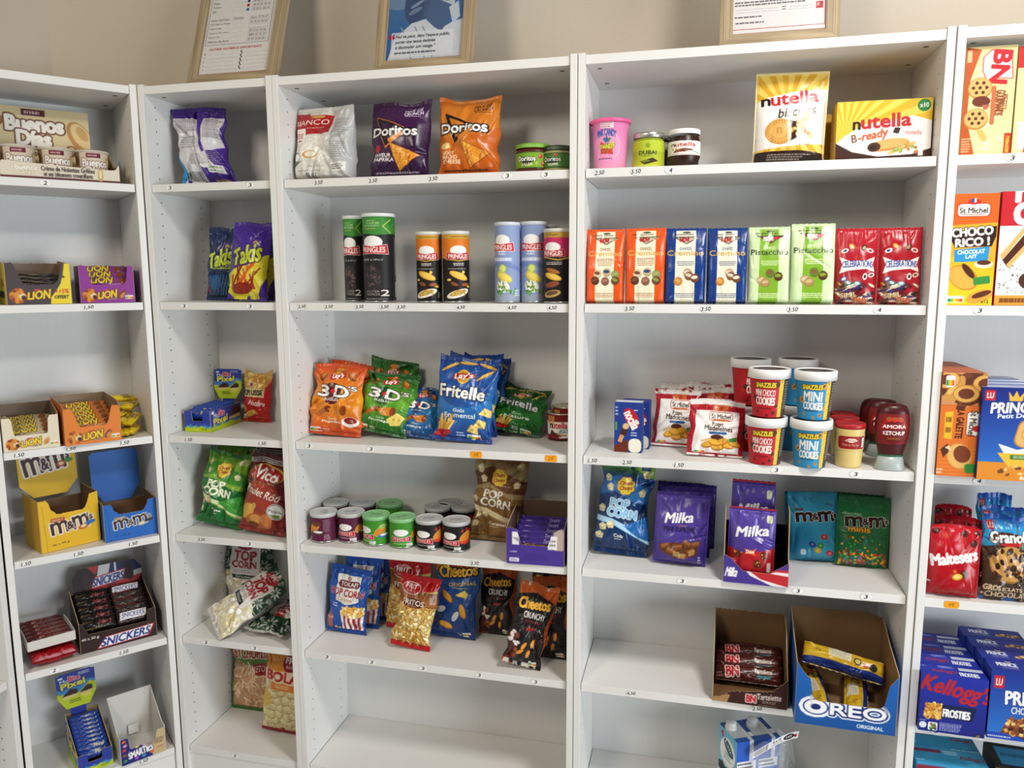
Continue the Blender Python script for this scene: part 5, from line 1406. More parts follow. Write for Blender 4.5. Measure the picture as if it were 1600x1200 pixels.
def madel(w, h):
    a = Art(w, h, '#b01626', seed=5); a.R(0, 0.90, 1, 1, '#e9e6e2'); a.P([(0.08, 0.06), (0.92, 0.06), (0.90, 0.80), (0.12, 0.80)], '#f2f0ec'); a.R(0, 0, 1, 0.035, '#efece8')
    a.R(0.42, 0.80, 0.70, 0.905, '#c9622a'); a.O(0.57, 0.85, 0.04, '#b8401f')
    a.RR(0.37, 0.64, 0.78, 0.775, 0.03, '#f6f3ee', ol='#b8401f', ow=0.012); a.T('St Michel', 0.40, 0.665, 0.76, 0.75, '#3a2a24', b=0.03); a.P([(0.40, 0.62), (0.76, 0.62), (0.72, 0.655), (0.44, 0.655)], '#c9622a')
    a.T('P.tites', 0.42, 0.53, 0.62, 0.60, '#4a2a1a', b=0.04); a.T('Madeleines', 0.28, 0.445, 0.80, 0.535, '#3a2218', b=0.05, rot=-2); a.RR(0.36, 0.385, 0.70, 0.43, 0.02, '#2a5fa0')
    a.E(0.52, 0.32, 0.14, 0.06, '#efe9e0'); a.E(0.52, 0.33, 0.12, 0.05, '#5a2a18')
    a.P([(0.22, 0.26), (0.40, 0.32), (0.42, 0.30), (0.24, 0.24)], '#d9b45a')
    for x, y, r in ((0.36, 0.20, 15), (0.54, 0.16, 5), (0.72, 0.20, -10), (0.84, 0.24, -20), (0.62, 0.26, 20), (0.48, 0.24, -10)): a.E(x, y, 0.12, 0.06, '#b9762a', r); a.E(x, y + 0.012, 0.11, 0.045, '#eab23e', r)
    a.P([(0.74, 0.32), (0.92, 0.36), (0.90, 0.28), (0.76, 0.26)], '#3a8a3a'); a.nutri(0.12, 0.05, 0.32, 0.11); a.S(0.74, 0.5, 0.88, 0.54, 2, '#888'); return a


g = 'red and white madeleine bags'
sp = spot(4, 3, 1018, 1092, 702, 610, lean=14)
new_bag('madeleine_bag', 'red and white madeleine bag, left one at the front', 'cake bag', sp, madel, 0.05, '#a01424', g, 14, seed=121, cr=0.9, tilt=2)
sp = spot(4, 3, 1074, 1162, 718, 630, lean=14)
new_bag('madeleine_bag', 'red and white madeleine bag nearest the shelf edge', 'cake bag', sp, madel, 0.05, '#a01424', g, 14, seed=122, cr=0.9, tilt=2)
sp = spot(4, 3, 1072, 1152, 698, 608, lean=10)
new_bag('madeleine_bag', 'red and white madeleine bag directly behind the nearest one', 'cake bag', sp, madel, 0.045, '#a01424', g, 10, seed=123, cr=0.9)
sp = spot(4, 3, 1032, 1108, 688, 598, lean=7)
new_bag('madeleine_bag', 'red and white madeleine bag at the back behind the left front one', 'cake bag', sp, madel, 0.04, '#a01424', g, 7, seed=124, cr=0.9)
sp = spot(4, 3, 1086, 1162, 688, 598, lean=7)
new_bag('madeleine_bag', 'red and white madeleine bag at the back beside the red tubs', 'cake bag', sp, madel, 0.04, '#a01424', g, 7, seed=125, cr=0.9)


def cookies(bg, txt, dk):
    def f(w, h):
        a = Art(w, h, bg, 0.0011, seed=8); a.R(0.66, 0, 0.74, 1, '#e9c33a'); a.R(0.74, 0, 1, 1, '#4a4240'); a.S(0.78, 0.2, 0.98, 0.95, 12, '#b9b2aa')
        a.bits(0.64, 0.02, 0.75, 0.98, 22, 0.014, 0.014, ['#b9844a', '#e9c33a', '#7a4a28', dk])
        for x, y2, r in ((0.27, 0.5, 0.08), (0.62, 0.86, 0.08), (0.58, 0.12, 0.05), (0.3, 0.14, 0.04), (0.47, 0.05, 0.04), (0.62, 0.3, 0.05)):
            c = '#c9924a' if dk == '#2a78a8' else '#5a2418'; a.O(x, y2, r, c, wob=0.2); a.O(x + 0.005, y2 + r * 0.2, r * 0.3, '#4a2818'); a.O(x - 0.012, y2 - r * 0.3, r * 0.22, '#4a2818')
        a.T('SNAZZLES', 0.29, 0.775, 0.60, 0.895, '#efd23a', ol='#1c1512', ow=0.14, b=0.08, sh=0.08)
        y = 0.72
        for t, x0, x1, hh in txt: a.T(t, x0, y - hh, x1, y, '#f5efe8', b=0.05, rot=-2); y -= hh + 0.03
        a.S(0.32, 0.20, 0.6, 0.26, 1, '#2a1c18'); a.bits(0.1, 0.8, 0.28, 0.98, 10, 0.012, 0.012, [dk]); return a
    return f


ck_r = cookies('#bd1f28', (('MINI CHOCO', 0.28, 0.60, 0.17), ('COOKIES', 0.28, 0.60, 0.20)), '#6a1418')
ck_b = cookies('#2f8cc0', (('MINI', 0.31, 0.60, 0.24), ('COOKIES', 0.30, 0.62, 0.19)), '#2a78a8')
tl = lambda w, h: Art(w, h, '#e8e6e2', 0.0014, seed=3).O(0.5, 0.5, 0.46, '#3a3430').S(0.25, 0.3, 0.75, 0.7, 4, '#a8a09a')
g = 'cookie tubs stacked in twos'


def cookie_stack(sb, stp, af, col, lb, lt, off=0, back=None):
    loc, rz, W, H = sb
    a = tub('cookie_tub', lb, 'cookie tub', (loc, rz + off, W, H), af, col, '#efeeec', 0.80, g, tl, 1.04, lidh=0.022)
    b = tub('cookie_tub', lt, 'cookie tub', (away(loc, rz, stp[0], 0), rz + off, W, H), af, col, '#efeeec', 0.80, g, tl, 1.04, lidh=0.022)
    SETTLE.pop(b.name, None); b.location = (b.location.x, b.location.y, loc[2] + H + 0.0022)
    return a, b


cookie_stack(spot(4, 3, 1164, 1229, 728, 654), (0.003,), ck_r, '#a81c24', 'red cookie tub, bottom of the front red stack', 'red cookie tub, top of the front red stack', -4)
cookie_stack(spot(4, 3, 1235, 1301, 733, 658), (0.004,), ck_b, '#2a80b2', 'blue cookie tub, bottom of the front blue stack', 'blue cookie tub, top of the front blue stack', -4)
cookie_stack(spot(4, 3, 1152, 1214, 706, 635), (0.0,), ck_r, '#a81c24', 'red cookie tub, bottom of the stack behind the front red one', 'red cookie tub, top of the stack behind the front red one', 30)
cookie_stack(spot(4, 3, 1227, 1289, 706, 635), (0.0,), ck_b, '#2a80b2', 'blue cookie tub, bottom of the stack behind the front blue one', 'blue cookie tub, top of the stack behind the front blue one', 30)


def mustard_label(w, h):
    a = Art(w, h, '#dcc27a', 0.001, seed=4); a.RR(0.22, 0.10, 0.84, 0.90, 0.2, '#982022'); a.P([(0.36, 0.62), (0.44, 0.76), (0.56, 0.76), (0.62, 0.62), (0.5, 0.5)], '#f0e8da'); a.T('AMORA', 0.39, 0.58, 0.59, 0.70, '#7a1818', b=0.05); a.T('Fine et Forte', 0.32, 0.30, 0.64, 0.44, '#f0d9b0', sh=0.15); a.R(0.72, 0.2, 0.8, 0.8, '#f0ede6'); a.S(0.725, 0.25, 0.795, 0.6, 3, '#3a7a3a'); return a


g = 'mustard glasses with red lids'
for lb, xl, xr, yb, yt, lab in (('mustard glass with a red lid and label, at the shelf edge', 1306, 1356, 733, 664, True), ('mustard glass with a red lid, middle one of three', 1300, 1346, 716, 655, True), ('mustard glass with a red lid, rearmost of three', 1295, 1338, 701, 645, True)):
    jar('mustard_glass', lb, 'mustard jar', spot(4, 3, xl, xr, yb, yt), [(0.78, 0), (0.82, 0.03), (0.84, 0.1), (0.97, 0.86), (0.97, 0.88)], '#dcc27a', mustard_label if lab else None, (0.40, 0.76), 1.0, 0.012, '#b01c24', g)


def ketchup_label(w, h):
    a = Art(w, h, '#7a1a1c', 0.001, seed=5); a.E(0.5, 0.44, 0.36, 0.46, '#a81a1e'); a.E(0.5, 0.40, 0.34, 0.40, '#6a1416')
    for x in (0.36, 0.5, 0.64): a.O(x, 0.82, 0.08, '#c23a24'); a.O(x, 0.86, 0.03, '#3a7a2a')
    a.P([(0.14, 0.52), (0.86, 0.52), (0.86, 0.66), (0.14, 0.66)], '#a01a1e'); a.T('AMORA', 0.20, 0.535, 0.80, 0.645, '#f4f0ea', b=0.04); a.T('KETCHUP', 0.22, 0.32, 0.78, 0.44, '#f4f0ea', b=0.05); a.S(0.3, 0.16, 0.7, 0.24, 2, '#9a8a3a', 0.5, True); return a


g = 'upside-down ketchup bottles'
for lb, xl, xr, yb, yt in (('ketchup bottle standing on its cap, at the front of its row', 1370, 1426, 738, 634), ('ketchup bottle standing on its cap, middle of its row', 1362, 1414, 716, 627), ('ketchup bottle standing on its cap, rear of its row', 1356, 1406, 698, 620)):
    loc, rz, W, H = spot(4, 3, xl, xr, yb, yt); R = W / 2
    r = thing('ketchup_bottle', lb, 'ketchup bottle', g, away(loc, rz, 0, R * 0.8), rz)
    PB = [(0.70, 0.235), (0.72, 0.25), (0.80, 0.33), (0.95, 0.48), (1.0, 0.62), (0.98, 0.78), (0.90, 0.90), (0.74, 0.97), (0.45, 0.998), (0, 1.0)]
    PB = [(float(np.interp(z, [q[1] for q in PB], [q[0] for q in PB])), float(z)) for z in np.linspace(0.235, 0.995, 30)] + [(0.0, 1.0)]
    m = MB(); lathe(m, [(x * R, z * H) for x, z in PB], col='#471012', sx=1, sy=0.62); m.build('bottle', M_PLAST, r)
    A = ketchup_label(R * 1.9, 0.46 * H).done(); m = MB(); zz = np.linspace(0.40, 0.86, A.shape[0]); rr = np.interp(zz, [q[1] for q in PB], [q[0] for q in PB]) * R + 0.0006
    ph = np.linspace(-1.15, 1.15, A.shape[1]); m.grid(np.stack([np.outer(rr, np.sin(ph)), -np.outer(rr, np.cos(ph)) * 0.62 - 0.0004, np.repeat((zz * H)[:, None], len(ph), 1)], -1), A); m.build('label', M_CARD, r)
    m = MB(); lathe(m, [(0.70 * R, 0.205 * H), (0.72 * R, 0.21 * H), (0.72 * R, 0.232 * H), (0.69 * R, 0.236 * H)], col='#1d5a3c', sx=1, sy=0.68); m.build('green_ring', M_PLAST, r)
    m = MB(); lathe(m, [(0, 0.0), (0.88 * R, 0.0), (0.90 * R, 0.008 * H), (0.80 * R, 0.1 * H), (0.70 * R, 0.205 * H), (0.66 * R, 0.208 * H)], col='#a9b3b0', sx=1, sy=0.72); m.build('cap', M_PLAST, r)


# fourth shelf
pc_bl = popcorn_bag('#123a70', '#2a6fb0', '#12305e', '#a9d2ea', ('#8ec6ea', '#e9f3fa'), 'Cola', 6, ('#1f66ae', '#5a9ad8'), '#6d9a2c')
sp = spot(4, 4, 927, 1012, 876, 733, lean=12)
new_bag('popcorn_bag', 'large blue cola popcorn bag at the left of the fourth shelf', 'popcorn bag', sp, pc_bl, 0.075, '#12305e', None, 12, tilt=4, seed=131, cr=1.3, ears=0.03)


def choc_pouch(kind):
    def f(w, h):
        a = Art(w, h, '#4a3690', seed=9 + kind); a.G(0, 1, '#402f86', '#5a47a0'); a.R(0, 0.955, 1, 1, '#3c2c7c')
        a.T('Milka', 0.20 if kind else 0.18, 0.60, 0.72 if kind else 0.86, 0.735, '#f5f2f0', b=0.07, sh=0.28, rot=7)
        a.R(0.47, 0.595, 0.50, 0.63, '#2a2a5a'); a.R(0.53, 0.59, 0.56, 0.63, '#2a2a5a')
        if kind == 1:
            a.T('Choco', 0.42, 0.545, 0.60, 0.58, '#a87a4a', sh=0.2, rot=3); a.T('MINI SUPREME', 0.18, 0.475, 0.76, 0.54, '#1c1632', b=0.05, rot=3)
            a.E(0.48, 0.22, 0.36, 0.10, '#6a3a1c'); a.P([(0.12, 0.30), (0.3, 0.24), (0.6, 0.30), (0.84, 0.38), (0.80, 0.16), (0.4, 0.10), (0.14, 0.2)], '#5e3216')
            for x, y, r in ((0.22, 0.26, 20), (0.34, 0.20, -15), (0.46, 0.26, 10), (0.56, 0.14, 10), (0.70, 0.22, 25), (0.62, 0.32, -20), (0.78, 0.32, 15)):
                a.RR(x - 0.08, y - 0.035, x + 0.08, y + 0.035, 0.01, '#7a4624', rot=r); a.RR(x - 0.07, y - 0.005, x + 0.07, y + 0.03, 0.01, '#9a6236', rot=r)
            for x, y, r in ((0.54, 0.14, 8), (0.72, 0.20, 25), (0.44, 0.16, -8)):
                for j in range(4): a.RR(x - 0.06, y - 0.03 + j * 0.018, x + 0.06, y - 0.022 + j * 0.018, 0.002, '#e0bd82', rot=r)
            a.S(0.84, 0.04, 0.9, 0.16, 3, '#e9e4f4')
        else:
            a.P([(0, 0.42), (0.3, 0.36), (0.7, 0.40), (1, 0.44), (1, 0.05), (0, 0.12)], '#b3202a'); a.R(0.0, 0.975, 1, 1, '#a8242c')
            a.P([(0.34, 0.42), (0.52, 0.40), (0.62, 0.44), (0.56, 0.37), (0.62, 0.33), (0.46, 0.35), (0.36, 0.34), (0.40, 0.38)], '#e9682a'); a.T('Daim', 0.40, 0.36, 0.56, 0.405, '#f4ece0', b=0.05)
            for x, y, r in ((0.22, 0.34, 0.055), (0.78, 0.34, 0.055), (0.64, 0.22, 0.06)):
                a.O(x, y, r, '#5a2a18', wob=0.3); a.bits(x - 0.08, y - r * 0.7, x + 0.08, y + r * 0.7, 8, 0.012, 0.012, ['#a8642c', '#d9a052', '#7a3a1c'])
            a.RR(0.80, 0.80, 0.92, 0.90, 0.02, '#c9d2a8'); a.RR(0.84, 0.10, 0.92, 0.24, 0.02, '#e9d9d4'); a.S(0.1, 0.16, 0.2, 0.26, 4, '#f0dcd8')
        return a
    return f


mk1, mk2 = choc_pouch(1), choc_pouch(0)
g = 'purple chocolate bite pouches'
for i, (lb, xl, xr, yb, yt) in enumerate((('purple chocolate bite pouch at the front of its row', 1020, 1104, 888, 777), ('purple chocolate bite pouch, second in its row', 1030, 1110, 872, 767), ('purple chocolate bite pouch, third in its row', 1036, 1117, 858, 759), ('purple chocolate bite pouch at the back of its row', 1026, 1100, 848, 753))):
    sp = spot(4, 4, xl, xr, yb, yt, lean=7)
    new_bag('chocolate_pouch', lb, 'chocolate pouch', sp, mk1, 0.05 if i == 0 else 0.03, '#3c2c7c', g, 7, tilt=1 if i else 2.5, seed=141 + i, cr=0.9, prof='stand', seal=(0.02, 0.05), pinch=0.0)


def shelf_box_front(w, h):
    a = Art(w, h, '#4a3690', seed=3); a.P([(0.22, 1), (0.34, 0.6), (0.6, 0.32), (1, 0.25), (1, 0.0), (0.75, 0.02), (0.42, 0.30), (0.25, 0.7)], '#efe6e6'); a.P([(0.20, 1), (0.30, 0.62), (0.58, 0.22), (1, 0.02), (1, 0.35), (0.66, 0.44), (0.40, 0.75), (0.3, 1)], '#c22a32'); a.P([(0.5, 0.55), (0.75, 0.36), (1, 0.32), (1, 0.62), (0.7, 0.6)], '#c22a32'); a.P([(0.72, 0.45), (1, 0.40), (1, 0.52), (0.8, 0.52)], '#efe6e6'); a.T('Milka', 0.04, 0.22, 0.22, 0.55, '#f4f0f4', b=0.05, sh=0.25); return a


sp = spot(4, 4, 1131, 1232, 914, 860)
loc, rz, W, H = sp
t = thing('pouch_display_box', 'purple and red display box holding two chocolate pouches', 'display box', None, loc, rz - 3)
tray_parts(t, W, 0.15, shelf_box_front(W, 0.07).done(), lerp_prof([(0, 0.07), (0.1, 0.062), (0.3, 0.032), (0.7, 0.03), (1, 0.06)]), lerp_prof([(0, 0.06), (0.15, 0.075), (0.3, 0.17), (0.6, 0.18), (1, 0.12)]), 0.11, '#3f2e80', '#1d1716', hfm=0.07)
g = 'chocolate pouches in the purple and red box'
for i, (lb, dx, dy, xl, xr, yb, yt) in enumerate((('purple and red chocolate pouch in front in the display box', -0.012, 0.020, 1132, 1212, 905, 791), ('purple and red chocolate pouch standing higher at the back of the display box', -0.008, 0.085, 1144, 1216, 880, 748))):
    sp = spot(4, 4, xl, xr, yb, yt, lean=6); sp = (away(loc, rz, dx, dy, 0.0085), rz - 3, sp[2] * 0.92, sp[3] * (0.94 if i == 0 else 1.0))
    b = new_bag('chocolate_pouch', lb, 'chocolate pouch', sp, mk2, 0.045, '#3c2c7c', g, 6, tilt=1, seed=151 + i, cr=0.9, prof='stand', seal=(0.02, 0.05), pinch=0.0); SETTLE.pop(b.name, None)


def lentils(bg, small):
    def f(w, h):
        a = Art(w, h, bg, seed=12); a.G(0, 1, np.clip(rgb(bg) * 0.92, 0, 1), bg); a.R(0, 0.96, 1, 1, np.clip(rgb(bg) * 0.85, 0, 1)); a.T('176g', 0.70, 0.79, 0.90, 0.84, '#2a4a5a' if not small else '#1a3a24')
        a.T('m', 0.16, 0.575, 0.48, 0.70, '#2e1712', ol='#f2eee8', ow=0.07, b=0.12, rot=4); a.T('m', 0.60, 0.585, 0.90, 0.715, '#2e1712', ol='#f2eee8', ow=0.07, b=0.12, rot=4); a.T('&', 0.48, 0.60, 0.60, 0.69, '#2e1712', ol='#f2eee8', ow=0.08, b=0.07); a.T("'s", 0.88, 0.63, 0.96, 0.71, '#2e1712', ol='#f2eee8', ow=0.12, b=0.08)
        cols = ['#c22a24', '#e9b02a', '#2a7ab8', '#3a9a3a', '#d9682a', '#5a2a1a']
        if small:
            a.T('chocolate', 0.10, 0.725, 0.46, 0.765, '#e9f0e4', b=0.03); a.T('minis', 0.22, 0.50, 0.62, 0.565, '#e9b02a', ol='#8a1a1c', ow=0.1, b=0.08)
            a.bits(0.08, 0.02, 0.95, 0.22, 170, 0.016, 0.016, cols, wob=0); a.bits(0.1, 0.22, 0.9, 0.45, 24, 0.014, 0.014, cols, wob=0)
        else:
            a.R(0.14, 0.73, 0.30, 0.76, '#6a3a2a')
            for x, y, c in ((0.46, 0.25, '#2a4a9a'), (0.56, 0.17, '#c9a22a'), (0.80, 0.13, '#c22a24'), (0.70, 0.36, '#b83a2c'), (0.62, 0.24, '#3a8a3a')): a.E(x, y, 0.075, 0.04, c, -15); a.T('m', x - 0.02, y - 0.015, x + 0.02, y + 0.015, '#f2eee8', b=0.05)
            a.RR(0.22, 0.10, 0.33, 0.18, 0.02, '#d8e8ee')
        return a
    return f


l_t, l_g = lentils('#3aa4c8', False), lentils('#23733f', True)
g = 'sugar shell chocolate pouches'
for i, (lb, af, bk, xl, xr, yb, yt) in enumerate((('teal sugar shell chocolate pouch at the front', l_t, '#247a98', 1236, 1314, 882, 774), ('teal sugar shell chocolate pouch behind the front teal one', l_t, '#247a98', 1230, 1302, 868, 772),
                                             ('green sugar shell chocolate pouch with tiny sweets, at the front', l_g, '#1c5c34', 1307, 1390, 891, 780), ('green sugar shell chocolate pouch behind the front green one', l_g, '#1c5c34', 1312, 1388, 874, 775))):
    sp = spot(4, 4, xl, xr, yb, yt, lean=8)
    new_bag('sweet_pouch', lb, 'sweet pouch', sp, af, 0.045 if i % 2 == 0 else 0.03, bk, g, 8, tilt=-3 if i < 2 else 1.5, seed=161 + i, cr=0.8, prof='stand', seal=(0.02, 0.05), pinch=0.0)


# fifth shelf: two torn display boxes
def brown_front(w, h):
    a = Art(w, h, '#3a1d18', seed=3); a.P([(0, 0.0), (0.0, 0.3), (0.24, 0.28), (0.2, 0.0)], '#a57f52'); a.T('BN', 0.46, 0.12, 0.58, 0.36, '#c22630', ol='#f2ece6', ow=0.12, b=0.1); a.T('Tartelette', 0.60, 0.26, 0.92, 0.46, '#efe6de', b=0.04, rot=3); a.S(0.66, 0.12, 0.86, 0.22, 2, '#d9c9be', 0.6, True); a.S(0.62, 0.03, 0.9, 0.07, 1, '#c9b9ae'); return a


sp = spot(4, 5, 1114, 1231, 1102, 1040, yaw=-2); loc, rz, W, H = sp
t = thing('biscuit_display_box', 'torn brown display box with a few dark biscuit packs left inside', 'display box', None, loc, rz)
tray_parts(t, W, 0.185, brown_front(W, 0.075).done(), lerp_prof([(0, 0.01), (0.1, 0.012), (0.25, 0.03), (0.5, 0.036), (0.8, 0.042), (0.9, 0.06), (1, 0.075)]), lerp_prof([(0, 0.07), (0.3, 0.11), (0.55, 0.165), (1, 0.17)]), 0.165, '#4a2a20', '#7d5d3e', jag=0.004, hfm=0.075)


def choco_pack(w, h):
    a = Art(w, h, '#4a1d18', 0.0013, seed=3); a.T('BN', 0.16, 0.20, 0.34, 0.66, '#c22630', ol='#f0e8e2', ow=0.12, b=0.1, rot=6); a.O(0.46, 0.42, 0.20, '#6a3420'); a.O(0.46, 0.42, 0.14, '#3a1a10'); a.T('Tartelette', 0.58, 0.46, 0.84, 0.68, '#e9dcd0', b=0.03); a.R(0.62, 0.22, 0.82, 0.38, '#3a7a8a'); a.S(0.0, 0.1, 0.12, 0.4, 2, '#c9b0a0'); return a


bars_in(loc, rz, 3, lambda i: (0.0, 0.068 + 0.032 * i, 0.022 + 0.013 * i, 50, 0, 0), (W * 0.93, 0.050, 0.030), choco_pack, '#3a1814', 'biscuit_pack', lambda i: 'dark red biscuit pack in the torn brown box, %s from the front' % ORD[i], 'biscuit pack', 'packs in the torn brown box')


def oreo_front(w, h):
    a = Art(w, h, '#1a5fb0', seed=4); a.G(0, 1, '#15529c', '#1d66ba')
    def letters(dx, col, ow):
        pass
    for ow, c in ((0.34, '#f2f4f8'), (0.20, '#1b2a72'), (0.08, '#f2f4f8')):
        a.E(0.22, 0.27, 0.155, 0.145, c) if ow > 0.3 else None
        a.T('OREO', 0.10, 0.19, 0.90, 0.35, c, ol=c, ow=ow, b=0.05)
    a.T('O', 0.07, 0.16, 0.34, 0.38, '#f2f4f8', ol='#f2f4f8', ow=0.22, b=0.03); a.E(0.205, 0.27, 0.13, 0.115, '#1b2a72'); a.E(0.205, 0.27, 0.115, 0.10, '#f2f4f8'); a.E(0.205, 0.27, 0.052, 0.042, '#1b2a72')
    a.T('REO', 0.355, 0.19, 0.90, 0.35, '#f4f6fa', ol='#1b2a72', ow=0.10, b=0.08)
    a.T('ORIGINAL', 0.62, 0.05, 0.88, 0.10, '#f2f4f8', b=0.05); return a


sp = spot(4, 5, 1243, 1402, 1140, 1060, yaw=-2); loc, rz, W, H = sp
HF = 0.175
t = thing('biscuit_display_box', 'big blue display box with large white lettering, nearly empty', 'display box', None, loc, rz)
tray_parts(t, W, 0.215, oreo_front(W, HF).done(), lerp_prof([(0, 0.155), (0.04, 0.14), (0.09, 0.125), (0.14, 0.115), (0.17, 0.07), (0.22, 0.062), (0.84, 0.062), (0.88, 0.07), (0.92, 0.12), (1.0, 0.145)]), lerp_prof([(0, 0.15), (0.5, 0.17), (1, 0.20)]), 0.20, '#174f98', '#86694a', jag=0.001, hfm=HF, bprof=lerp_prof([(0, 0.192), (0.15, 0.205), (1, 0.20)]))


def gold_pack(w, h):
    a = Art(w, h, '#d0a824', 0.0013, seed=3); a.R(0, 0, 1, 0.30, '#1b2f7a'); a.P([(0, 0.3), (0.3, 0.3), (0.2, 0.45), (0, 0.5)], '#e0bb3a'); a.R(0.3, 0.5, 0.58, 0.92, '#e9e2c8'); a.S(0.31, 0.52, 0.57, 0.9, 5, '#5a5548'); a.T('154 g', 0.12, 0.55, 0.2, 0.72, '#2a2a2a'); a.O(0.66, 0.6, 0.16, '#2a2a2a'); a.O(0.66, 0.6, 0.11, '#d9c060'); a.O(0.85, 0.5, 0.18, '#2a2a2a'); a.O(0.76, 0.5, 0.12, '#c06040'); return a


g = 'gold and navy biscuit packs in the blue box'
p0 = bars_in(loc, rz, 1, lambda i: (0.004, 0.105, 0.086, 48, -3, 10), (W * 0.86, 0.055, 0.045), gold_pack, '#b9962a', 'biscuit_pack', lambda i: 'gold and navy biscuit pack lying across the top in the blue box', 'biscuit pack', g)
dup(p0, 'gold and navy biscuit pack standing endwise at the left in the blue box', away(loc, rz, -0.030, 0.108, 0.030), rz + 97, 80, -6)
dup(p0, 'gold and navy biscuit pack poking up at the right in the blue box', away(loc, rz, 0.068, 0.108, 0.026), rz + 82, 80, -4)


# milk cartons under torn shrink wrap
def milk_side(w, h):
    a = Art(w, h, '#8cc4dc', 0.0014, seed=5); a.G(0, 1, '#a9d3e2', '#6fb4d4'); a.E(0.5, 0.72, 0.40, 0.20, '#f0f2f0', -35); a.E(0.55, 0.79, 0.30, 0.07, '#3a5a6a', -35); a.T('Lait', 0.35, 0.78, 0.75, 0.84, '#e9f0f0', rot=-35); a.S(0.28, 0.60, 0.72, 0.72, 3, '#5a7a8a', 0.4, True); a.P([(0.1, 0.92), (0.25, 0.97), (0.25, 0.84)], '#c22a3a')
    a.bits(0.05, 0.2, 0.6, 0.5, 14, 0.07, 0.06, ['#2a2c2e', '#f2f2ee', '#3a3c3e'], wob=0.6); a.R(0, 0, 1, 0.12, '#5aa04a'); return a


def milk_front(w, h):
    a = Art(w, h, '#2453b0', 0.0014, seed=6); a.R(0.0, 0.56, 1, 1, '#2a5abc'); a.R(0.60, 0.66, 0.78, 1, '#d8dadc'); a.R(0.04, 0.60, 0.92, 0.72, '#e9ebee'); a.S(0.06, 0.61, 0.9, 0.71, 2, '#555'); a.R(0.06, 0, 0.94, 0.50, '#8cc8e6'); a.S(0.12, 0.05, 0.88, 0.46, 10, '#3a6aa8'); return a


def milk_top(w, h):
    a = Art(w, h, '#c4c9d2', 0.0016, seed=7); a.R(0, 0, 1, 0.2, '#2a5ab4'); a.R(0.62, 0, 0.78, 1, '#dcdee2'); a.P([(0.78, 0), (1, 0), (1, 1), (0.78, 1)], '#2a4f9c'); a.R(0.80, 0.2, 0.98, 0.4, '#e6e6e6'); a.P([(0, 0.7), (0.6, 0.7), (0.6, 1), (0, 1)], '#2a4f9c'); return a


g = 'milk cartons in torn wrap'
loc, rz, W, H = spot(4, 6, 1150, 1183, 1262, 1152, 0.085, yaw=27)
MW = 0.062
for i, lb in enumerate(('blue milk carton with a white cap, left one of the wrapped pair', 'blue milk carton with a white cap, right one of the wrapped pair')):
    l2 = away(loc, rz, (MW + 0.0015) * i, 0.0)
    t = thing('milk_carton', lb, 'milk carton', g, l2, rz); Hm = 0.205
    box_parts(t, MW, 0.093, Hm, milk_front(MW, Hm).done(), '#7fbcd8', milk_top(MW, 0.093).done(), milk_side(0.093, Hm).done(), None)
    m = MB(); lathe(m, [(0.016, 0), (0.016, 0.004), (0.0135, 0.005), (0.0135, 0.016), (0.0125, 0.018), (0, 0.018)], col='#dfe2e4', seg=40); c = m.build('cap', M_PLAST, t); c.location = (-0.012, 0.066, Hm)
# torn wrap: a thin crumpled film with its printed carrying strip
t = thing('shrink_wrap', 'torn clear plastic wrap with a barcoded carrying strip over the milk cartons', 'plastic wrap', None, away(loc, rz, 0.0, 0.0), rz); SETTLE.pop(t.name, None)
u = np.linspace(0, 1, 70)[None, :].repeat(60, 0); v = np.linspace(0, 1, 60)[:, None].repeat(70, 1)
hgt = 0.198 * (1 - np.clip(u - 0.50, 0, 1) ** 2 * 2.6) + 0.006 * vnoise(u, v * 0, 6, 2, 5)
X = 0.005 + 0.185 * u; out = np.clip(X - 0.100, 0, 1)
P = np.stack([X, -0.014 + 0.006 * vnoise(u, v, 7, 7, 3) + 0.004 * vnoise(u, v, 15, 12, 4) - 0.020 * v * (1 - v) + out * 0.9, 0.004 + v * hgt + 0.005 * vnoise(u, v, 8, 8, 9) * v], -1)
m = MB(); m.grid(P, '#ffffff'); m.build('film', M_WRAP, t)
P2 = P[:, 38:].copy(); P2[..., 1] += 0.030 + 0.012 * vnoise(u, v, 5, 5, 12)[:, 38:]; m = MB(); m.grid(P2, '#ffffff'); m.build('film_fold', M_WRAP, t)


def strip(w, h):
    a = Art(w, h, '#f0f0f0', 0.0008, seed=8); a.bars(0.03, 0.12, 0.30, 0.88, '#7a706a', '#efefef'); a.T('6 x 1L', 0.40, 0.45, 0.58, 0.85, '#222', b=0.04); a.S(0.38, 0.12, 0.62, 0.34, 1, '#555'); a.E(0.76, 0.5, 0.13, 0.36, '#2a2a2c'); a.T('LAIT', 0.69, 0.36, 0.83, 0.64, '#f0f0f0', b=0.03); a.O(0.92, 0.45, 0.2, '#c22a34'); return a


A = strip(0.125, 0.024).done(); ny, nx = A.shape[:2]
u = np.linspace(0, 1, nx)[None, :].repeat(ny, 0); v = np.linspace(0, 1, ny)[:, None].repeat(nx, 1)
P = np.stack([0.004 + 0.132 * u, -0.030 + 0.03 * (u - 0.5) ** 2 + 0.006 * (1 - v), 0.165 + 0.024 * v + 0.042 * np.sin(u * math.pi * 0.62)], -1)
m = MB(); m.grid(P, A); m.build('carrying_strip', M_PAPER, t)

# ------------------------------------------------------------------ bookcase at the right edge
def carton(label, unit, sh, px, artf, D, col, y0=0.03, yaw=0, topf=None, group=None, name='biscuit_carton', cat='biscuit carton', leftf=None, lean=0):
    loc, rz, W, H = spot(unit, sh, *px, y0, yaw=yaw)
    t = thing(name, label, cat, group, loc, rz, lean)
    box_parts(t, W, D, H, artf(W, H).done() if artf else None, col, topf(W, D).done() if topf else None, leftf(D, H).done() if leftf else None)
    return t, loc, rz, W, H


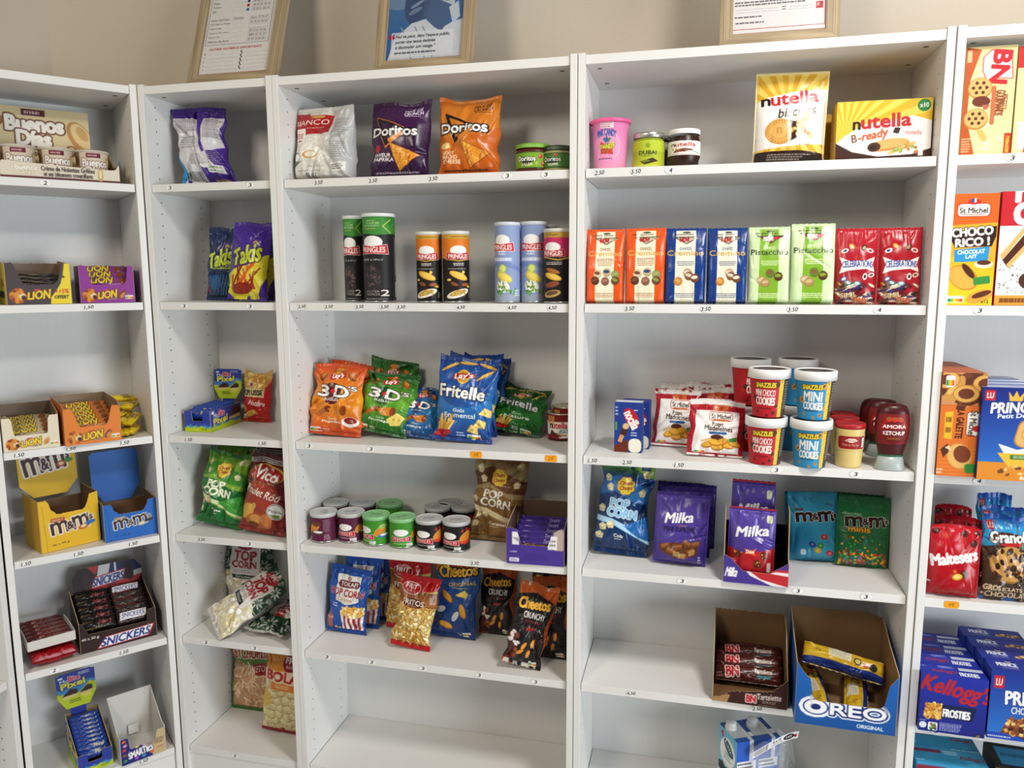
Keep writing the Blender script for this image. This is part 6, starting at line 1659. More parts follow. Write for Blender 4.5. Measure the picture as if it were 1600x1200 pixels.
def gourmand(w, h):
    a = Art(w, h, '#ecd79a', seed=3); a.P([(0, 0), (0.30, 0.0), (0.10, 0.35), (0.12, 0.7), (0.30, 0.97), (0, 1)], '#b8541f'); a.bits(0.3, 0.02, 0.98, 0.9, 26, 0.06, 0.012, ['#e6cc86', '#f0deaa'])
    a.P([(0.36, 0.90), (0.50, 0.96), (0.88, 0.93), (0.93, 0.70), (0.55, 0.72), (0.46, 0.68), (0.36, 0.78)], '#f4efe8', ol='#c01f2a', ow=0.008); a.T('BN', 0.36, 0.735, 1.02, 0.88, '#c01f2a', b=0.10, rot=-97)
    a.T('PETITS', 0.66, 0.465, 0.98, 0.505, '#8a4a24', rot=-93, b=0.05); a.T('GOURMANDS', 0.46, 0.44, 0.98, 0.52, '#8a4a24', rot=-93, b=0.07); a.RR(0.55, 0.28, 0.64, 0.64, 0.02, '#c06a44')
    for cx, cy in ((0.32, 0.62), (0.28, 0.34)):
        a.E(cx, cy, 0.24, 0.10, '#b87a34'); a.E(cx, cy + 0.006, 0.225, 0.088, '#dcae66')
        for i in range(7): t = 2 * math.pi * i / 6; a.E(cx + (0.13 * math.cos(t) if i else 0), cy + 0.006 + (0.05 * math.sin(t) if i else 0), 0.035, 0.016, '#5a2a18')
    a.E(0.36, 0.50, 0.18, 0.05, '#6a2f1c'); a.P([(0.38, 0.47), (0.54, 0.47), (0.50, 0.43), (0.42, 0.42)], '#b8604a'); a.E(0.42, 0.19, 0.16, 0.03, '#d9b060', -55)
    a.R(0.86, 0, 1, 0.20, '#c8231f'); a.T('NOUVEAU', 0.76, 0.085, 1.10, 0.115, '#f2d23a', rot=90, b=0.05); a.S(0.03, 0.03, 0.22, 0.17, 6, '#e9c49a'); a.R(0.03, 0.86, 0.12, 0.97, '#e9b48a'); return a


def gourmand2(w, h):
    a = Art(w, h, '#ecd79a', seed=4); a.R(0, 0.80, 0.3, 1, '#c8231f'); a.T('NOUVEAU', -0.03, 0.885, 0.33, 0.915, '#f2d23a', rot=90, b=0.05); a.T('PETITS', 0.02, 0.44, 0.5, 0.48, '#8a4a24', rot=90, b=0.05); a.T('GOURMANDS', 0.2, 0.42, 0.9, 0.5, '#8a4a24', rot=90, b=0.07)
    a.P([(0.1, 0.05), (0.1, 0.30), (0.9, 0.32), (0.9, 0.05)], '#f4efe8'); a.T('BN', 0.1, 0.1, 0.9, 0.26, '#c01f2a', b=0.1, rot=83); return a


g = 'cream biscuit cartons on the top right shelf'
carton('cream and rust biscuit carton standing upright on the top right shelf', 5, 1, (1505, 1584, 243, 73), gourmand, 0.055, '#e0c98a', 0.03, 0, None, g)
carton('cream biscuit carton on the top right shelf, cut by the picture edge', 5, 1, (1587, 1664, 243, 71), gourmand2, 0.055, '#e0c98a', 0.03, 0, None, g)


def rico(w, h):
    a = Art(w, h, '#e8bd1e', seed=5); a.R(0, 0.72, 1, 1, '#e0601c'); a.P([(0, 0.72), (1, 0.74), (1, 0.40), (0.0, 0.44)], '#eda72a'); a.G(0.0, 0.4, '#f0c824', '#e8b51c')
    a.RR(0.12, 0.80, 0.80, 0.905, 0.03, '#f4f0ea', ol='#b8321f', ow=0.008); a.T('St Michel', 0.16, 0.825, 0.76, 0.875, '#3a2418', b=0.05); a.S(0.2, 0.805, 0.72, 0.82, 1, '#b8321f'); a.E(0.46, 0.925, 0.14, 0.025, '#c8281f'); a.R(0.40, 0.92, 0.46, 0.955, '#2a4a9a'); a.R(0.46, 0.92, 0.5, 0.955, '#f4f0ea')
    a.P([(0.0, 0.66), (0.98, 0.71), (0.98, 0.62), (0.9, 0.53), (0.12, 0.52), (0, 0.6)], '#2a160e'); a.T('CHOCO', 0.03, 0.625, 0.90, 0.70, '#f6f1ea', ol='#2a160e', ow=0.10, b=0.10, rot=4); a.T('RICO !', 0.12, 0.535, 0.84, 0.605, '#f6f1ea', ol='#2a160e', ow=0.10, b=0.10, rot=4)
    a.P([(0.10, 0.50), (0.86, 0.53), (0.84, 0.40), (0.12, 0.39)], '#2f8fc8'); a.T('CHOCOLAT', 0.18, 0.465, 0.76, 0.50, '#f4f4f0', b=0.06, rot=3); a.T('LAIT', 0.36, 0.425, 0.60, 0.455, '#f4f4f0', b=0.06, rot=3)
    a.E(0.34, 0.25, 0.36, 0.10, '#c9852a', -38); a.E(0.32, 0.25, 0.33, 0.085, '#e3a948', -38); a.E(0.44, 0.31, 0.22, 0.028, '#4a2414', -52); a.E(0.76, 0.37, 0.20, 0.035, '#e9dccb'); a.E(0.76, 0.385, 0.15, 0.022, '#5a2c18')
    a.E(0.72, 0.08, 0.30, 0.055, '#d99a3a', 20); a.E(0.76, 0.10, 0.22, 0.025, '#5a2c18', 20); a.RR(0.56, 0.19, 0.92, 0.26, 0.01, '#3a8a3a', rot=8); a.nutri(0.02, 0.025, 0.38, 0.085); a.T('x12', 0.76, 0.02, 0.92, 0.05, '#2a2418', b=0.06); return a


def slices(w, h):
    a = Art(w, h, '#eceae6', seed=6); a.R(0, 0.70, 1, 1, '#c01f2a'); a.T('LU', 0.12, 0.78, 0.9, 0.97, '#f4f0ea', b=0.12, rot=-90); a.bits(0.02, 0.1, 0.9, 0.4, 60, 0.012, 0.003, ['#2a2422', '#3a3230'], wob=0)
    a.P([(0.1, 0.40), (0.62, 0.70), (0.72, 0.70), (0.72, 0.62), (0.2, 0.34)], '#4a2414'); a.P([(0.04, 0.44), (0.56, 0.74), (0.62, 0.72), (0.10, 0.40)], '#dcb06a'); a.P([(0.18, 0.36), (0.75, 0.66), (0.75, 0.60), (0.24, 0.33)], '#dcb06a'); a.O(0.62, 0.22, 0.07, '#4a2818'); a.R(0, 0, 1, 0.09, '#d99a3a'); a.S(0.1, 0.02, 0.8, 0.07, 1, '#6a3a14', 0.8); return a


carton('orange and yellow chocolate biscuit carton on the second right shelf', 5, 2, (1484, 1556, 480, 303), rico, 0.05, '#d98a1c', 0.025)
carton('red and white chocolate slice carton cut by the right picture edge', 5, 2, (1560, 1640, 480, 299), slices, 0.05, '#c01f2a', 0.03)


def galette(w, h):
    a = Art(w, h, '#d9702a', seed=7); a.R(0, 0.69, 1, 1, '#c98a5a'); a.bits(0, 0.70, 1, 0.99, 12, 0.14, 0.06, ['#5a2c1c', '#8a4a2c', '#c9924a'])
    for cx, cy in ((0.55, 0.80), (0.98, 0.90), (0.1, 0.93)): a.E(cx, cy, 0.30, 0.085, '#b0702c'); a.E(cx, cy, 0.28, 0.078, '#d9a656'); a.E(cx, cy, 0.18, 0.05, '#6a3420')
    a.nutri(0.08, 0.86, 0.28, 0.97); a.R(0, 0.685, 1, 0.69, '#a8501c')
    for i in range(8): a.R(0, 0.02 + i * 0.035, 1, 0.03 + i * 0.035, '#e98a2e', 0.7)
    a.RR(0.62, 0.40, 0.88, 0.63, 0.03, '#f4f0ea', ol='#b8321f', ow=0.008); a.T('St Michel', 0.44, 0.49, 1.06, 0.55, '#3a2418', b=0.05, rot=-94); a.O(0.84, 0.47, 0.03, '#c8281f')
    a.T('LA GALETTE', 0.10, 0.48, 0.82, 0.54, '#4a2414', b=0.07, rot=-92); a.P([(0.12, 0.62), (0.30, 0.63), (0.30, 0.36), (0.12, 0.37)], '#e3b52c'); a.S(0.14, 0.4, 0.28, 0.6, 2, '#8a5a1c')
    a.E(0.50, 0.20, 0.28, 0.13, '#c98c3e', 20); a.E(0.5, 0.20, 0.26, 0.12, '#e0b062', 20); a.E(0.56, 0.22, 0.19, 0.085, '#7a3c22', 20); a.P([(0.06, 0.26), (0.22, 0.32), (0.26, 0.24), (0.14, 0.18)], '#5a2a1a'); a.P([(0.16, 0.28), (0.26, 0.30), (0.3, 0.25)], '#e9d0b0'); a.RR(0.64, 0.04, 0.90, 0.13, 0.02, '#3a8a3a', rot=6); a.S(0.0, 0.02, 0.16, 0.08, 2, '#f0e0d0'); return a


t, loc, rz, W, H = carton('orange galette carton standing upright at the front of its row', 5, 3, (1463, 1532, 745, 583), galette, 0.045, '#b8602a', None, 0, None, 'orange galette cartons')
for i in range(4): dup(t, 'orange galette carton, %s behind the front one' % ORD[i], away(loc, rz, 0.0, 0.047 * (i + 1)))


def petitdej(w, h):
    a = Art(w, h, '#17338f', seed=8); a.G(0.2, 1, '#2c6ac0', '#12247a'); a.R(0, 0, 1, 0.20, '#d98a2a'); a.P([(0.3, 0.30), (1, 0.33), (1, 0.16), (0.5, 0.14)], '#e9b83a'); a.P([(0.3, 0.4), (0.6, 0.34), (1, 0.40), (1, 0.30), (0.4, 0.30)], '#f2f0ea')
    a.R(0.04, 0.86, 0.20, 0.97, '#c2242e'); a.T('LU', 0.07, 0.885, 0.17, 0.945, '#f4f0ea', b=0.05); a.P([(0.42, 0.86), (0.40, 0.96), (0.47, 0.90), (0.52, 0.97), (0.57, 0.90), (0.64, 0.96), (0.62, 0.86)], '#e0b040')
    a.T('PRINCE', 0.15, 0.735, 0.84, 0.845, '#f4f4f6', ol='#12206a', ow=0.08, b=0.08, sh=0.1, rot=3); a.T('Petit Dej', 0.26, 0.665, 0.72, 0.725, '#f4f4f6', b=0.05, sh=0.15, rot=4)
    a.RR(0.56, 0.36, 0.92, 0.66, 0.08, '#b9803a', rot=-12); a.RR(0.58, 0.37, 0.90, 0.65, 0.08, '#dcae66', rot=-12); a.E(0.74, 0.51, 0.10, 0.07, '#cf9c50'); a.E(0.74, 0.51, 0.07, 0.045, '#e3bb78')
    a.RR(0.50, 0.235, 0.95, 0.285, 0.01, '#3f7a34'); a.S(0.55, 0.245, 0.93, 0.275, 2, '#e9f0e0'); a.bits(0.35, 0.06, 0.9, 0.15, 18, 0.03, 0.016, ['#c9924a', '#6a3a1c', '#e0b870']); a.T('6x', 0.68, 0.02, 0.78, 0.06, '#f4f0ea', b=0.05); return a


tp = lambda w, h: Art(w, h, '#c9d2e6', 0.002, seed=3).R(0, 0.0, 1, 0.25, '#1d3f9a').S(0.1, 0.4, 0.9, 0.8, 2, '#1d3f9a')
t, loc, rz, W, H = carton('blue breakfast biscuit carton with yellow bowl, front of its row', 5, 3, (1531, 1632, 752, 607), petitdej, 0.05, '#15307f', None, 0, tp, 'blue breakfast biscuit cartons')
for i in range(3): dup(t, 'blue breakfast biscuit carton, %s behind the front one' % ORD[i], away(loc, rz, 0.0, 0.052 * (i + 1)))


def malt(w, h):
    a = Art(w, h, '#b3121e', seed=9); a.G(0, 1, '#a00f1a', '#bf1622'); a.T('Maltesers', 0.03, 0.47, 0.93, 0.62, '#f4f1ee', b=0.09, rot=14, sh=0.1)
    for x, y, r in ((0.10, 0.90, 0.05), (0.66, 0.88, 0.045), (0.90, 0.92, 0.04), (0.84, 0.76, 0.05), (0.66, 0.34, 0.055)): a.O(x, y, r, '#4a1d14'); a.O(x - 0.015, y + r * 0.3, r * 0.4, '#8a4a3a')
    a.E(0.53, 0.29, 0.10, 0.045, '#c9a52c', 20); a.E(0.53, 0.295, 0.07, 0.028, '#ead27a', 20); a.O(0.3, 0.84, 0.04, '#c9442c', alpha=0.8); a.O(0.48, 0.36, 0.025, '#d9622c'); a.S(0.0, 0.16, 0.06, 0.2, 1, '#eee'); return a


g = 'red malt ball pouches'
for i, (lb, xl, xr, yb, yt) in enumerate((('red malt ball pouch at the front, with large white slanting lettering', 1452, 1533, 938, 826), ('red malt ball pouch in the middle of its row', 1456, 1534, 918, 811), ('red malt ball pouch at the back of its row', 1458, 1516, 900, 792))):
    sp = spot(5, 4, xl, xr, yb, yt, lean=8)
    new_bag('sweet_pouch', lb, 'sweet pouch', sp, malt, 0.05 if i == 0 else 0.035, '#8f0e18', g, 8, tilt=2.5, seed=171 + i, cr=1.0, prof='stand', seal=(0.02, 0.05), pinch=0.0, ears=-0.05)


def granola(w, h):
    a = Art(w, h, '#3f2a1e', seed=10); a.P([(0, 0.62), (0.5, 0.72), (1, 0.70), (1, 1), (0, 1)], '#2a8fc4'); a.G(0.86, 1, '#2a8fc4', '#1c3f9a'); a.R(0.06, 0.83, 0.22, 0.93, '#c2242e'); a.T('LU', 0.09, 0.85, 0.19, 0.91, '#f4f0ea', b=0.05)
    a.E(0.5, 0.76, 0.36, 0.05, '#4a2414'); a.T('Granola', 0.12, 0.70, 0.98, 0.82, '#f4f0ea', ol='#3a1c10', ow=0.08, b=0.07, rot=4); a.E(0.62, 0.68, 0.3, 0.02, '#b8242c', 4)
    a.E(0.56, 0.44, 0.44, 0.22, '#9a6a30'); a.E(0.56, 0.45, 0.42, 0.205, '#c4934e'); a.bits(0.2, 0.28, 0.95, 0.62, 34, 0.035, 0.022, ['#3a1c12', '#4a2418', '#2e150d']); a.E(0.88, 0.66, 0.08, 0.04, '#3a8a5a')
    a.T('GROS', 0.04, 0.125, 0.38, 0.19, '#d9c4a4', b=0.08); a.T('ÉCLATS', 0.42, 0.125, 0.86, 0.175, '#d9c4a4', b=0.04); a.T('CHOCOLAT', 0.10, 0.04, 0.98, 0.11, '#d9c4a4', b=0.06); a.S(0.02, 0.05, 0.08, 0.1, 1, '#d9c4a4'); return a


g = 'blue and brown cookie bags at the right edge'
for i, (lb, xl, xr, yb, yt) in enumerate((('blue and brown chocolate chip cookie bag at the front', 1536, 1612, 945, 812), ('blue and brown cookie bag standing behind the front one', 1530, 1606, 925, 795), ('blue and brown cookie bag at the back, crumpled top showing', 1526, 1580, 905, 775))):
    sp = spot(5, 4, xl, xr, yb, yt, lean=8)
    new_bag('cookie_bag', lb, 'cookie bag', sp, granola, 0.05 if i == 0 else 0.04, '#1c4f8a', g, 8, tilt=1, seed=181 + i, cr=1.3, seal=(0.03, 0.06))


def flakes(w, h):
    a = Art(w, h, '#1c2a92', seed=11); a.G(0, 1, '#18247e', '#2030a2'); a.T("Kellogg's", 0.02, 0.57, 1.06, 0.93, '#b8202c', b=0.05, sh=0.2, rot=-9)
    a.RR(0.09, 0.24, 0.34, 0.50, 0.01, '#e3b566'); a.bits(0.09, 0.24, 0.34, 0.50, 50, 0.03, 0.03, ['#c98a34', '#f0cf82', '#b06a24', '#e6b452'], wob=0.6)
    a.P([(0.34, 0.27), (0.80, 0.25), (0.86, 0.50), (0.34, 0.50)], '#141c4a'); a.T('FROSTIES', 0.36, 0.29, 0.76, 0.42, '#f2f2f4', ol='#0d1338', ow=0.07, b=0.08, rot=-1)
    a.RR(0.15, 0.03, 0.29, 0.17, 0.02, '#f0f0f2'); a.bits(0.17, 0.05, 0.27, 0.15, 14, 0.02, 0.02, ['#2a2a2a', '#b8422c', '#3a8a3a']); a.O(0.07, 0.11, 0.055, '#dfe4f0'); a.S(0.32, 0.04, 0.66, 0.19, 6, '#c9d0f0'); a.S(0.02, 0.18, 0.14, 0.2, 1, '#c9d0f0'); a.R(0.84, 0.0, 0.98, 0.07, '#141c5a'); a.T('x6', 0.87, 0.01, 0.93, 0.055, '#e9b23a'); return a


def flakes_top(w, h):
    a = Art(w, h, '#2230a0', seed=12); a.T("Kellogg's", 0.20, 0.22, 0.56, 0.60, '#a8283c', b=0.04, sh=0.3); a.T('FROSTIES', 0.60, 0.16, 0.88, 0.46, '#e9ebf4', b=0.06); a.R(0.62, 0.62, 0.98, 0.86, '#c9d0dc'); a.RR(0.30, 0.66, 0.56, 0.92, 0.1, '#4452b8'); a.S(0.32, 0.7, 0.54, 0.88, 2, '#c9d0ee'); a.S(0.02, 0.7, 0.16, 0.82, 1, '#c9d0ee'); return a


t, loc, rz, W, H = carton('blue frosted cereal bar carton with red script, front of its row', 5, 5, (1436, 1541, 1148, 1058), flakes, 0.055, '#1a2684', None, -2, flakes_top, 'blue cereal bar cartons with red script', 'cereal_bar_carton', 'cereal bar carton')
for i in range(3): dup(t, 'blue frosted cereal bar carton, %s behind the front one' % ORD[i], away(loc, rz, -0.004 * (i + 1), 0.0565 * (i + 1)))


def princebar(w, h):
    a = Art(w, h, '#1c46ac', seed=13); a.G(0.1, 1, '#2c72c8', '#18328f'); a.R(0.05, 0.74, 0.20, 0.92, '#c2242e'); a.T('LU', 0.08, 0.78, 0.17, 0.88, '#f4f0ea', b=0.05); a.P([(0.52, 0.76), (0.50, 0.88), (0.56, 0.82), (0.6, 0.88), (0.64, 0.82), (0.7, 0.88), (0.68, 0.76)], '#e0b040')
    a.T('PRINCE', 0.24, 0.53, 0.98, 0.72, '#f4f4f6', ol='#12206a', ow=0.06, b=0.08, rot=2); a.T("CHOCO'BARRE", 0.34, 0.40, 0.98, 0.50, '#f0e9e0', b=0.05, rot=2); a.P([(0.2, 0.10), (0.3, 0.30), (1, 0.40), (1, 0.02)], '#7a3a24'); a.bits(0.28, 0.06, 1, 0.34, 70, 0.03, 0.03, ['#c9924a', '#5a2a18', '#e0b870', '#8a4a28', '#3a1a10'], wob=0.5); a.S(0.02, 0.02, 0.4, 0.06, 1, '#e9e4f0'); return a


def prince_top(w, h):
    a = Art(w, h, '#1d2f94', seed=14); a.T('PRINCE', 0.14, 0.44, 0.44, 0.74, '#eef0f6', b=0.07); a.T("CHOCO'BARRE", 0.20, 0.24, 0.44, 0.38, '#e0d8d0'); a.P([(0.54, 0.35), (0.62, 0.62), (0.98, 0.55), (0.92, 0.24)], '#6a3a28'); a.bits(0.56, 0.3, 0.94, 0.56, 20, 0.08, 0.08, ['#b9805a', '#5a2a1a', '#c9a070']); a.P([(0.3, 0.78), (0.29, 0.92), (0.34, 0.84), (0.38, 0.92), (0.37, 0.78)], '#d9b860'); return a


t, loc, rz, W, H = carton('blue chocolate bar carton with a crown, front of its row', 5, 5, (1545, 1652, 1160, 1052), princebar, 0.055, '#182c84', None, -2, prince_top, 'blue chocolate bar cartons', 'cereal_bar_carton', 'cereal bar carton')
for i in range(3): dup(t, 'blue chocolate bar carton, %s behind the front one' % ORD[i], away(loc, rz, -0.004 * (i + 1), 0.0565 * (i + 1)))


def rice_top(w, h):
    a = Art(w, h, '#3b9cc8', seed=15); a.T("Kellogg's", 0.66, 0.34, 0.98, 0.60, '#8a2440', b=0.03, sh=0.3); a.R(0.02, 0.62, 0.42, 0.80, '#8a2a3c'); a.S(0.04, 0.64, 0.4, 0.78, 1, '#3b2a6c'); a.RR(0.44, 0.56, 0.66, 0.82, 0.1, '#57aed4'); a.S(0.45, 0.58, 0.65, 0.8, 2, '#e0eef4'); a.T('Rice Krispies', 0.60, 0.84, 0.98, 0.98, '#c9e4f0'); a.S(0, 0.1, 0.14, 0.2, 1, '#e9f4f8'); return a


z5 = ZS[6]
loc, rz, W, H = spot(5, 6, 1430, 1546, 1262, 1185, 0.02)
g = 'light blue cereal bar cartons on the lowest right shelf'
t = thing('cereal_bar_carton', 'light blue cereal bar carton at the front of the lowest right shelf', 'cereal bar carton', g, loc, rz); box_parts(t, W, 0.075, 0.25, Art(W, 0.25, '#3a98c4', 0.003).R(0, 0.3, 1, 0.5, '#b8242c').R(0, 0.9, 0.4, 0.97, '#8a2a3c').done(), '#338cb8', rice_top(W, 0.075).done())
dup(t, 'light blue cereal bar carton behind the front light blue one', away(loc, rz, 0, 0.078))


def yellow_top(w, h):
    return Art(w, h, '#1c1a18', 0.002, seed=16).R(0.14, 0.14, 1, 0.86, '#2f8cc0').S(0.2, 0.4, 0.9, 0.7, 1, '#16567a')


loc, rz, W, H = spot(5, 6, 1553, 1650, 1262, 1200, 0.02, yaw=-3)
t = thing('cereal_bar_carton', 'black and yellow carton in the lower right corner of the picture', 'cereal bar carton', None, loc, rz); box_parts(t, W, 0.10, 0.262, Art(W, 0.262, '#d9b02a', 0.003).R(0, 0.975, 1, 1, '#1c1a18').done(), '#1c1a18', yellow_top(W, 0.10).done())

# ------------------------------------------------------------------ narrow bookcase
def takis_back(w, h):
    a = Art(w, h, '#d5d3d6', seed=3); a.R(0, 0.875, 1, 1, '#3a1f78'); a.P([(0.52, 1), (0.62, 1), (0.60, 0.55), (0.70, 0.30), (1.0, 0.02), (1, 0.5), (0.80, 0.45), (0.58, 0.40), (0.50, 0.7)], '#47298a'); a.P([(0.0, 0.5), (0.14, 0.1), (0.06, 0.0), (0, 0)], '#2f8cc4'); a.P([(0.92, 0.75), (1, 0.9), (1, 0.3)], '#47298a')
    a.S(0.06, 0.68, 0.48, 0.86, 9, '#77747a'); a.S(0.10, 0.46, 0.52, 0.64, 6, '#8a878c'); a.S(0.64, 0.60, 0.95, 0.86, 13, '#6a666c'); a.S(0.30, 0.24, 0.62, 0.38, 8, '#77747a'); a.S(0.66, 0.26, 0.92, 0.42, 6, '#8a878c')
    a.bars(0.12, 0.04, 0.46, 0.15, '#3a3a3c', '#e6e4e6'); a.R(0.5, 0.0, 1, 0.2, '#3f2380'); a.R(0.62, 0.14, 0.9, 0.24, '#d9d6da'); a.S(0.64, 0.15, 0.88, 0.23, 2, '#5a8a3a'); a.S(0.64, 0.02, 0.94, 0.08, 1, '#c9a83a'); return a


def takis(bg, hot):
    def f(w, h):
        a = Art(w, h, bg, seed=4); a.G(0, 1, bg, np.clip(rgb(bg) * 1.15, 0, 1))
        c = '#c9d42c' if hot else '#c2d63a'
        if hot:
            a.P([(0, 0.30), (0.3, 0.40), (0.6, 0.44), (1, 0.60), (1, 0.30), (0.8, 0.02), (0.2, 0.0), (0, 0.1)], '#d6c92a')
            for i in range(12): a.L([(0.16 + 0.055 * ((i * 5) % 12), 0.12 + 0.02 * (i % 3)), (0.22 + 0.06 * i, 0.30 + 0.022 * ((i * 7) % 12))], 0.026, ('#b8401c', '#7a2410', '#d9682a', '#9a3418')[i % 4])
            a.E(0.45, 0.14, 0.30, 0.07, '#8a2412', 10)
        else:
            for i in range(9): a.L([(0.1 + 0.08 * i, 0.08), (0.2 + 0.09 * i, 0.34)], 0.010, '#3a7aa8'); a.E(0.35, 0.24, 0.2, 0.10, '#2a5a8a', 20)
            a.R(0.24, 0.42, 0.90, 0.475, c); a.T('BLUE HEAT', 0.28, 0.43, 0.88, 0.465, bg, b=0.05); a.T('t', 0.06, 0.1, 0.14, 0.22, '#c22a2a')
        for i in range(8): t = 2 * math.pi * i / 8; a.E(0.66 + 0.09 * math.cos(t), 0.73 + 0.05 * math.sin(t), 0.06, 0.012, '#5a3a9a', math.degrees(t)); 
        a.O(0.68, 0.73, 0.03, '#c9a83a'); a.T('Takis', 0.12, 0.46, 0.86, 0.68, c, ol='#2a1452', ow=0.06, b=0.06, rot=11, sh=0.15, taper=0.3)
        if hot: a.O(0.66, 0.07, 0.035, '#e8e46a')
        return a
    return f


tk_b, tk_p = takis('#16284e', 0), takis('#3f2386', 1)
sp = spot(2, 1, 270, 337, 287, 174, 0.06, 7, 6)
new_bag('rolled_chip_bag', 'purple and white snack bag turned back to front, small print showing', 'snack bag', sp, takis_back, 0.07, '#3a1f78', None, 7, tilt=2, seed=201, cr=1.5, pinch=0.17, wk=1.3, shear=-0.05)
sp = spot(2, 1, 413, 500, 284, 178, 0.07, 6)
loc, rz, W, H = sp; 
sp = (away(loc, rz, -0.012, 0.0), rz, 0.05, H)
new_bag('rolled_chip_bag', 'purple snack bag edge showing at the right of the narrow bookcase top shelf', 'snack bag', sp, tk_p, 0.06, '#3a1f78', None, 6, tilt=-3, seed=203, cr=1.0)
g = 'rolled chip bags on the second narrow shelf'
sp = spot(2, 2, 317, 368, 468, 357, 0.07, 8)
new_bag('rolled_chip_bag', 'dark blue rolled chip bag with lime lettering, behind the purple one', 'snack bag', sp, tk_b, 0.055, '#12203e', g, 8, tilt=1, seed=205, cr=1.0)
sp = spot(2, 2, 350, 412, 470, 351, 0.02, 10)
new_bag('rolled_chip_bag', 'purple and yellow rolled chip bag at the front', 'snack bag', sp, tk_p, 0.06, '#331c70', g, 10, tilt=4, seed=207, cr=1.1)
sp = spot(2, 2, 372, 424, 468, 357, 0.11, 8)
new_bag('rolled_chip_bag', 'purple and yellow rolled chip bag behind the front purple one', 'snack bag', sp, tk_p, 0.05, '#331c70', g, 8, tilt=1, seed=209, cr=1.0)
tk_r = takis('#5a1426', 1)
sp = spot(2, 2, 404, 470, 466, 362, 0.17, 6)
loc, rz, W, H = sp
new_bag('rolled_chip_bag', 'dark red chip bag edge beside the upright of the narrow bookcase', 'snack bag', (away(loc, rz, -0.02), rz, 0.07, H), tk_r, 0.05, '#3a1020', g, 6, tilt=1, seed=211, cr=1.0)


# brick-pattern cake bar box with its header card (two of them)
def pixel(w, h, word=True, cake=True):
    a = Art(w, h, '#2f3f9a', seed=5); k = h / w
    for i in range(10):
        x = i / 9; y = 0.30 + 0.10 * ((i * 37) % 5) / 5
        a.P([(x - 0.09, 0), (x - 0.09, y - 0.12), (x, y), (x + 0.09, y - 0.12), (x + 0.09, 0)], '#3f86c8')
    for i in range(9):
        x = i / 8; y = 0.20 + 0.12 * ((i * 53) % 7) / 7
        a.P([(x - 0.1, 0), (x - 0.1, y - 0.10), (x, y), (x + 0.1, y - 0.10), (x + 0.1, 0)], '#b4c81e')
    return a


def pixel_header(w, h):
    a = Art(w, h, '#2b3c96', seed=5); a.P([(0, 0.60), (0.14, 0.52), (0.3, 0.62), (0.6, 0.55), (0.8, 0.70), (1, 0.66), (1, 0), (0, 0)], '#3f86c8'); a.P([(0, 0.46), (0.16, 0.44), (0.3, 0.30), (0.6, 0.42), (0.86, 0.64), (0.92, 0.58), (1, 0.60), (1, 0), (0, 0)], '#b4c81e')
    a.R(0.06, 0.86, 0.18, 0.91, '#e9ecf4'); a.S(0.58, 0.86, 0.88, 0.95, 2, '#e9ecf4'); a.T('Mc', 0.10, 0.74, 0.30, 0.83, '#e9ecf4', ol='#1c2868', ow=0.1, b=0.07); a.T('Bite', 0.32, 0.76, 0.60, 0.88, '#c22a3a', ol='#f0eef0', ow=0.12, b=0.08)
    a.T('Pixel', 0.12, 0.58, 0.72, 0.74, '#e9e04a', ol='#1c2868', ow=0.10, b=0.10, rot=4)
    for x0, x1 in ((0.12, 0.52), (0.56, 0.90)): a.P([(x0, 0.36), (x0 + 0.22, 0.54), (x1, 0.50), (x1, 0.38)], '#3a1c14'); a.P([(x0, 0.36), (x1, 0.38), (x1, 0.32), (x0 + 0.04, 0.28)], '#e0c982')
    a.S(0.30, 0.14, 0.62, 0.24, 2, '#1c2418'); a.E(0.74, 0.26, 0.12, 0.05, '#d9d24a'); return a


def pixel_front(w, h):
    a = pixel(w, h); a.R(0.46, 0.56, 0.80, 1, '#1f3f9c'); a.T('bite', 0.46, 0.80, 0.6, 0.92, '#c22a3a', b=0.05); a.T('el', 0.48, 0.64, 0.66, 0.80, '#e9e04a', b=0.06); a.R(0, 0.5, 1, 0.515, '#24306e'); a.E(0.48, 0.12, 0.08, 0.05, '#d9d24a'); a.S(0.64, 0.10, 0.94, 0.18, 2, '#1c2418'); return a


def pixel_side(w, h):
    a = pixel(w, h); a.R(0.04, 0.82, 0.12, 0.94, '#e9ecf4'); a.T('Mc', 0.10, 0.62, 0.24, 0.80, '#e9ecf4', ol='#1c2868', ow=0.1, b=0.06); a.T('Bite', 0.26, 0.66, 0.46, 0.90, '#c22a3a', ol='#f0eef0', ow=0.12, b=0.06); a.T('Pixel', 0.10, 0.30, 0.54, 0.60, '#e9e04a', ol='#1c2868', ow=0.10, b=0.08, rot=4); a.P([(0.60, 0.46), (0.78, 0.92), (0.98, 0.88), (0.98, 0.5)], '#4a241a'); a.P([(0.60, 0.46), (0.98, 0.5), (0.98, 0.36), (0.62, 0.32)], '#d9c070'); return a


def cake_bar(w, h):
    a = Art(w, h, '#1c3f94', 0.0013, seed=6); a.T('Pixel', 0.55, 0.36, 0.86, 0.74, '#d9c77a', b=0.04); a.S(0.15, 0.45, 0.5, 0.65, 1, '#b8606a'); return a


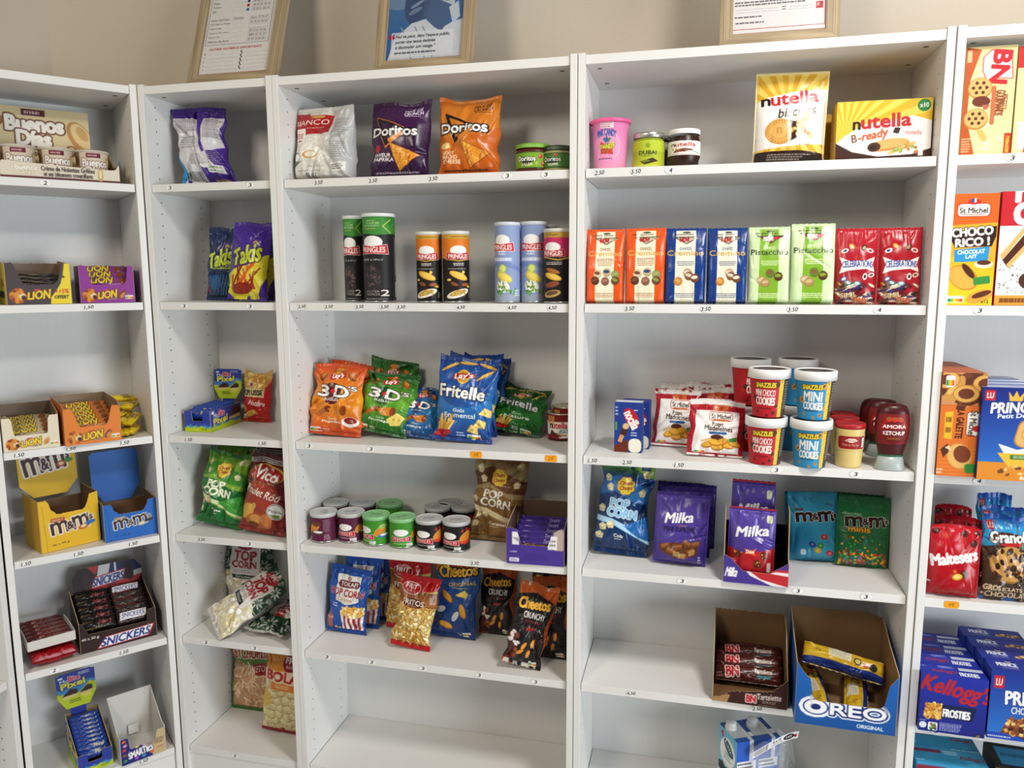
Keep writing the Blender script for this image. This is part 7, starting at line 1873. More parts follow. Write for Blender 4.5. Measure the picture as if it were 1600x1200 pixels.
def pixel_box(label, barlabel, loc, rz, W, D, H, nb, hz, hw, hh, hdx, grp, slope):
    t = thing('cake_bar_box', label, 'display box', None, loc, rz)
    fh = H * 0.98
    tray_parts(t, W, D, pixel_front(W, H).done(), lerp_prof([(0, H), (0.04, H), (0.26, H), (0.30, H * 0.52), (0.70, H * 0.52), (0.72, H), (1, H)]), lerp_prof([(0, H), (1, H * slope)]), H * slope, '#3a4aa0', '#8a7a5a', side_art=pixel_side(D, H * slope).done(), right_art=pixel_side(D, H * slope).done(), hfm=H)
    hd = lambda q: hh * (1.0 if q > 0.08 and q < 0.92 else 0.97); lo = lambda q: hh * max(0.0, 0.34 - 1.7 * min(q, 1 - q)) if min(q, 1 - q) < 0.2 else 0.0
    m = MB(); plate(m, (-hw / 2 + hdx, D - 0.004, hz), (1, 0, 0), (0, 0.10, 0.995), hw, hd, (0, -1, 0.1), 0.0018, pixel_header(hw, hh).done(), '#8a7a5a', lower=lo, hmax=hh); m.build('header_card', M_CARD, t)
    m = MB(); plate(m, (-hw * 0.2 + hdx, D - 0.002, H * slope * 0.9), (1, 0, 0), (0, 0, 1), hw * 0.4, lambda q: hz - H * slope * 0.9 + 0.004, (0, -1, 0), 0.0016, '#2b3c96', '#8a7a5a'); m.build('header_stem', M_CARD, t)
    bars_in(loc, rz, nb, lambda i: (0.0, 0.014 + (D - 0.03) * i / nb, H * 0.60 + 0.10 * H * min(1, i) + (slope - 1) * H * i / nb * 0.9, 22, 0, 0), (W * 0.9, H * 0.46, 0.018), cake_bar, '#17357e', 'cake_bar', lambda i: barlabel % ORD[i], 'cake bar', grp)
    return t


# the one on the narrow bookcase lies turned, its side towards the viewer
sp = spot(2, 3, 290, 328, 675, 641); loc, rz, W, H = sp
pixel_box('blue and lime cake bar box with a header card, on the narrow bookcase', 'blue cake bar in the box on the narrow bookcase, %s from its front', loc, rz + 3, W, 0.165, 0.062, 9, 0.074, 0.092, 0.092, 0.004, 'cake bars in the narrow bookcase box', 1.0)


def plain_crisps(w, h):
    a = Art(w, h, '#b81c1e', seed=7); a.R(0, 0.66, 1, 1, '#d2a048'); a.bits(0, 0.66, 1, 0.98, 16, 0.10, 0.045, ['#dcae55', '#c9923a', '#e6c074'], ol='#a87428'); a.P([(0.8, 0.66), (1, 0.9), (1, 0.5)], '#b81c1e')
    a.R(0.0, 0.50, 0.82, 0.68, '#e3cf92'); a.T('POM', 0.02, 0.535, 0.30, 0.645, '#1c1512', b=0.06); a.T('LISSE', 0.38, 0.545, 0.76, 0.645, '#1c1512', b=0.06); a.O(0.36, 0.75, 0.055, '#e9e0d8'); a.O(0.36, 0.75, 0.042, '#a82a4a'); a.T('Nature', 0.30, 0.33, 0.88, 0.43, '#f4ede6', b=0.03, sh=0.25, rot=-5); a.T('saveur', 0.5, 0.45, 0.7, 0.48, '#d9602a')
    a.E(0.34, 0.17, 0.22, 0.055, '#d9a848', 25); a.E(0.10, 0.26, 0.12, 0.08, '#d0993c', 40); a.E(0.52, 0.19, 0.1, 0.03, '#e3b860', -10); a.S(0.5, 0.08, 0.92, 0.11, 1, '#e08a3a'); a.nutri(0.02, 0.06, 0.18, 0.15); return a


sp = spot(2, 3, 377, 421, 661, 584, lean=6)
new_bag('crisp_bag', 'red ready salted crisp bag beside the blue and lime box', 'crisp bag', sp, plain_crisps, 0.05, '#8f1418', None, 6, tilt=2, seed=213, cr=1.1, ears=0.05)

pc_gr = popcorn_bag('#7fae35', '#3f8a2c', '#1c6a30', '#dfe6b4', ('#f2f4e6', '#7d9a3a'), 'Apple', 7, ('#3fa03a', '#9ad25a'))
g = 'green apple popcorn bags'
sp = spot(2, 4, 300, 372, 832, 716, lean=12)
new_bag('popcorn_bag', 'green apple popcorn bag at the front of the narrow bookcase', 'popcorn bag', sp, pc_gr, 0.075, '#1c5a28', g, 12, tilt=8, seed=215, cr=1.5, ears=0.05)
sp = spot(2, 4, 322, 384, 806, 694, lean=5)
new_bag('popcorn_bag', 'green apple popcorn bag hidden behind the front green one', 'popcorn bag', sp, pc_gr, 0.05, '#1c5a28', g, 5, tilt=1, seed=217, cr=1.2)


def roast(w, h):
    a = Art(w, h, '#5a1318', seed=8); a.G(0.0, 0.6, '#8a2a20', '#5a1318'); a.R(0, 0.88, 1, 0.94, '#b9b3b0'); a.S(0.05, 0.885, 0.95, 0.935, 2, '#2a1a1a'); a.E(0.42, 0.45, 0.42, 0.22, '#b0402a', alpha=0.75)
    a.E(0.48, 0.745, 0.37, 0.125, '#4f7a2a', -4); a.E(0.49, 0.75, 0.35, 0.115, '#d0a030', -4); a.E(0.475, 0.74, 0.345, 0.112, '#9c1c20', -4); a.T('Vico', 0.22, 0.675, 0.74, 0.81, '#f2ece4', b=0.07, sh=0.15, rot=-8, taper=-0.25)
    a.T('saveur', 0.24, 0.58, 0.52, 0.615, '#c05a3a'); a.T('Poulet Rôti', 0.06, 0.46, 0.86, 0.555, '#f4ece2', b=0.04, sh=0.25, rot=-9)
    a.E(0.18, 0.26, 0.17, 0.09, '#d0a044', 35); a.E(0.30, 0.32, 0.11, 0.04, '#d9ac54', 40); a.E(0.45, 0.14, 0.28, 0.10, '#a8622a', -8); a.E(0.38, 0.17, 0.13, 0.06, '#c88a44', 10); a.E(0.62, 0.18, 0.12, 0.08, '#c4743a', 30); a.E(0.34, 0.10, 0.12, 0.04, '#6a3018')
    a.O(0.80, 0.30, 0.105, '#e9e6e2'); a.O(0.80, 0.30, 0.097, '#2a3a5a'); a.O(0.80, 0.30, 0.09, '#e9e6e2'); a.T('Picardie', 0.68, 0.285, 0.93, 0.325, '#1c2a4a', b=0.03, rot=-6); a.P([(0.70, 0.26), (0.90, 0.26), (0.84, 0.22), (0.76, 0.22)], '#6a8a2a'); return a


g = 'dark red roast chicken crisp bags'
sp = spot(2, 4, 369, 442, 843, 717, lean=12)
new_bag('crisp_bag', 'dark red roast chicken crisp bag at the front of the narrow bookcase', 'crisp bag', sp, roast, 0.07, '#3f0d12', g, 12, tilt=7, seed=219, cr=1.2)
sp = spot(2, 4, 392, 455, 820, 698, lean=5)
new_bag('crisp_bag', 'dark red crisp bag in the shade behind the front dark red one', 'crisp bag', sp, roast, 0.05, '#3f0d12', g, 5, tilt=2, seed=221, cr=1.1)


# patterned popcorn bags with a clear lower half
def topcorn(w, h):
    a = Art(w, h, '#d9cfae', seed=9); a.R(0, 0, 1, 0.05, '#c9c6bc'); a.R(0, 0.50, 1, 1, '#1c3f2a')
    a.bits(0, 0.05, 1, 0.52, 110, 0.05, 0.030, ['#f4efe0', '#ece4c8', '#dccfa4', '#faf8f0', '#d0c294'], ol='#b0a480', ow=0.002, wob=0.7)
    for x, y, r in ((0.12, 0.62, 0.07), (0.86, 0.62, 0.08), (0.12, 0.86, 0.08), (0.88, 0.86, 0.08), (0.5, 0.95, 0.05), (0.30, 0.95, 0.04), (0.70, 0.95, 0.04), (0.95, 0.74, 0.04), (0.04, 0.74, 0.04)):
        k = h / w
        for i in range(8): t = 2 * math.pi * i / 8 + 0.2; a.E(x + 0.62 * r * k * math.cos(t), y + 0.62 * r * math.sin(t), 0.36 * r * k, 0.13 * r, '#b9bdb4', math.degrees(t))
    a.R(0, 0.515, 1, 0.525, '#b9bdb4')
    a.RR(0.14, 0.40, 0.80, 0.86, 0.03, '#d9d3cf'); a.E(0.47, 0.885, 0.22, 0.075, '#a01a28'); a.T('FRIT', 0.33, 0.885, 0.61, 0.94, '#f0e9e6', b=0.06); a.S(0.36, 0.845, 0.58, 0.865, 1, '#e9dcd8')
    a.T('TOP', 0.22, 0.68, 0.72, 0.80, '#a01a28', b=0.10); a.T('CORN', 0.20, 0.575, 0.72, 0.665, '#a01a28', b=0.08); a.S(0.24, 0.51, 0.68, 0.55, 2, '#8a8480'); a.R(0.20, 0.425, 0.72, 0.485, '#1c3328'); a.T('Winter', 0.26, 0.435, 0.66, 0.475, '#e6e2da', sh=0.2); a.E(0.13, 0.20, 0.10, 0.09, '#d9d3cf'); a.S(0.06, 0.17, 0.2, 0.25, 3, '#a03a44'); return a


def topcorn2(w, h):
    a = topcorn(w, h); a.R(0, 0, 1, 1, '#1c3f2a'); k = h / w
    for x, y, r in ((0.14, 0.80, 0.13), (0.5, 0.82, 0.13), (0.86, 0.80, 0.13), (0.05, 0.55, 0.10), (0.95, 0.55, 0.10), (0.32, 0.94, 0.06), (0.68, 0.94, 0.06), (0.10, 0.3, 0.1), (0.9, 0.3, 0.1)):
        for i in range(8): t = 2 * math.pi * i / 8 + 0.2; a.E(x + 0.62 * r * k * math.cos(t), y + 0.62 * r * math.sin(t), 0.36 * r * k, 0.13 * r, '#b9bdb4', math.degrees(t))
    a.R(0, 0.95, 1, 1, '#c9c6bc'); a.RR(0.22, 0.05, 0.80, 0.62, 0.03, '#d9d3cf'); a.E(0.5, 0.60, 0.15, 0.07, '#a01a28'); a.T('FRIT', 0.42, 0.58, 0.58, 0.63, '#f0e9e6'); a.T('TOP', 0.32, 0.40, 0.70, 0.51, '#a01a28', b=0.1); a.T('CORN', 0.30, 0.28, 0.72, 0.37, '#a01a28', b=0.08); a.R(0.3, 0.14, 0.72, 0.22, '#1c3328'); return a


g = 'green patterned popcorn bags'
sp = spot(2, 5, 350, 424, 950, 838, lean=5)
new_bag('popcorn_bag', 'green patterned popcorn bag standing at the back of its shelf', 'popcorn bag', sp, topcorn, 0.06, '#8a8474', g, 5, seed=223, cr=0.9)
# one lies aslant on its back, one lies flat at the right
z5s = ZS[5]
t = thing('popcorn_bag', 'green patterned popcorn bag lying aslant with its clear end towards the shelf edge', 'popcorn bag', g, (-1.03, 0.075, z5s + 0.03), 0, 0, 0)
bag_parts(t, topcorn(0.145, 0.235).done(), 0.145, 0.235, 0.062, '#c9c6c0', seed=225, cr=1.3)
t.rotation_euler = Vector((math.sin(math.radians(48)) * 0.62, 0.44, math.cos(math.radians(48)) * 0.70)).to_track_quat('Z', 'Y').to_euler()
_z = Vector((0.66, 0.45, 0.48)).normalized(); _y = (Vector((0.22, 0.80, -1.0)) - _z * Vector((0.22, 0.80, -1.0)).dot(_z)).normalized(); _x = _y.cross(_z)
t.rotation_euler = Matrix((_x, _y, _z)).transposed().to_euler()
t.location = (-1.105, 0.03, z5s + 0.05)
t2 = thing('popcorn_bag', 'green patterned popcorn bag lying flat by the right upright, lettering upside down', 'popcorn bag', g, (-0.885, 0.235, z5s + 0.035), 0, 0, 0)
bag_parts(t2, topcorn2(0.15, 0.20).done(), 0.15, 0.20, 0.045, '#c9c6c0', seed=227, cr=1.4)
_z = Vector((-0.22, -0.90, -0.07)).normalized(); _y = (Vector((0.05, 0.10, -1.0)) - _z * Vector((0.05, 0.10, -1.0)).dot(_z)).normalized(); _x = _y.cross(_z)
t2.rotation_euler = Matrix((_x, _y, _z)).transposed().to_euler()


def ket_sticks(w, h):
    a = Art(w, h, '#5f8a34', seed=10); a.bits(0, 0, 1, 0.01, 1, 0.01, 0.01, ['#5f8a34'])
    a.P([(0.06, 0.06), (0.94, 0.04), (0.96, 0.62), (0.06, 0.72)], '#b98a68')
    for i in range(120):
        x, y, t = 0.08 + 0.84 * a.rs.rand(), 0.07 + 0.60 * a.rs.rand(), a.rs.rand() * math.pi; d = 0.09
        a.L([(x - d * math.cos(t), y - d * 0.8 * math.sin(t)), (x, y + 0.01), (x + d * math.cos(t), y + d * 0.8 * math.sin(t))], 0.017, ('#e6c49a', '#d9ae80', '#f0d6b2', '#cf9c6c')[i % 4])
    a.P([(0, 0.70), (0.45, 0.74), (1, 0.62), (1, 1), (0, 1)], '#5f8a34'); a.P([(0.52, 0.68), (1.0, 0.74), (1, 0.56), (0.62, 0.55)], '#9c1c20'); a.T('KETCHUP', 0.56, 0.60, 0.98, 0.68, '#f0e2d6', rot=8, sh=0.15)
    a.T('KETCHUPLUS', 0.0, 0.76, 0.92, 0.90, '#b02a24', ol='#e9e2c6', ow=0.10, b=0.06, rot=4); a.R(0, 0, 1, 0.05, '#3f6a24'); return a


sp = spot(2, 6, 357, 428, 1116, 1005, lean=5)
new_bag('corn_stick_bag', 'green bag of ketchup corn sticks at the back of the lowest narrow shelf', 'snack bag', sp, ket_sticks, 0.05, '#3f6424', None, 5, seed=229, cr=0.9)


def balls(w, h):
    a = Art(w, h, '#c9b488', seed=11); a.R(0, 0.88, 1, 1, '#8f1a24'); a.P([(0, 0.60), (1, 0.55), (1, 0.90), (0, 0.90)], '#d98a2a')
    for j in range(7):
        for i in range(6):
            x, y = 0.06 + 0.18 * i + 0.09 * (j % 2) + 0.05 * a.rs.randn() * 0.6, 0.06 + 0.082 * j + 0.012 * a.rs.randn(); a.E(x, y, 0.105, 0.055, '#a8935a'); a.E(x - 0.005, y + 0.005, 0.098, 0.05, '#d9cb92'); a.E(x - 0.02, y + 0.015, 0.06, 0.028, '#e9dfb0')
    a.O(0.66, 0.80, 0.115, '#8f1a24'); a.T('FRIT', 0.50, 0.80, 0.84, 0.865, '#f0e6de', b=0.05); a.T('RAVICH', 0.53, 0.74, 0.80, 0.775, '#f0e6de')
    a.P([(0.0, 0.58), (1, 0.58), (1, 0.71), (0.0, 0.70)], '#e6d3b4'); a.T('BOLAS', 0.08, 0.595, 0.98, 0.695, '#b82420', b=0.10); a.P([(0.2, 0.50), (0.9, 0.50), (0.9, 0.575), (0.2, 0.575)], '#d9802a'); a.S(0.3, 0.52, 0.7, 0.56, 2, '#f0d9b0')
    a.E(0.10, 0.38, 0.15, 0.09, '#d9b040'); a.R(0, 0, 1, 0.035, '#8a1a2a'); return a


sp = spot(2, 6, 404, 474, 1154, 1012, lean=7)
loc, rz, W, H = sp
new_bag('corn_ball_bag', 'bag of pale corn balls with an orange band, on the lowest narrow shelf', 'snack bag', sp, balls, 0.06, '#8f1a24', None, 7, tilt=3, seed=231, cr=0.9)


# ------------------------------------------------------------------ diagonal corner bookcase
def cream_header(w, h):
    a = Art(w, h, '#d9c698', seed=3); a.R(0.30, 0.86, 0.54, 0.97, '#5a1a2a'); a.S(0.33, 0.88, 0.51, 0.95, 1, '#e0cfc0', 0.7)
    a.T('Buenos', 0.14, 0.60, 0.72, 0.84, '#f2ede2', ol='#6a3a2c', ow=0.13, b=0.12); a.T('Días', 0.24, 0.36, 0.58, 0.60, '#f2ede2', ol='#6a3a2c', ow=0.12, b=0.12)
    a.T('Crème de Noisettes Grillées', 0.02, 0.18, 0.78, 0.28, '#3a2418', b=0.04); a.E(0.90, 0.55, 0.12, 0.30, '#b9864a', 30); a.E(0.91, 0.58, 0.09, 0.24, '#e0c48c', 30); a.E(0.92, 0.62, 0.05, 0.14, '#c9a060', 30)
    for x, y in ((0.05, 0.75), (0.02, 0.86), (0.79, 0.30), (0.98, 0.24)): a.O(x, y, 0.10, '#8a5a34'); a.O(x + 0.005, y + 0.02, 0.055, '#d9b98a')
    return a


def cream_front(w, h):
    a = Art(w, h, '#ddd3c0', seed=4); a.R(0, 0, 1, 0.16, '#5a2028'); a.T('Buenos', 0.12, 0.52, 0.30, 0.78, '#f4f0e8', ol='#a8906a', ow=0.10, b=0.08); a.T('Días', 0.15, 0.26, 0.27, 0.5, '#f4f0e8', ol='#a8906a', ow=0.10, b=0.08)
    a.T('Crème de Noisettes Grillées', 0.33, 0.52, 0.78, 0.78, '#2f2018', b=0.05); a.T('et ses bâtonnets croustillants', 0.35, 0.22, 0.76, 0.46, '#2f2018', b=0.05); a.E(0.83, 0.45, 0.025, 0.38, '#c9a868'); a.E(0.83, 0.5, 0.012, 0.26, '#e9d8a8'); return a


def cup_art(w, h):
    a = Art(w, h, '#d6c6ae', seed=5); a.R(0, 0.0, 0.22, 1, '#8a6a50'); a.E(0.86, 0.5, 0.10, 0.36, '#b9905a', 20); a.E(0.86, 0.52, 0.07, 0.28, '#e0c898', 20); a.R(0.36, 0.80, 0.62, 0.95, '#6a1a2c'); a.S(0.39, 0.83, 0.6, 0.92, 1, '#e0c8c0', 0.6)
    a.T('Buenos', 0.28, 0.50, 0.76, 0.76, '#f4f0e8', ol='#7a4a3a', ow=0.10, b=0.08); a.T('Días', 0.34, 0.24, 0.64, 0.5, '#f4f0e8', ol='#7a4a3a', ow=0.10, b=0.08); a.S(0.36, 0.1, 0.62, 0.18, 1, '#4a3428'); a.E(0.1, 0.7, 0.1, 0.16, '#5a3a28'); return a


sp = spot(1, 1, 0, 186, 282, 254, 0.028); loc, rz, W, H = sp
t = thing('cup_display_tray', 'cream display tray of hazelnut dip cups with a tall header card', 'display tray', None, loc, rz)
tray_parts(t, W, 0.15, cream_front(W, 0.043).done(), lerp_prof([(0, 0.032), (0.015, 0.043), (0.5, 0.037), (0.93, 0.034), (0.97, 0.036), (1, 0.05)]), lerp_prof([(0, 0.045), (0.5, 0.05), (1, 0.10)]), 0.10, '#d2c4a4', '#8a6a4a', hfm=0.043)
W2 = W * 0.84
m = MB(); plate(m, (-W / 2 + 0.0, 0.148, 0.05), (1, 0, 0), (0, 0.04, 1), W2, lambda q: 0.155, (0, -1, 0.04), 0.002, cream_header(W2, 0.155).done(), '#8a6a4a', hmax=0.155); m.build('header_card', M_CARD, t)
TRAY1 = (loc, rz, W)
first = None
kk = 0
for row in range(2):
    for i in range(3):
        x = -W / 2 + W * (0.165 + 0.315 * i); l2 = away(loc, rz, x, 0.056 + row * 0.004 * 0 + row * 0.0, 0.0046) if row == 0 else None
        if row: continue
        lb = 'hazelnut dip cup in the cream tray, %s from the left' % ORD[i]
        if first is None:
            first = tub('dip_cup', lb, 'dip cup', (away(l2, rz, 0, -0.029), rz, W * 0.305, 0.083), cup_art, '#d0bfa4', '#cfc6b6', 0.90, 'hazelnut dip cups', None, 1.03, lidh=0.005); SETTLE.pop(first.name, None); d0 = first.location.copy()
        else: dup(first, lb, l2)
        if kk == 0: first.location = l2
        kk += 1


def lion_head(a, cx, cy, r):
    """The wrapper's emblem: a maned head in profile, drawn plainly."""
    k = a.h / a.w
    for i in range(11): t = 2 * math.pi * i / 11; a.E(cx - 0.15 * r * k + 0.62 * r * k * math.cos(t), cy + 0.62 * r * math.sin(t), 0.36 * r * k, 0.30 * r, ('#b9571c', '#8a3a14', '#d98a2c')[i % 3], math.degrees(t))
    a.E(cx, cy, 0.6 * r * k, 0.6 * r, '#d9902e'); a.E(cx + 0.30 * r * k, cy - 0.05 * r, 0.38 * r * k, 0.36 * r, '#e9d2a4'); a.E(cx + 0.42 * r * k, cy - 0.22 * r, 0.24 * r * k, 0.26 * r, '#3a1a14'); a.E(cx + 0.08 * r * k, cy + 0.26 * r, 0.10 * r * k, 0.06 * r, '#2a1a14')


def lion_front(bg, sub, corner=False):
    def f(w, h):
        a = Art(w, h, bg, seed=6); lion_head(a, 0.19, 0.21, 0.19)
        if bg == '#44383a': a.G(0, 0, bg, bg)
        a.T('LION', 0.32, 0.13, 0.66, 0.325, '#efc92c', ol='#3a1c12', ow=0.09, b=0.09, sh=0.18, rot=5 if not corner else 3, taper=0.25); a.RR(0.42, 0.325, 0.52, 0.365, 0.01, '#c23a4a')
        if sub: a.T(sub, 0.50, 0.085, 0.66, 0.125, '#f0ece4', ol='#3a2a22', ow=0.1, b=0.05, rot=5)
        a.E(0.76, 0.22, 0.05, 0.13, '#7a3c1c' if bg != '#e2d8bf' else '#d9a878', -35); a.E(0.77, 0.20, 0.035, 0.09, '#c9853a', -35)
        if corner:
            a.P([(0.66, 0.0), (0.67, 0.16), (0.76, 0.32), (0.84, 0.50), (0.86, 0.62), (0.92, 0.64), (0.88, 0.70), (0.92, 1), (1, 1), (1, 0)], '#ecd32a'); a.T('+15%', 0.74, 0.26, 0.96, 0.36, '#c8302a', b=0.07, sh=0.1); a.T('OFFERT', 0.73, 0.13, 0.95, 0.21, '#1c1a14', b=0.06, sh=0.15)
        else: a.nutri(0.82, 0.10, 0.97, 0.20)
        return a
    return f


def lion_bar(bg):
    def f(w, h):
        a = Art(w, h, bg, 0.0013, seed=7); a.T('LION', 0.20, 0.26, 0.62, 0.86, '#e9cf3a', ol='#4a2a18', ow=0.10, b=0.07, sh=0.2, taper=0.2); a.T('bar', 0.56, 0.1, 0.78, 0.26, '#efe9dc', b=0.03); a.E(0.82, 0.5, 0.07, 0.3, '#8a4a22', -30); a.R(0, 0, 1, 0.07, '#6a3a22'); return a
    return f


def dark_bar(w, h):
    a = Art(w, h, '#241817', 0.0013, seed=7); a.R(0, 0.4, 1, 0.5, '#8a7a4a'); a.S(0.1, 0.12, 0.5, 0.3, 1, '#6a5a40'); a.S(0.5, 0.6, 0.85, 0.85, 1, '#8a7a30'); a.R(0, 0.85, 1, 1, '#4a2420'); return a


def bar_tray(label, px, unit, sh, y0, HF, D, front, fprof, col, inner, sides, hb, blabel, n, bart, bback, place, yaw=0.0, sart=None, grp=None, cat='display tray', bsize=None, wk=1.0, bname='chocolate_bar', bcat='chocolate bar'):
    loc, rz, W, H = spot(unit, sh, *px, y0, yaw=yaw); W *= wk
    t = thing('bar_display_tray', label, cat, None, loc, rz); SETTLE[t.name] = (unit, sh, False)
    tray_parts(t, W, D, front(W, HF).done(), lerp_prof(fprof), lerp_prof(sides), hb, col, inner, side_art=sart(D, max(q[1] for q in sides)).done() if sart else None, jag=0.0016, hfm=HF)
    if n: bars_in(loc, rz, n, place, bsize or (W * 0.92, 0.035, 0.019), bart, bback, bname, lambda i: blabel % ORD[i], bcat, grp)
    return t, loc, rz, W


ylw = lambda w, h: Art(w, h, '#d9c42a', 0.002).T('15', 0.2, 0.4, 0.8, 0.55, '#b8302a', b=0.06).R(0.2, 0.15, 0.8, 0.3, '#2a2820')
bar_tray('dark brown chocolate bar tray with a yellow corner', (9, 110, 473, 412), 1, 2, 0.02, 0.108, 0.17, lion_front('#44383a', None, True), [(0, 0.106), (0.10, 0.108), (0.14, 0.10), (0.25, 0.055), (0.30, 0.051), (0.72, 0.051), (0.80, 0.06), (0.86, 0.09), (0.89, 0.107), (1, 0.105)], '#3a3032', '#86705a', [(0, 0.105), (1, 0.115)], 0.108,
         'dark wrapped chocolate bar in the brown tray, %s from the front', 3, dark_bar, '#1c1412', lambda i: (0, 0.02 + 0.035 * i, 0.045 + 0.010 * i, 72, 0, 0), 3, ylw, 'bars in the brown tray')
bar_tray('purple chocolate bar tray on the second corner shelf', (125, 209, 473, 416), 1, 2, 0.02, 0.10, 0.17, lion_front('#8f3392', 'BROWNIE'), [(0, 0.10), (0.12, 0.10), (0.16, 0.085), (0.20, 0.055), (0.24, 0.049), (0.80, 0.049), (0.86, 0.06), (0.90, 0.10), (1, 0.10)], '#7a2f7e', '#7d6650', [(0, 0.10), (1, 0.10)], 0.098,
         'purple wrapped chocolate bar in the purple tray, %s from the front', 3, lion_bar('#8a3f92'), '#6a2a70', lambda i: (0, 0.016 + 0.042 * i, 0.042 + 0.016 * i, 40, 0, 0), -3, lambda w, h: Art(w, h, '#6e4a6e', 0.003).S(0.3, 0.1, 0.8, 0.8, 5, '#9a7a94'), 'bars in the purple tray')
bar_tray('cream chocolate bar tray at the left of the third corner shelf', (3, 92, 703, 646), 1, 3, None, 0.088, 0.18, lion_front('#e2d8bf', 'WHITE'), [(0, 0.088), (0.14, 0.088), (0.17, 0.08), (0.19, 0.05), (0.21, 0.040), (0.80, 0.040), (0.82, 0.08), (0.85, 0.088), (1, 0.088)], '#dccfae', '#7d6a56', [(0, 0.088), (0.08, 0.095), (0.5, 0.10), (1, 0.105)], 0.102,
         'cream wrapped chocolate bar in the cream tray, %s from the front', 4, lion_bar('#c9b48c'), '#b8a070', lambda i: (0, 0.020 + 0.037 * i, 0.032 + 0.006 * i, 62, 0, 0), 0, None, 'bars in the cream tray')
bar_tray('orange chocolate bar tray in the middle of the third corner shelf', (100, 188, 693, 630), 1, 3, None, 0.10, 0.185, lion_front('#df7b1f', 'PEANUT'), [(0, 0.10), (0.12, 0.10), (0.18, 0.085), (0.24, 0.055), (0.28, 0.048), (0.74, 0.048), (0.79, 0.06), (0.84, 0.09), (0.87, 0.10), (1, 0.098)], '#c4651a', '#8a745c', [(0, 0.10), (0.15, 0.11), (1, 0.115)], 0.115,
         'orange wrapped chocolate bar in the orange tray, %s from the front', 5, lion_bar('#c9742a'), '#a8571a', lambda i: (0, 0.014 + 0.0295 * i, 0.040 + 0.008 * i, 55, 0, 0), 3, None, 'bars in the orange tray')


# loose yellow bars heaped beside the orange tray
def yellow_bar(w, h):
    a = Art(w, h, '#e6c81e', 0.0013, seed=8); a.R(0.35, 0.1, 0.7, 0.6, '#8a6a2a'); a.S(0.36, 0.12, 0.7, 0.56, 2, '#e9d88a'); return a


first = None
for i, (px, py, dep, up, yaw, ln, tl, lb) in enumerate(((200, 679, 0.02, 0.0, 78, 88, 0, 'yellow wrapped bar standing endwise at the foot of the heap, by the orange tray'), (211, 679, 0.022, 0.0, 72, 88, 0, 'yellow wrapped bar at the foot of the heap, second from the orange tray'),
        (221, 676, 0.03, 0.0, 68, 88, 0, 'yellow wrapped bar at the foot of the heap, nearest the upright'), (210, 664, 0.035, 0.024, 55, 80, 10, 'yellow wrapped bar lying slanted across the middle of the heap'),
        (219, 660, 0.04, 0.028, 62, 84, -8, 'yellow wrapped bar in the middle of the heap, nearest the upright'), (202, 648, 0.08, 0.04, 60, 85, 0, 'yellow wrapped bar in the upper half of the heap, by the orange tray'),
        (217, 640, 0.11, 0.058, 66, 86, 0, 'yellow wrapped bar in the upper half of the heap, at the right'), (203, 630, 0.13, 0.075, 40, 78, 8, 'yellow wrapped bar on top of the heap'))):
    (ox, oy), ang = UNIT[1]; a0 = math.radians(ang); b0 = np.array([-math.sin(a0), math.cos(a0), 0]); d = ray(px, py); Q = CAM + d * (((np.array([ox, oy, 0]) + b0 * dep - CAM) @ b0) / (d @ b0))
    l2 = (Q[0], Q[1], ZS[3] + 0.012 + up); l2 = away(l2, ang, 0, 0.04)
    if first is None:
        LAST = None; first = thing('wrapped_bar', lb, 'wrapped bar', 'yellow wrapped bars', l2, ang + yaw, ln, tl)
        bag_parts(first, yellow_bar(0.095, 0.036).done(), 0.095, 0.036, 0.020, '#d9b81c', 'bar', (0.05, 0.05), 31, 0.8, pinch=0.0, names=('wrapper', 'lower_seal', 'upper_seal'), ycen=0)
    else: dup(first, lb, l2, ang + yaw, ln, tl)


# sugar shell peanut boxes with header cards
def mm(a, x0, y0, x1, y1, rot=6):
    w = x1 - x0; h = y1 - y0
    for s, p0, p1, q0, q1 in (('m', 0.0, 0.40, 0, 0.82), ('m', 0.52, 0.90, 0.12, 0.98), ('&', 0.38, 0.54, 0.16, 0.70), ("'s", 0.88, 1.0, 0.55, 1.05)):
        a.T(s, x0 + w * p0, y0 + h * q0, x0 + w * p1, y0 + h * q1, '#3a1a14', ol='#f2ede6', ow=0.11, b=0.05, rot=rot)


def mm_front(bg, tagc, tagt, small, nuts):
    def f(w, h):
        a = Art(w, h, bg, seed=9); a.L([(0.10, 0), (0.06, 0.9)], 0.006, np.clip(rgb(bg) * 0.55, 0, 1)); mm(a, 0.18, 0.32, 0.88, 0.60); a.RR(0.18, 0.55, 0.42, 0.63, 0.03, tagc); a.T(tagt, 0.21, 0.57, 0.39, 0.61, '#f2ece4', b=0.03, rot=4)
        a.E(0.72, 0.36, 0.09, 0.05, nuts[0], 15); a.E(0.72, 0.37, 0.05, 0.03, '#e9d2a4', 15); a.E(0.84, 0.42, 0.09, 0.04, nuts[1], 10); a.T(small, 0.18, 0.10, 0.46, 0.145, '#1c1a22', rot=4); return a
    return f


def mm_header_y(w, h):
    a = Art(w, h, '#e0b31c', seed=10); mm(a, 0.10, 0.52, 0.88, 1.0, 8); a.E(0.74, 0.68, 0.09, 0.07, '#b03a24', 15); a.E(0.74, 0.68, 0.05, 0.04, '#e9d2a4'); a.E(0.87, 0.74, 0.08, 0.05, '#2f8a3a', 10); return a


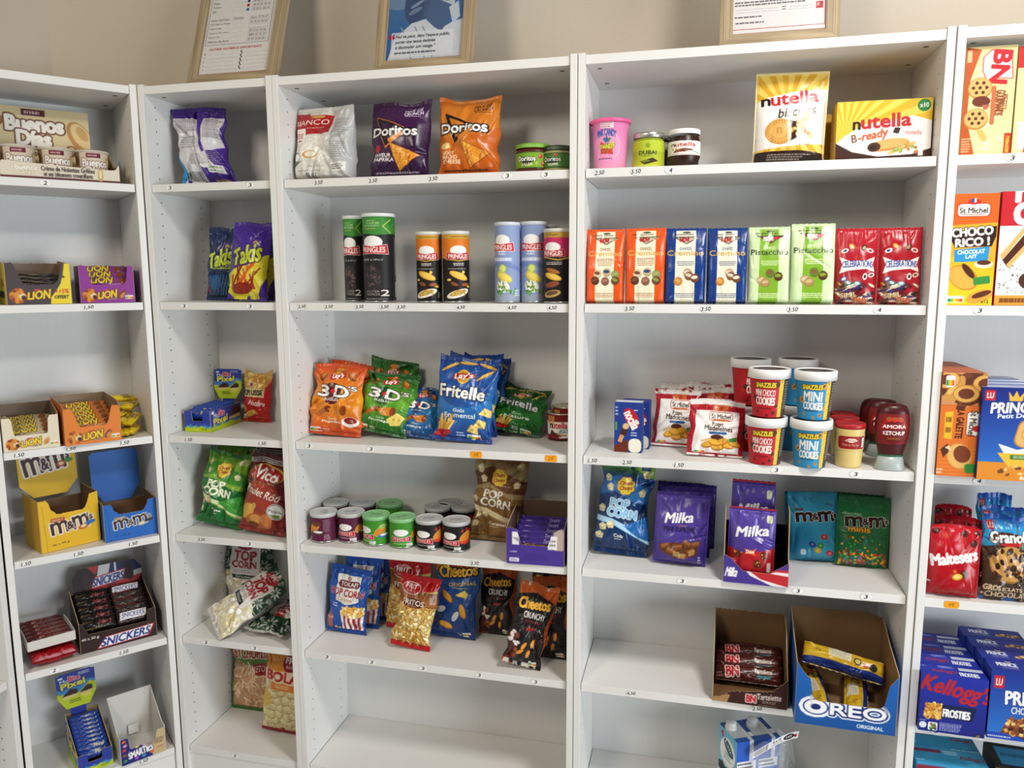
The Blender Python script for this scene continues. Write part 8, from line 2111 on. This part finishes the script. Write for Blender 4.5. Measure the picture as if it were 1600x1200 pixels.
def shell_box(label, px, W_k, HF, D, bg, side, art, header, hw, hh, hl, yaw):
    loc, rz, W, H = spot(1, 4, *px, None, yaw=yaw)
    t = thing('sweet_display_box', label, 'display box', None, loc, rz); SETTLE[t.name] = (1, 4, True)
    tray_parts(t, W, D, art(W, HF).done(), lerp_prof([(0, HF), (0.13, HF), (0.17, HF * 0.93), (0.20, HF * 0.80), (0.25, HF * 0.76), (0.29, HF * 0.70), (0.74, HF * 0.70), (0.78, HF * 0.74), (0.82, HF * 0.84), (0.86, HF * 0.98), (1, HF)]), lerp_prof([(0, HF), (1, HF * 1.02)]), HF * 0.8, side, '#6b5038', jag=0.002, hfm=HF)
    lo = lambda q: hh * max(0.0, 0.30 - 1.4 * min(q, 1 - q))
    m = MB(); plate(m, (-hw / 2 - 0.006, D - 0.004, HF * 0.80 + hl), (1, 0, 0), (0, 0.10, 0.995), hw, lambda q: hh * (1 if 0.06 < q < 0.94 else 0.965), (0, -1, 0.1), 0.002, header(hw, hh).done(), '#8a7050', lower=lo, hmax=hh); m.build('header_card', M_CARD, t)
    return t


shell_box('yellow empty sweet display box with a raised yellow header card', (61, 155, 856, 772), 1, 0.145, 0.125, '#d5a81c', '#c79c1c', mm_front('#e3b41e', '#b8541f', 'PEANUT', '36 x 45 g', ('#c0602a', '#2f6ab0')), mm_header_y, 0.150, 0.125, 0.012, 12)
shell_box('blue empty sweet display box with a raised blue header card', (163, 245, 841, 783), 1, 0.108, 0.125, '#1654a4', '#124a94', mm_front('#1c63b8', '#8a7a6a', 'CRISPY', '24 x 36 g', ('#d9c89a', '#2a2a32')), lambda w, h: Art(w, h, '#1a5cb0', seed=3).G(0, 1, '#1553a4', '#2268bc'), 0.130, 0.15, 0.0, 3)


# brown chocolate bar box with a dark header
def snick_front(w, h):
    a = Art(w, h, '#2e1a18', seed=11); a.P([(0.20, 0.04), (0.32, 0.40), (0.98, 0.46), (0.90, 0.08)], '#b8242c'); a.P([(0.225, 0.065), (0.33, 0.375), (0.955, 0.435), (0.88, 0.105)], '#f0eef0'); a.T('SNICKERS', 0.27, 0.11, 0.91, 0.37, '#23307e', b=0.04, sh=0.28, rot=2); a.T('40 x 50 g', 0.02, 0.40, 0.24, 0.50, '#e9e2da', b=0.04); return a


def snick_header(w, h):
    a = Art(w, h, '#2a1716', seed=12); a.P([(0.22, 1), (0.38, 1), (0.30, 0.55), (0.16, 0.1), (0.9, 0.22), (1, 0.5), (0.9, 0.5), (0.5, 0.3)], '#b8302c'); a.P([(0.38, 1), (0.55, 1), (0.5, 0.6), (0.34, 0.6)], '#d9d6d8'); a.P([(0.55, 1), (1, 0.95), (1, 0.55), (0.5, 0.6)], '#1c2360'); a.R(0.6, 0.7, 0.63, 1, '#e6e4e6'); a.P([(0.82, 0.62), (1, 0.66), (1, 0.5), (0.84, 0.46)], '#d9d6d8')
    a.E(0.22, 0.52, 0.07, 0.3, '#3a2622', 10); a.E(0.80, 0.66, 0.07, 0.3, '#2a1614', 10)
    a.P([(0.25, 0.32), (0.30, 0.66), (0.76, 0.76), (0.72, 0.40)], '#b8242c'); a.P([(0.265, 0.35), (0.31, 0.63), (0.745, 0.73), (0.71, 0.43)], '#f0eef0'); a.T('SNICKERS', 0.285, 0.41, 0.725, 0.65, '#23307e', b=0.04, sh=0.25, rot=5); return a


t, loc, rz, W = bar_tray('dark brown chocolate bar box with a dark header card raised behind', (123, 244, 1008, 945), 1, 5, None, 0.088, 0.160, snick_front, [(0, 0.088), (0.04, 0.088), (0.09, 0.065), (0.11, 0.053), (0.88, 0.050), (0.90, 0.085), (1, 0.088)], '#2a1816', '#3a2a24', [(0, 0.088), (0.5, 0.11), (1, 0.135)], 0.12,
                     '', 0, None, None, None, 1)
hh = 0.098; hw = W * 0.95
m = MB(); plate(m, (-hw / 2 + 0.006, 0.154, 0.096), (1, 0, 0), (0, 0.12, 0.99), hw, lerp_prof([(0, hh * 0.72), (0.08, hh), (0.9, hh), (1, hh * 0.72)]), (0, -1, 0.12), 0.002, snick_header(hw, hh).done(), '#6a5240', lower=lerp_prof([(0, hh * 0.2), (0.08, 0), (0.92, 0), (1, hh * 0.2)]), hmax=hh); m.build('header_card', M_CARD, t)


def mars_bar(w, h):
    a = Art(w, h, '#120e0e', 0.0013, seed=13); a.T('Mars', 0.50, 0.36, 0.88, 0.72, '#a8302a', sh=0.4); a.S(0.04, 0.1, 0.9, 0.25, 1, '#b8944a'); a.S(0.04, 0.55, 0.4, 0.8, 1, '#8a7038'); return a


def snick_bar(w, h):
    a = Art(w, h, '#241614', 0.0013, seed=14); a.P([(0.08, 0.25), (0.12, 0.85), (0.88, 0.85), (0.84, 0.25)], '#e9e6ea'); a.T('SNICKERS', 0.16, 0.36, 0.80, 0.74, '#23307e', b=0.02, sh=0.2); a.S(0.1, 0.05, 0.9, 0.2, 1, '#a89a94'); return a


bars_in(loc, rz, 5, lambda i: (-W * 0.235, 0.022 + 0.0245 * i, 0.050 + 0.012 * i, 42, 0, 0), (W * 0.46, 0.038, 0.022), mars_bar, '#100c0c', 'chocolate_bar', lambda i: 'black bar with red script in the dark box, %s from the front' % ORD[i], 'chocolate bar', 'black bars in the left half of the dark box')
def plain_bar(w, h):
    a = Art(w, h, '#241614', 0.0013, seed=18); a.S(0.1, 0.15, 0.9, 0.75, 4, '#8d7f78', 0.4); a.R(0.05, 0.8, 0.6, 0.88, '#8a2a24'); return a


g = 'brown bars in the right half of the dark box'
row5 = lambda i: (W * 0.235, 0.022 + 0.0245 * i, 0.050 + 0.012 * i, 42, 0, 0)
bars_in(loc, rz, 2, lambda i: row5(4 * i), (W * 0.46, 0.038, 0.022), snick_bar, '#1e1210', 'chocolate_bar', lambda i: 'brown bar with a white name panel in the dark box, %s in its column' % ('foremost', 'rearmost')[i], 'chocolate bar', g)
bars_in(loc, rz, 3, lambda i: row5(1 + i), (W * 0.46, 0.038, 0.022), plain_bar, '#1e1210', 'chocolate_bar', lambda i: 'brown bar showing its small print in the dark box, %s from the front' % ORD[i + 1], 'chocolate bar', g)


# flat white-edged tray of red bars, lying on a red wrapped pack
sp = spot(1, 5, 45, 121, 1040, 1010, None, yaw=5); loc, rz, W, H = sp
D = 0.155


def redfilm(w, h):
    a = Art(w, h, '#b3161e', seed=15); a.G(0, 1, '#9c1018', '#c01c24'); return a


t = thing('wrapped_pack', 'red shiny wrapped pack under the white-edged tray of dark bars', 'wrapped pack', None, away(loc, rz, 0.004, -0.004, 0.022), rz, 90)
bag_parts(t, redfilm(W * 0.95, D).done(), W * 0.95, D, 0.042, '#a8121a', 'bar', (0.05, 0.05), 41, 1.3, pinch=0.0, names=('film', 'front_fold', 'back_fold'), ycen=0)
zt = ZS[5] + 0.055
t2 = thing('bar_display_tray', 'white-edged tray of dark red bars lying on the red wrapped pack', 'display tray', None, (loc[0], loc[1], zt), rz); SETTLE.pop(t2.name, None)
m = MB(); plate(m, (-W / 2, 0.006, 0.001), (1, 0, 0), (0, 0, 1), W, lambda q: 0.026, (0, -1, 0), 0.0022, '#d6d2cb', '#cfcac2'); m.build('front_panel', M_CARD, t2)
for s in (-1, 1):
    m = MB(); plate(m, (s * W / 2, 0.006 if s > 0 else 0.006 + D * 0.9, 0.001), (0, s, 0), (0, 0, 1), D * 0.9, lerp_prof([(0, 0.026), (0.6, 0.030), (1, 0.026)]), (s, 0, 0), 0.0022, '#c9c4bc', '#cfcac2'); m.build('side_panel', M_CARD, t2)
m = MB(); m.box(-W / 2, 0.006, 0.0, W / 2, 0.006 + D * 0.9, 0.002, '#b9b4ac'); m.build('base_panel', M_CARD, t2)


def dark_red_bar(w, h):
    a = Art(w, h, '#5a2322', 0.0013, seed=16); a.R(0, 0.6, 1, 0.9, '#8a5a50'); a.T('bar', 0.3, 0.2, 0.7, 0.6, '#a8302c', sh=0.3); a.R(0, 0, 1, 0.12, '#7a4a44'); return a


bars_in((loc[0], loc[1], zt), rz, 5, lambda i: (0, 0.030 + 0.029 * i, 0.0148, 88, 0, 0), (W * 0.93, 0.028, 0.018), dark_red_bar, '#4a1a1a', 'chocolate_bar', lambda i: 'dark red wrapped bar in the white-edged tray, %s from the front' % ORD[i], 'chocolate bar', 'bars in the white-edged tray')

# lowest corner shelf: the second brick-pattern box and the white sweets box
sp = spot(1, 6, 121, 176, 1203, 1165, None, yaw=4); loc, rz, W, H = sp
pixel_box('blue and lime cake bar box with a header card, on the lowest corner shelf', 'blue cake bar in the box on the lowest corner shelf, %s from its front', loc, rz, W, 0.15, 0.056, 9, 0.135, 0.104, 0.108, -0.008, 'cake bars in the corner shelf box', 2.15)


def disc_front(w, h):
    a = Art(w, h, '#c9ae84', seed=17); a.P([(0, 0), (0.70, 0), (0.62, 0.40), (0.66, 0.7), (0.0, 1)], '#232a78'); a.R(0, 0, 0.22, 1, '#232a78')
    a.T('SMARTIES', 0.16, 0.20, 0.70, 0.46, '#f4f2f0', ol='#161c54', ow=0.07, b=0.09, rot=4, taper=0.25)
    for x, y, c in ((0.08, 0.88, '#d9602a'), (0.10, 0.72, '#d98ab0'), (0.08, 0.56, '#c23a34'), (0.08, 0.36, '#8a4a2a'), (0.09, 0.15, '#3a8a3a'), (0.36, 0.55, '#e9c83a'), (0.52, 0.55, '#d98ab0'), (0.34, 0.12, '#9a4ab0'), (0.5, 0.12, '#3a8ac0'), (0.68, 0.16, '#d9602a')): a.E(x, y, 0.05, 0.05, c, 15); a.E(x - 0.01, y + 0.012, 0.025, 0.02, np.clip(rgb(c) * 1.25, 0, 1), 15)
    a.S(0.74, 0.40, 0.96, 0.62, 3, '#3a3028'); a.S(0.80, 0.22, 0.94, 0.3, 1, '#b8302a'); return a


sp = spot(1, 6, 187, 258, 1186, 1120, None, yaw=4); loc, rz, W, H = sp; HF = 0.082
t = thing('sweet_display_box', 'empty white lined sweet display box with a navy dotted front', 'display box', None, loc, rz); SETTLE[t.name] = (1, 6, False)
tray_parts(t, W, 0.13, disc_front(W, HF).done(), lerp_prof([(0, HF * 0.96), (0.03, HF), (0.14, HF), (0.18, HF * 0.92), (0.19, HF * 0.58), (0.24, HF * 0.52), (0.36, HF * 0.56), (0.52, HF * 0.56), (0.58, HF * 0.40), (0.70, HF * 0.44), (0.78, HF * 0.56), (0.80, HF * 0.8), (0.84, HF * 0.92), (1, HF * 0.92)]), lerp_prof([(0, HF), (0.2, HF * 1.02), (1, HF * 1.9)]), HF * 1.9, '#d6d3ce', '#d2cfca', hfm=HF)
m = MB(); m.box(-0.012, 0.118, HF * 0.28, 0.016, 0.122, HF * 0.62, '#d9d6d2'); m.build('locking_tab', M_CARD, t)

# a white carton edge on the shelf of the left wall bookcase
LAST = None
O0 = (L1[0] - 0.002, L1[1] - 0.803)
t = thing('white_carton', 'white carton corner on the shelf cut off at the left edge', 'carton', None, (O0[0] - 0.02, O0[1] + 0.70, ZS[5]), 90)
box_parts(t, 0.09, 0.12, 0.012, None, '#dcdedf')


# ------------------------------------------------------------------ framed notices standing on the bookcases
def frame(label, xl, xr, yb, y0, lean, artf, bw=0.029):
    global LAST
    LAST = None
    d = ray((xl + xr) / 2, yb); P = CAM + d * ((y0 - CAM[1]) / d[1])
    def X(px):
        q = ray(px, yb); return (CAM + q * ((y0 - CAM[1]) / q[1]))[0]
    x0, x1 = X(xl), X(xr); W = x1 - x0; H = W * 0.297 / 0.21 * 0.97
    t = thing('picture_frame', label, 'picture frame', 'light oak frames on top of the bookcases', ((x0 + x1) / 2, y0, HT - 0.004 + 0.0065), 0, lean)
    x = W / 2; T = 0.016
    m = MB()
    def rail(a, b, c, d2, along):
        """One mitred rail; Col stores along/across so that the oak grain follows it."""
        n = 12; u = np.linspace(0, 1, n)
        A, B, C, D2 = (np.array(q, float) for q in (a, b, c, d2))
        L1_, L2_ = A + (B - A) * u[:, None], D2 + (C - D2) * u[:, None]
        for off0, off1, y0_, y1_ in ((0, 1, 0, 0), (0, 0, 0, T), (1, 1, 0, T)):
            e0 = L1_ + (L2_ - L1_) * off0; e1 = L1_ + (L2_ - L1_) * off1
            P0 = np.stack([e0[:, 0], np.full(n, y0_ if off0 != off1 else 0), e0[:, 1]], -1); P1 = np.stack([e1[:, 0], np.full(n, y1_ if off0 == off1 else 0), e1[:, 1]], -1)
            G_ = np.stack([P0, P1]); al = (G_[..., 0] + 0.2) if along == 'x' else G_[..., 2] * 0.8 + 0.05; ac = (G_[..., 2] * 2.2) % 1.0 if along == 'x' else (G_[..., 0] + 0.4) * 1.2
            m.grid(G_, np.clip(np.stack([al, ac, G_[..., 1] * 4 + 0.1], -1), 0, 1), False)
    rail((-x, 0), (x, 0), (x - bw, bw), (-x + bw, bw), 'x'); rail((-x, H), (x, H), (x - bw, H - bw), (-x + bw, H - bw), 'x')
    rail((-x, 0), (-x, H), (-x + bw, H - bw), (-x + bw, bw), 'z'); rail((x, 0), (x, H), (x - bw, H - bw), (x - bw, bw), 'z')
    m.build('frame_moulding', M_OAK, t)
    iw, ih = W - 2 * bw, H - 2 * bw
    A = artf(iw, ih).done(); ny, nx = A.shape[:2]
    u = np.linspace(-iw / 2, iw / 2, nx)[None, :].repeat(ny, 0); v = np.linspace(bw, bw + ih, ny)[:, None].repeat(nx, 1)
    m = MB(); m.grid(np.stack([u, np.full_like(u, 0.006), v], -1), A, False); m.build('printed_sheet', M_FILM, t)
    m = MB(); m.box(-x + 0.004, T - 0.003, 0.004, x - 0.004, T, H - 0.004, '#6a5a48'); m.build('backing_board', M_CARD, t)
    m = MB(); m.box(-0.02, T, 0.0, 0.02, T + 0.003, H * 0.6, '#4a4038'); s = m.build('stand_leg', M_CARD, t); s.location = (0, 0.004, 0.012); s.rotation_euler = (math.radians(-2), 0, 0)
    return t


def numbers(w, h):
    a = Art(w, h, '#dcd8d4', 0.0008, seed=3); a.R(0, 0, 1, 0.018, '#a82a34'); a.R(0.02, 0.30, 0.94, 1, '#8a8690'); a.R(0.028, 0.305, 0.93, 1, '#dcd8d4')
    a.T('AUTRES NUMÉROS IMPORTANTS', 0.10, 0.248, 0.86, 0.275, '#b02a38', b=0.07)
    for i in range(5):
        y = 0.205 - i * 0.038; a.R(0.10, y, 0.52, y + 0.002, '#9a968f'); a.R(0.62, y, 0.94, y + 0.002, '#9a968f'); a.P([(0.565, y + 0.028), (0.585, y + 0.03), (0.58, y + 0.01), (0.60, y), (0.60, y - 0.008), (0.57, y + 0.004)], '#2a2a2c'); a.T(str(i + 1), 0.04, y, 0.052, y + 0.018, '#3a3a3c')
    for i, (s, n) in enumerate((('Défenseur des droits', '09 69 39 00 00'), ('Urgence Gaz', '0800 47 33 33'), ('Urgence Électricité', '09 72 67 50 66'), ('Urgence Eau', ''), ('SOS Mains et Doigts', '05 55 33 33 66'), ('Centre Anti-Poison', '05 61 77 74 47'), ('', ''), ('SAMU', '05 59 61 66 15'), ('Pompiers', '06 47 63 18 18'), ('Police', '06 68 35 70 00'), ('Urgence', '112'))):
        y = 0.325 + i * 0.043
        if not s: continue
        a.T(s, 0.05, y, 0.05 + 0.0155 * len(s), y + 0.022, '#3a383c'); a.R(0.36, y + 0.002, 0.54, y + 0.004, '#a8a49e'); a.R(0.62, y - 0.006, 0.90, y + 0.028, '#a09ca0'); a.R(0.623, y - 0.003, 0.897, y + 0.025, '#dcd8d4')
        if n: a.T(n, 0.64, y + 0.002, 0.88, y + 0.020, '#2c2c34', sh=0.1)
        if 7 <= i <= 10: a.RR(0.55, y - 0.004, 0.59, y + 0.024, 0.005, ('#3a6aa8', '#b8303a', '#3a4a6a', '#2a3a5a')[i - 7])
    a.T('Technicia', 0.38, 0.545, 0.53, 0.57, '#3a3a44', sh=0.2); a.T('NUMÉROS UTILES', 0.15, 0.86, 0.8, 0.91, '#2a3a6a', b=0.06); return a


def statue(w, h):
    a = Art(w, h, '#2f5488', 0.0008, seed=4); a.G(0, 1, '#2f5a94', '#5f7c9e'); a.E(0.15, 0.62, 0.3, 0.16, '#8a9aa8', alpha=0.5)
    a.P([(0.30, 0.55), (0.26, 0.75), (0.40, 0.95), (0.70, 0.98), (0.86, 0.80), (0.80, 0.62), (0.90, 0.44), (0.80, 0.36), (0.40, 0.36)], '#4a5a78'); a.E(0.34, 0.48, 0.13, 0.16, '#3f4f70'); a.E(0.36, 0.44, 0.10, 0.02, '#6a7a98', 25); a.E(0.38, 0.50, 0.10, 0.015, '#7a8aa6', 30)
    a.P([(0.02, 0.0), (0.10, 0.20), (0.32, 0.33), (0.50, 0.36), (0.70, 0.26), (0.86, 0.32), (1.0, 0.34), (1, 0)], '#c3c8cf'); a.P([(0.50, 0.36), (0.58, 0.62), (0.86, 0.52), (0.80, 0.34), (0.72, 0.24), (0.62, 0.28)], '#4f6284'); a.P([(0.60, 0.55), (0.86, 0.46), (0.92, 0.66), (0.84, 0.80), (0.66, 0.78)], '#b4bcc8'); a.P([(0.80, 0.45), (0.92, 0.50), (0.95, 0.36), (0.86, 0.30)], '#b9c1cb'); a.E(0.79, 0.52, 0.06, 0.012, '#5a6a86')
    for x0, x1 in ((0.18, 0.34), (0.36, 0.52), (0.46, 0.62)): a.L([(x0, 0.30), (x0 + 0.10, 0.18), (x1, 0.0)], 0.012, '#8a96a8')
    a.R(0.06, 0.03, 0.88, 0.255, '#d6d8dc', 0.75); a.T('“', 0.03, 0.20, 0.10, 0.24, '#b01c2c', b=0.15)
    for i, s in enumerate(('Nul ne peut, dans l’espace public,', 'porter une tenue destinée', 'à dissimuler son visage.”')): y = 0.195 - i * 0.048; a.T(s, 0.12, y, 0.12 + 0.021 * len(s), y + 0.036, '#262a34', sh=0.2, b=0.05)
    a.S(0.11, 0.06, 0.72, 0.08, 1, '#4a4e58', 0.8); return a


def safety(w, h):
    a = Art(w, h, '#dedad8', 0.0008, seed=5); a.R(0, 0, 1, 0.012, '#a8383c'); a.R(0.0, 0.04, 0.99, 0.315, '#b0444c'); a.R(0.0, 0.046, 0.982, 0.309, '#dedad8'); a.R(0.0, 0.335, 0.99, 0.342, '#b0444c'); a.R(0.0, 0.342, 0.99, 0.6, '#dedad8')
    a.T('EXTINCTION', 0.40, 0.270, 0.58, 0.292, '#b02a38', b=0.07)
    for i, (x0, x1, y) in enumerate(((0.02, 0.86, 0.243), (0.02, 0.84, 0.222), (0.02, 0.38, 0.13), (0.03, 0.42, 0.085))): a.S(x0, y, x1 * 1.08, y + 0.014, 1, '#4a4648', 0.75)
    for y in (0.192, 0.172): a.R(0.03, y, 0.5, y + 0.0025, '#a09c9c'); a.R(0.6, y, 0.86, y + 0.0025, '#a09c9c'); a.S(0.53, y, 0.58, y + 0.012, 1, '#4a4648')
    a.R(0.89, 0.235, 0.965, 0.288, '#b82a30'); a.R(0.905, 0.242, 0.92, 0.28, '#f0eeec'); a.R(0.89, 0.165, 0.965, 0.218, '#b82a30'); a.R(0.9, 0.185, 0.925, 0.21, '#e9b0b0'); a.R(0.03, 0.355, 0.11, 0.41, '#232a44'); a.O(0.07, 0.375, 0.012, '#e9e9ec'); a.S(0.14, 0.37, 0.4, 0.385, 1, '#4a4648', 0.8)
    for y in (0.45, 0.55, 0.7, 0.8): a.S(0.05, y, 0.9, y + 0.05, 3, '#6a6668')
    return a


frame('light oak frame with a list of emergency phone numbers, on the narrow bookcase', 290, 429, 124, 0.05, 20, numbers)
frame('light oak frame with a blue and white statue poster and a quotation', 583, 736, 105, 0.05, 14, statue)
frame('light oak frame with a red edged fire safety notice', 1124, 1312, 64, 0.05, 9, safety)

settle_all()
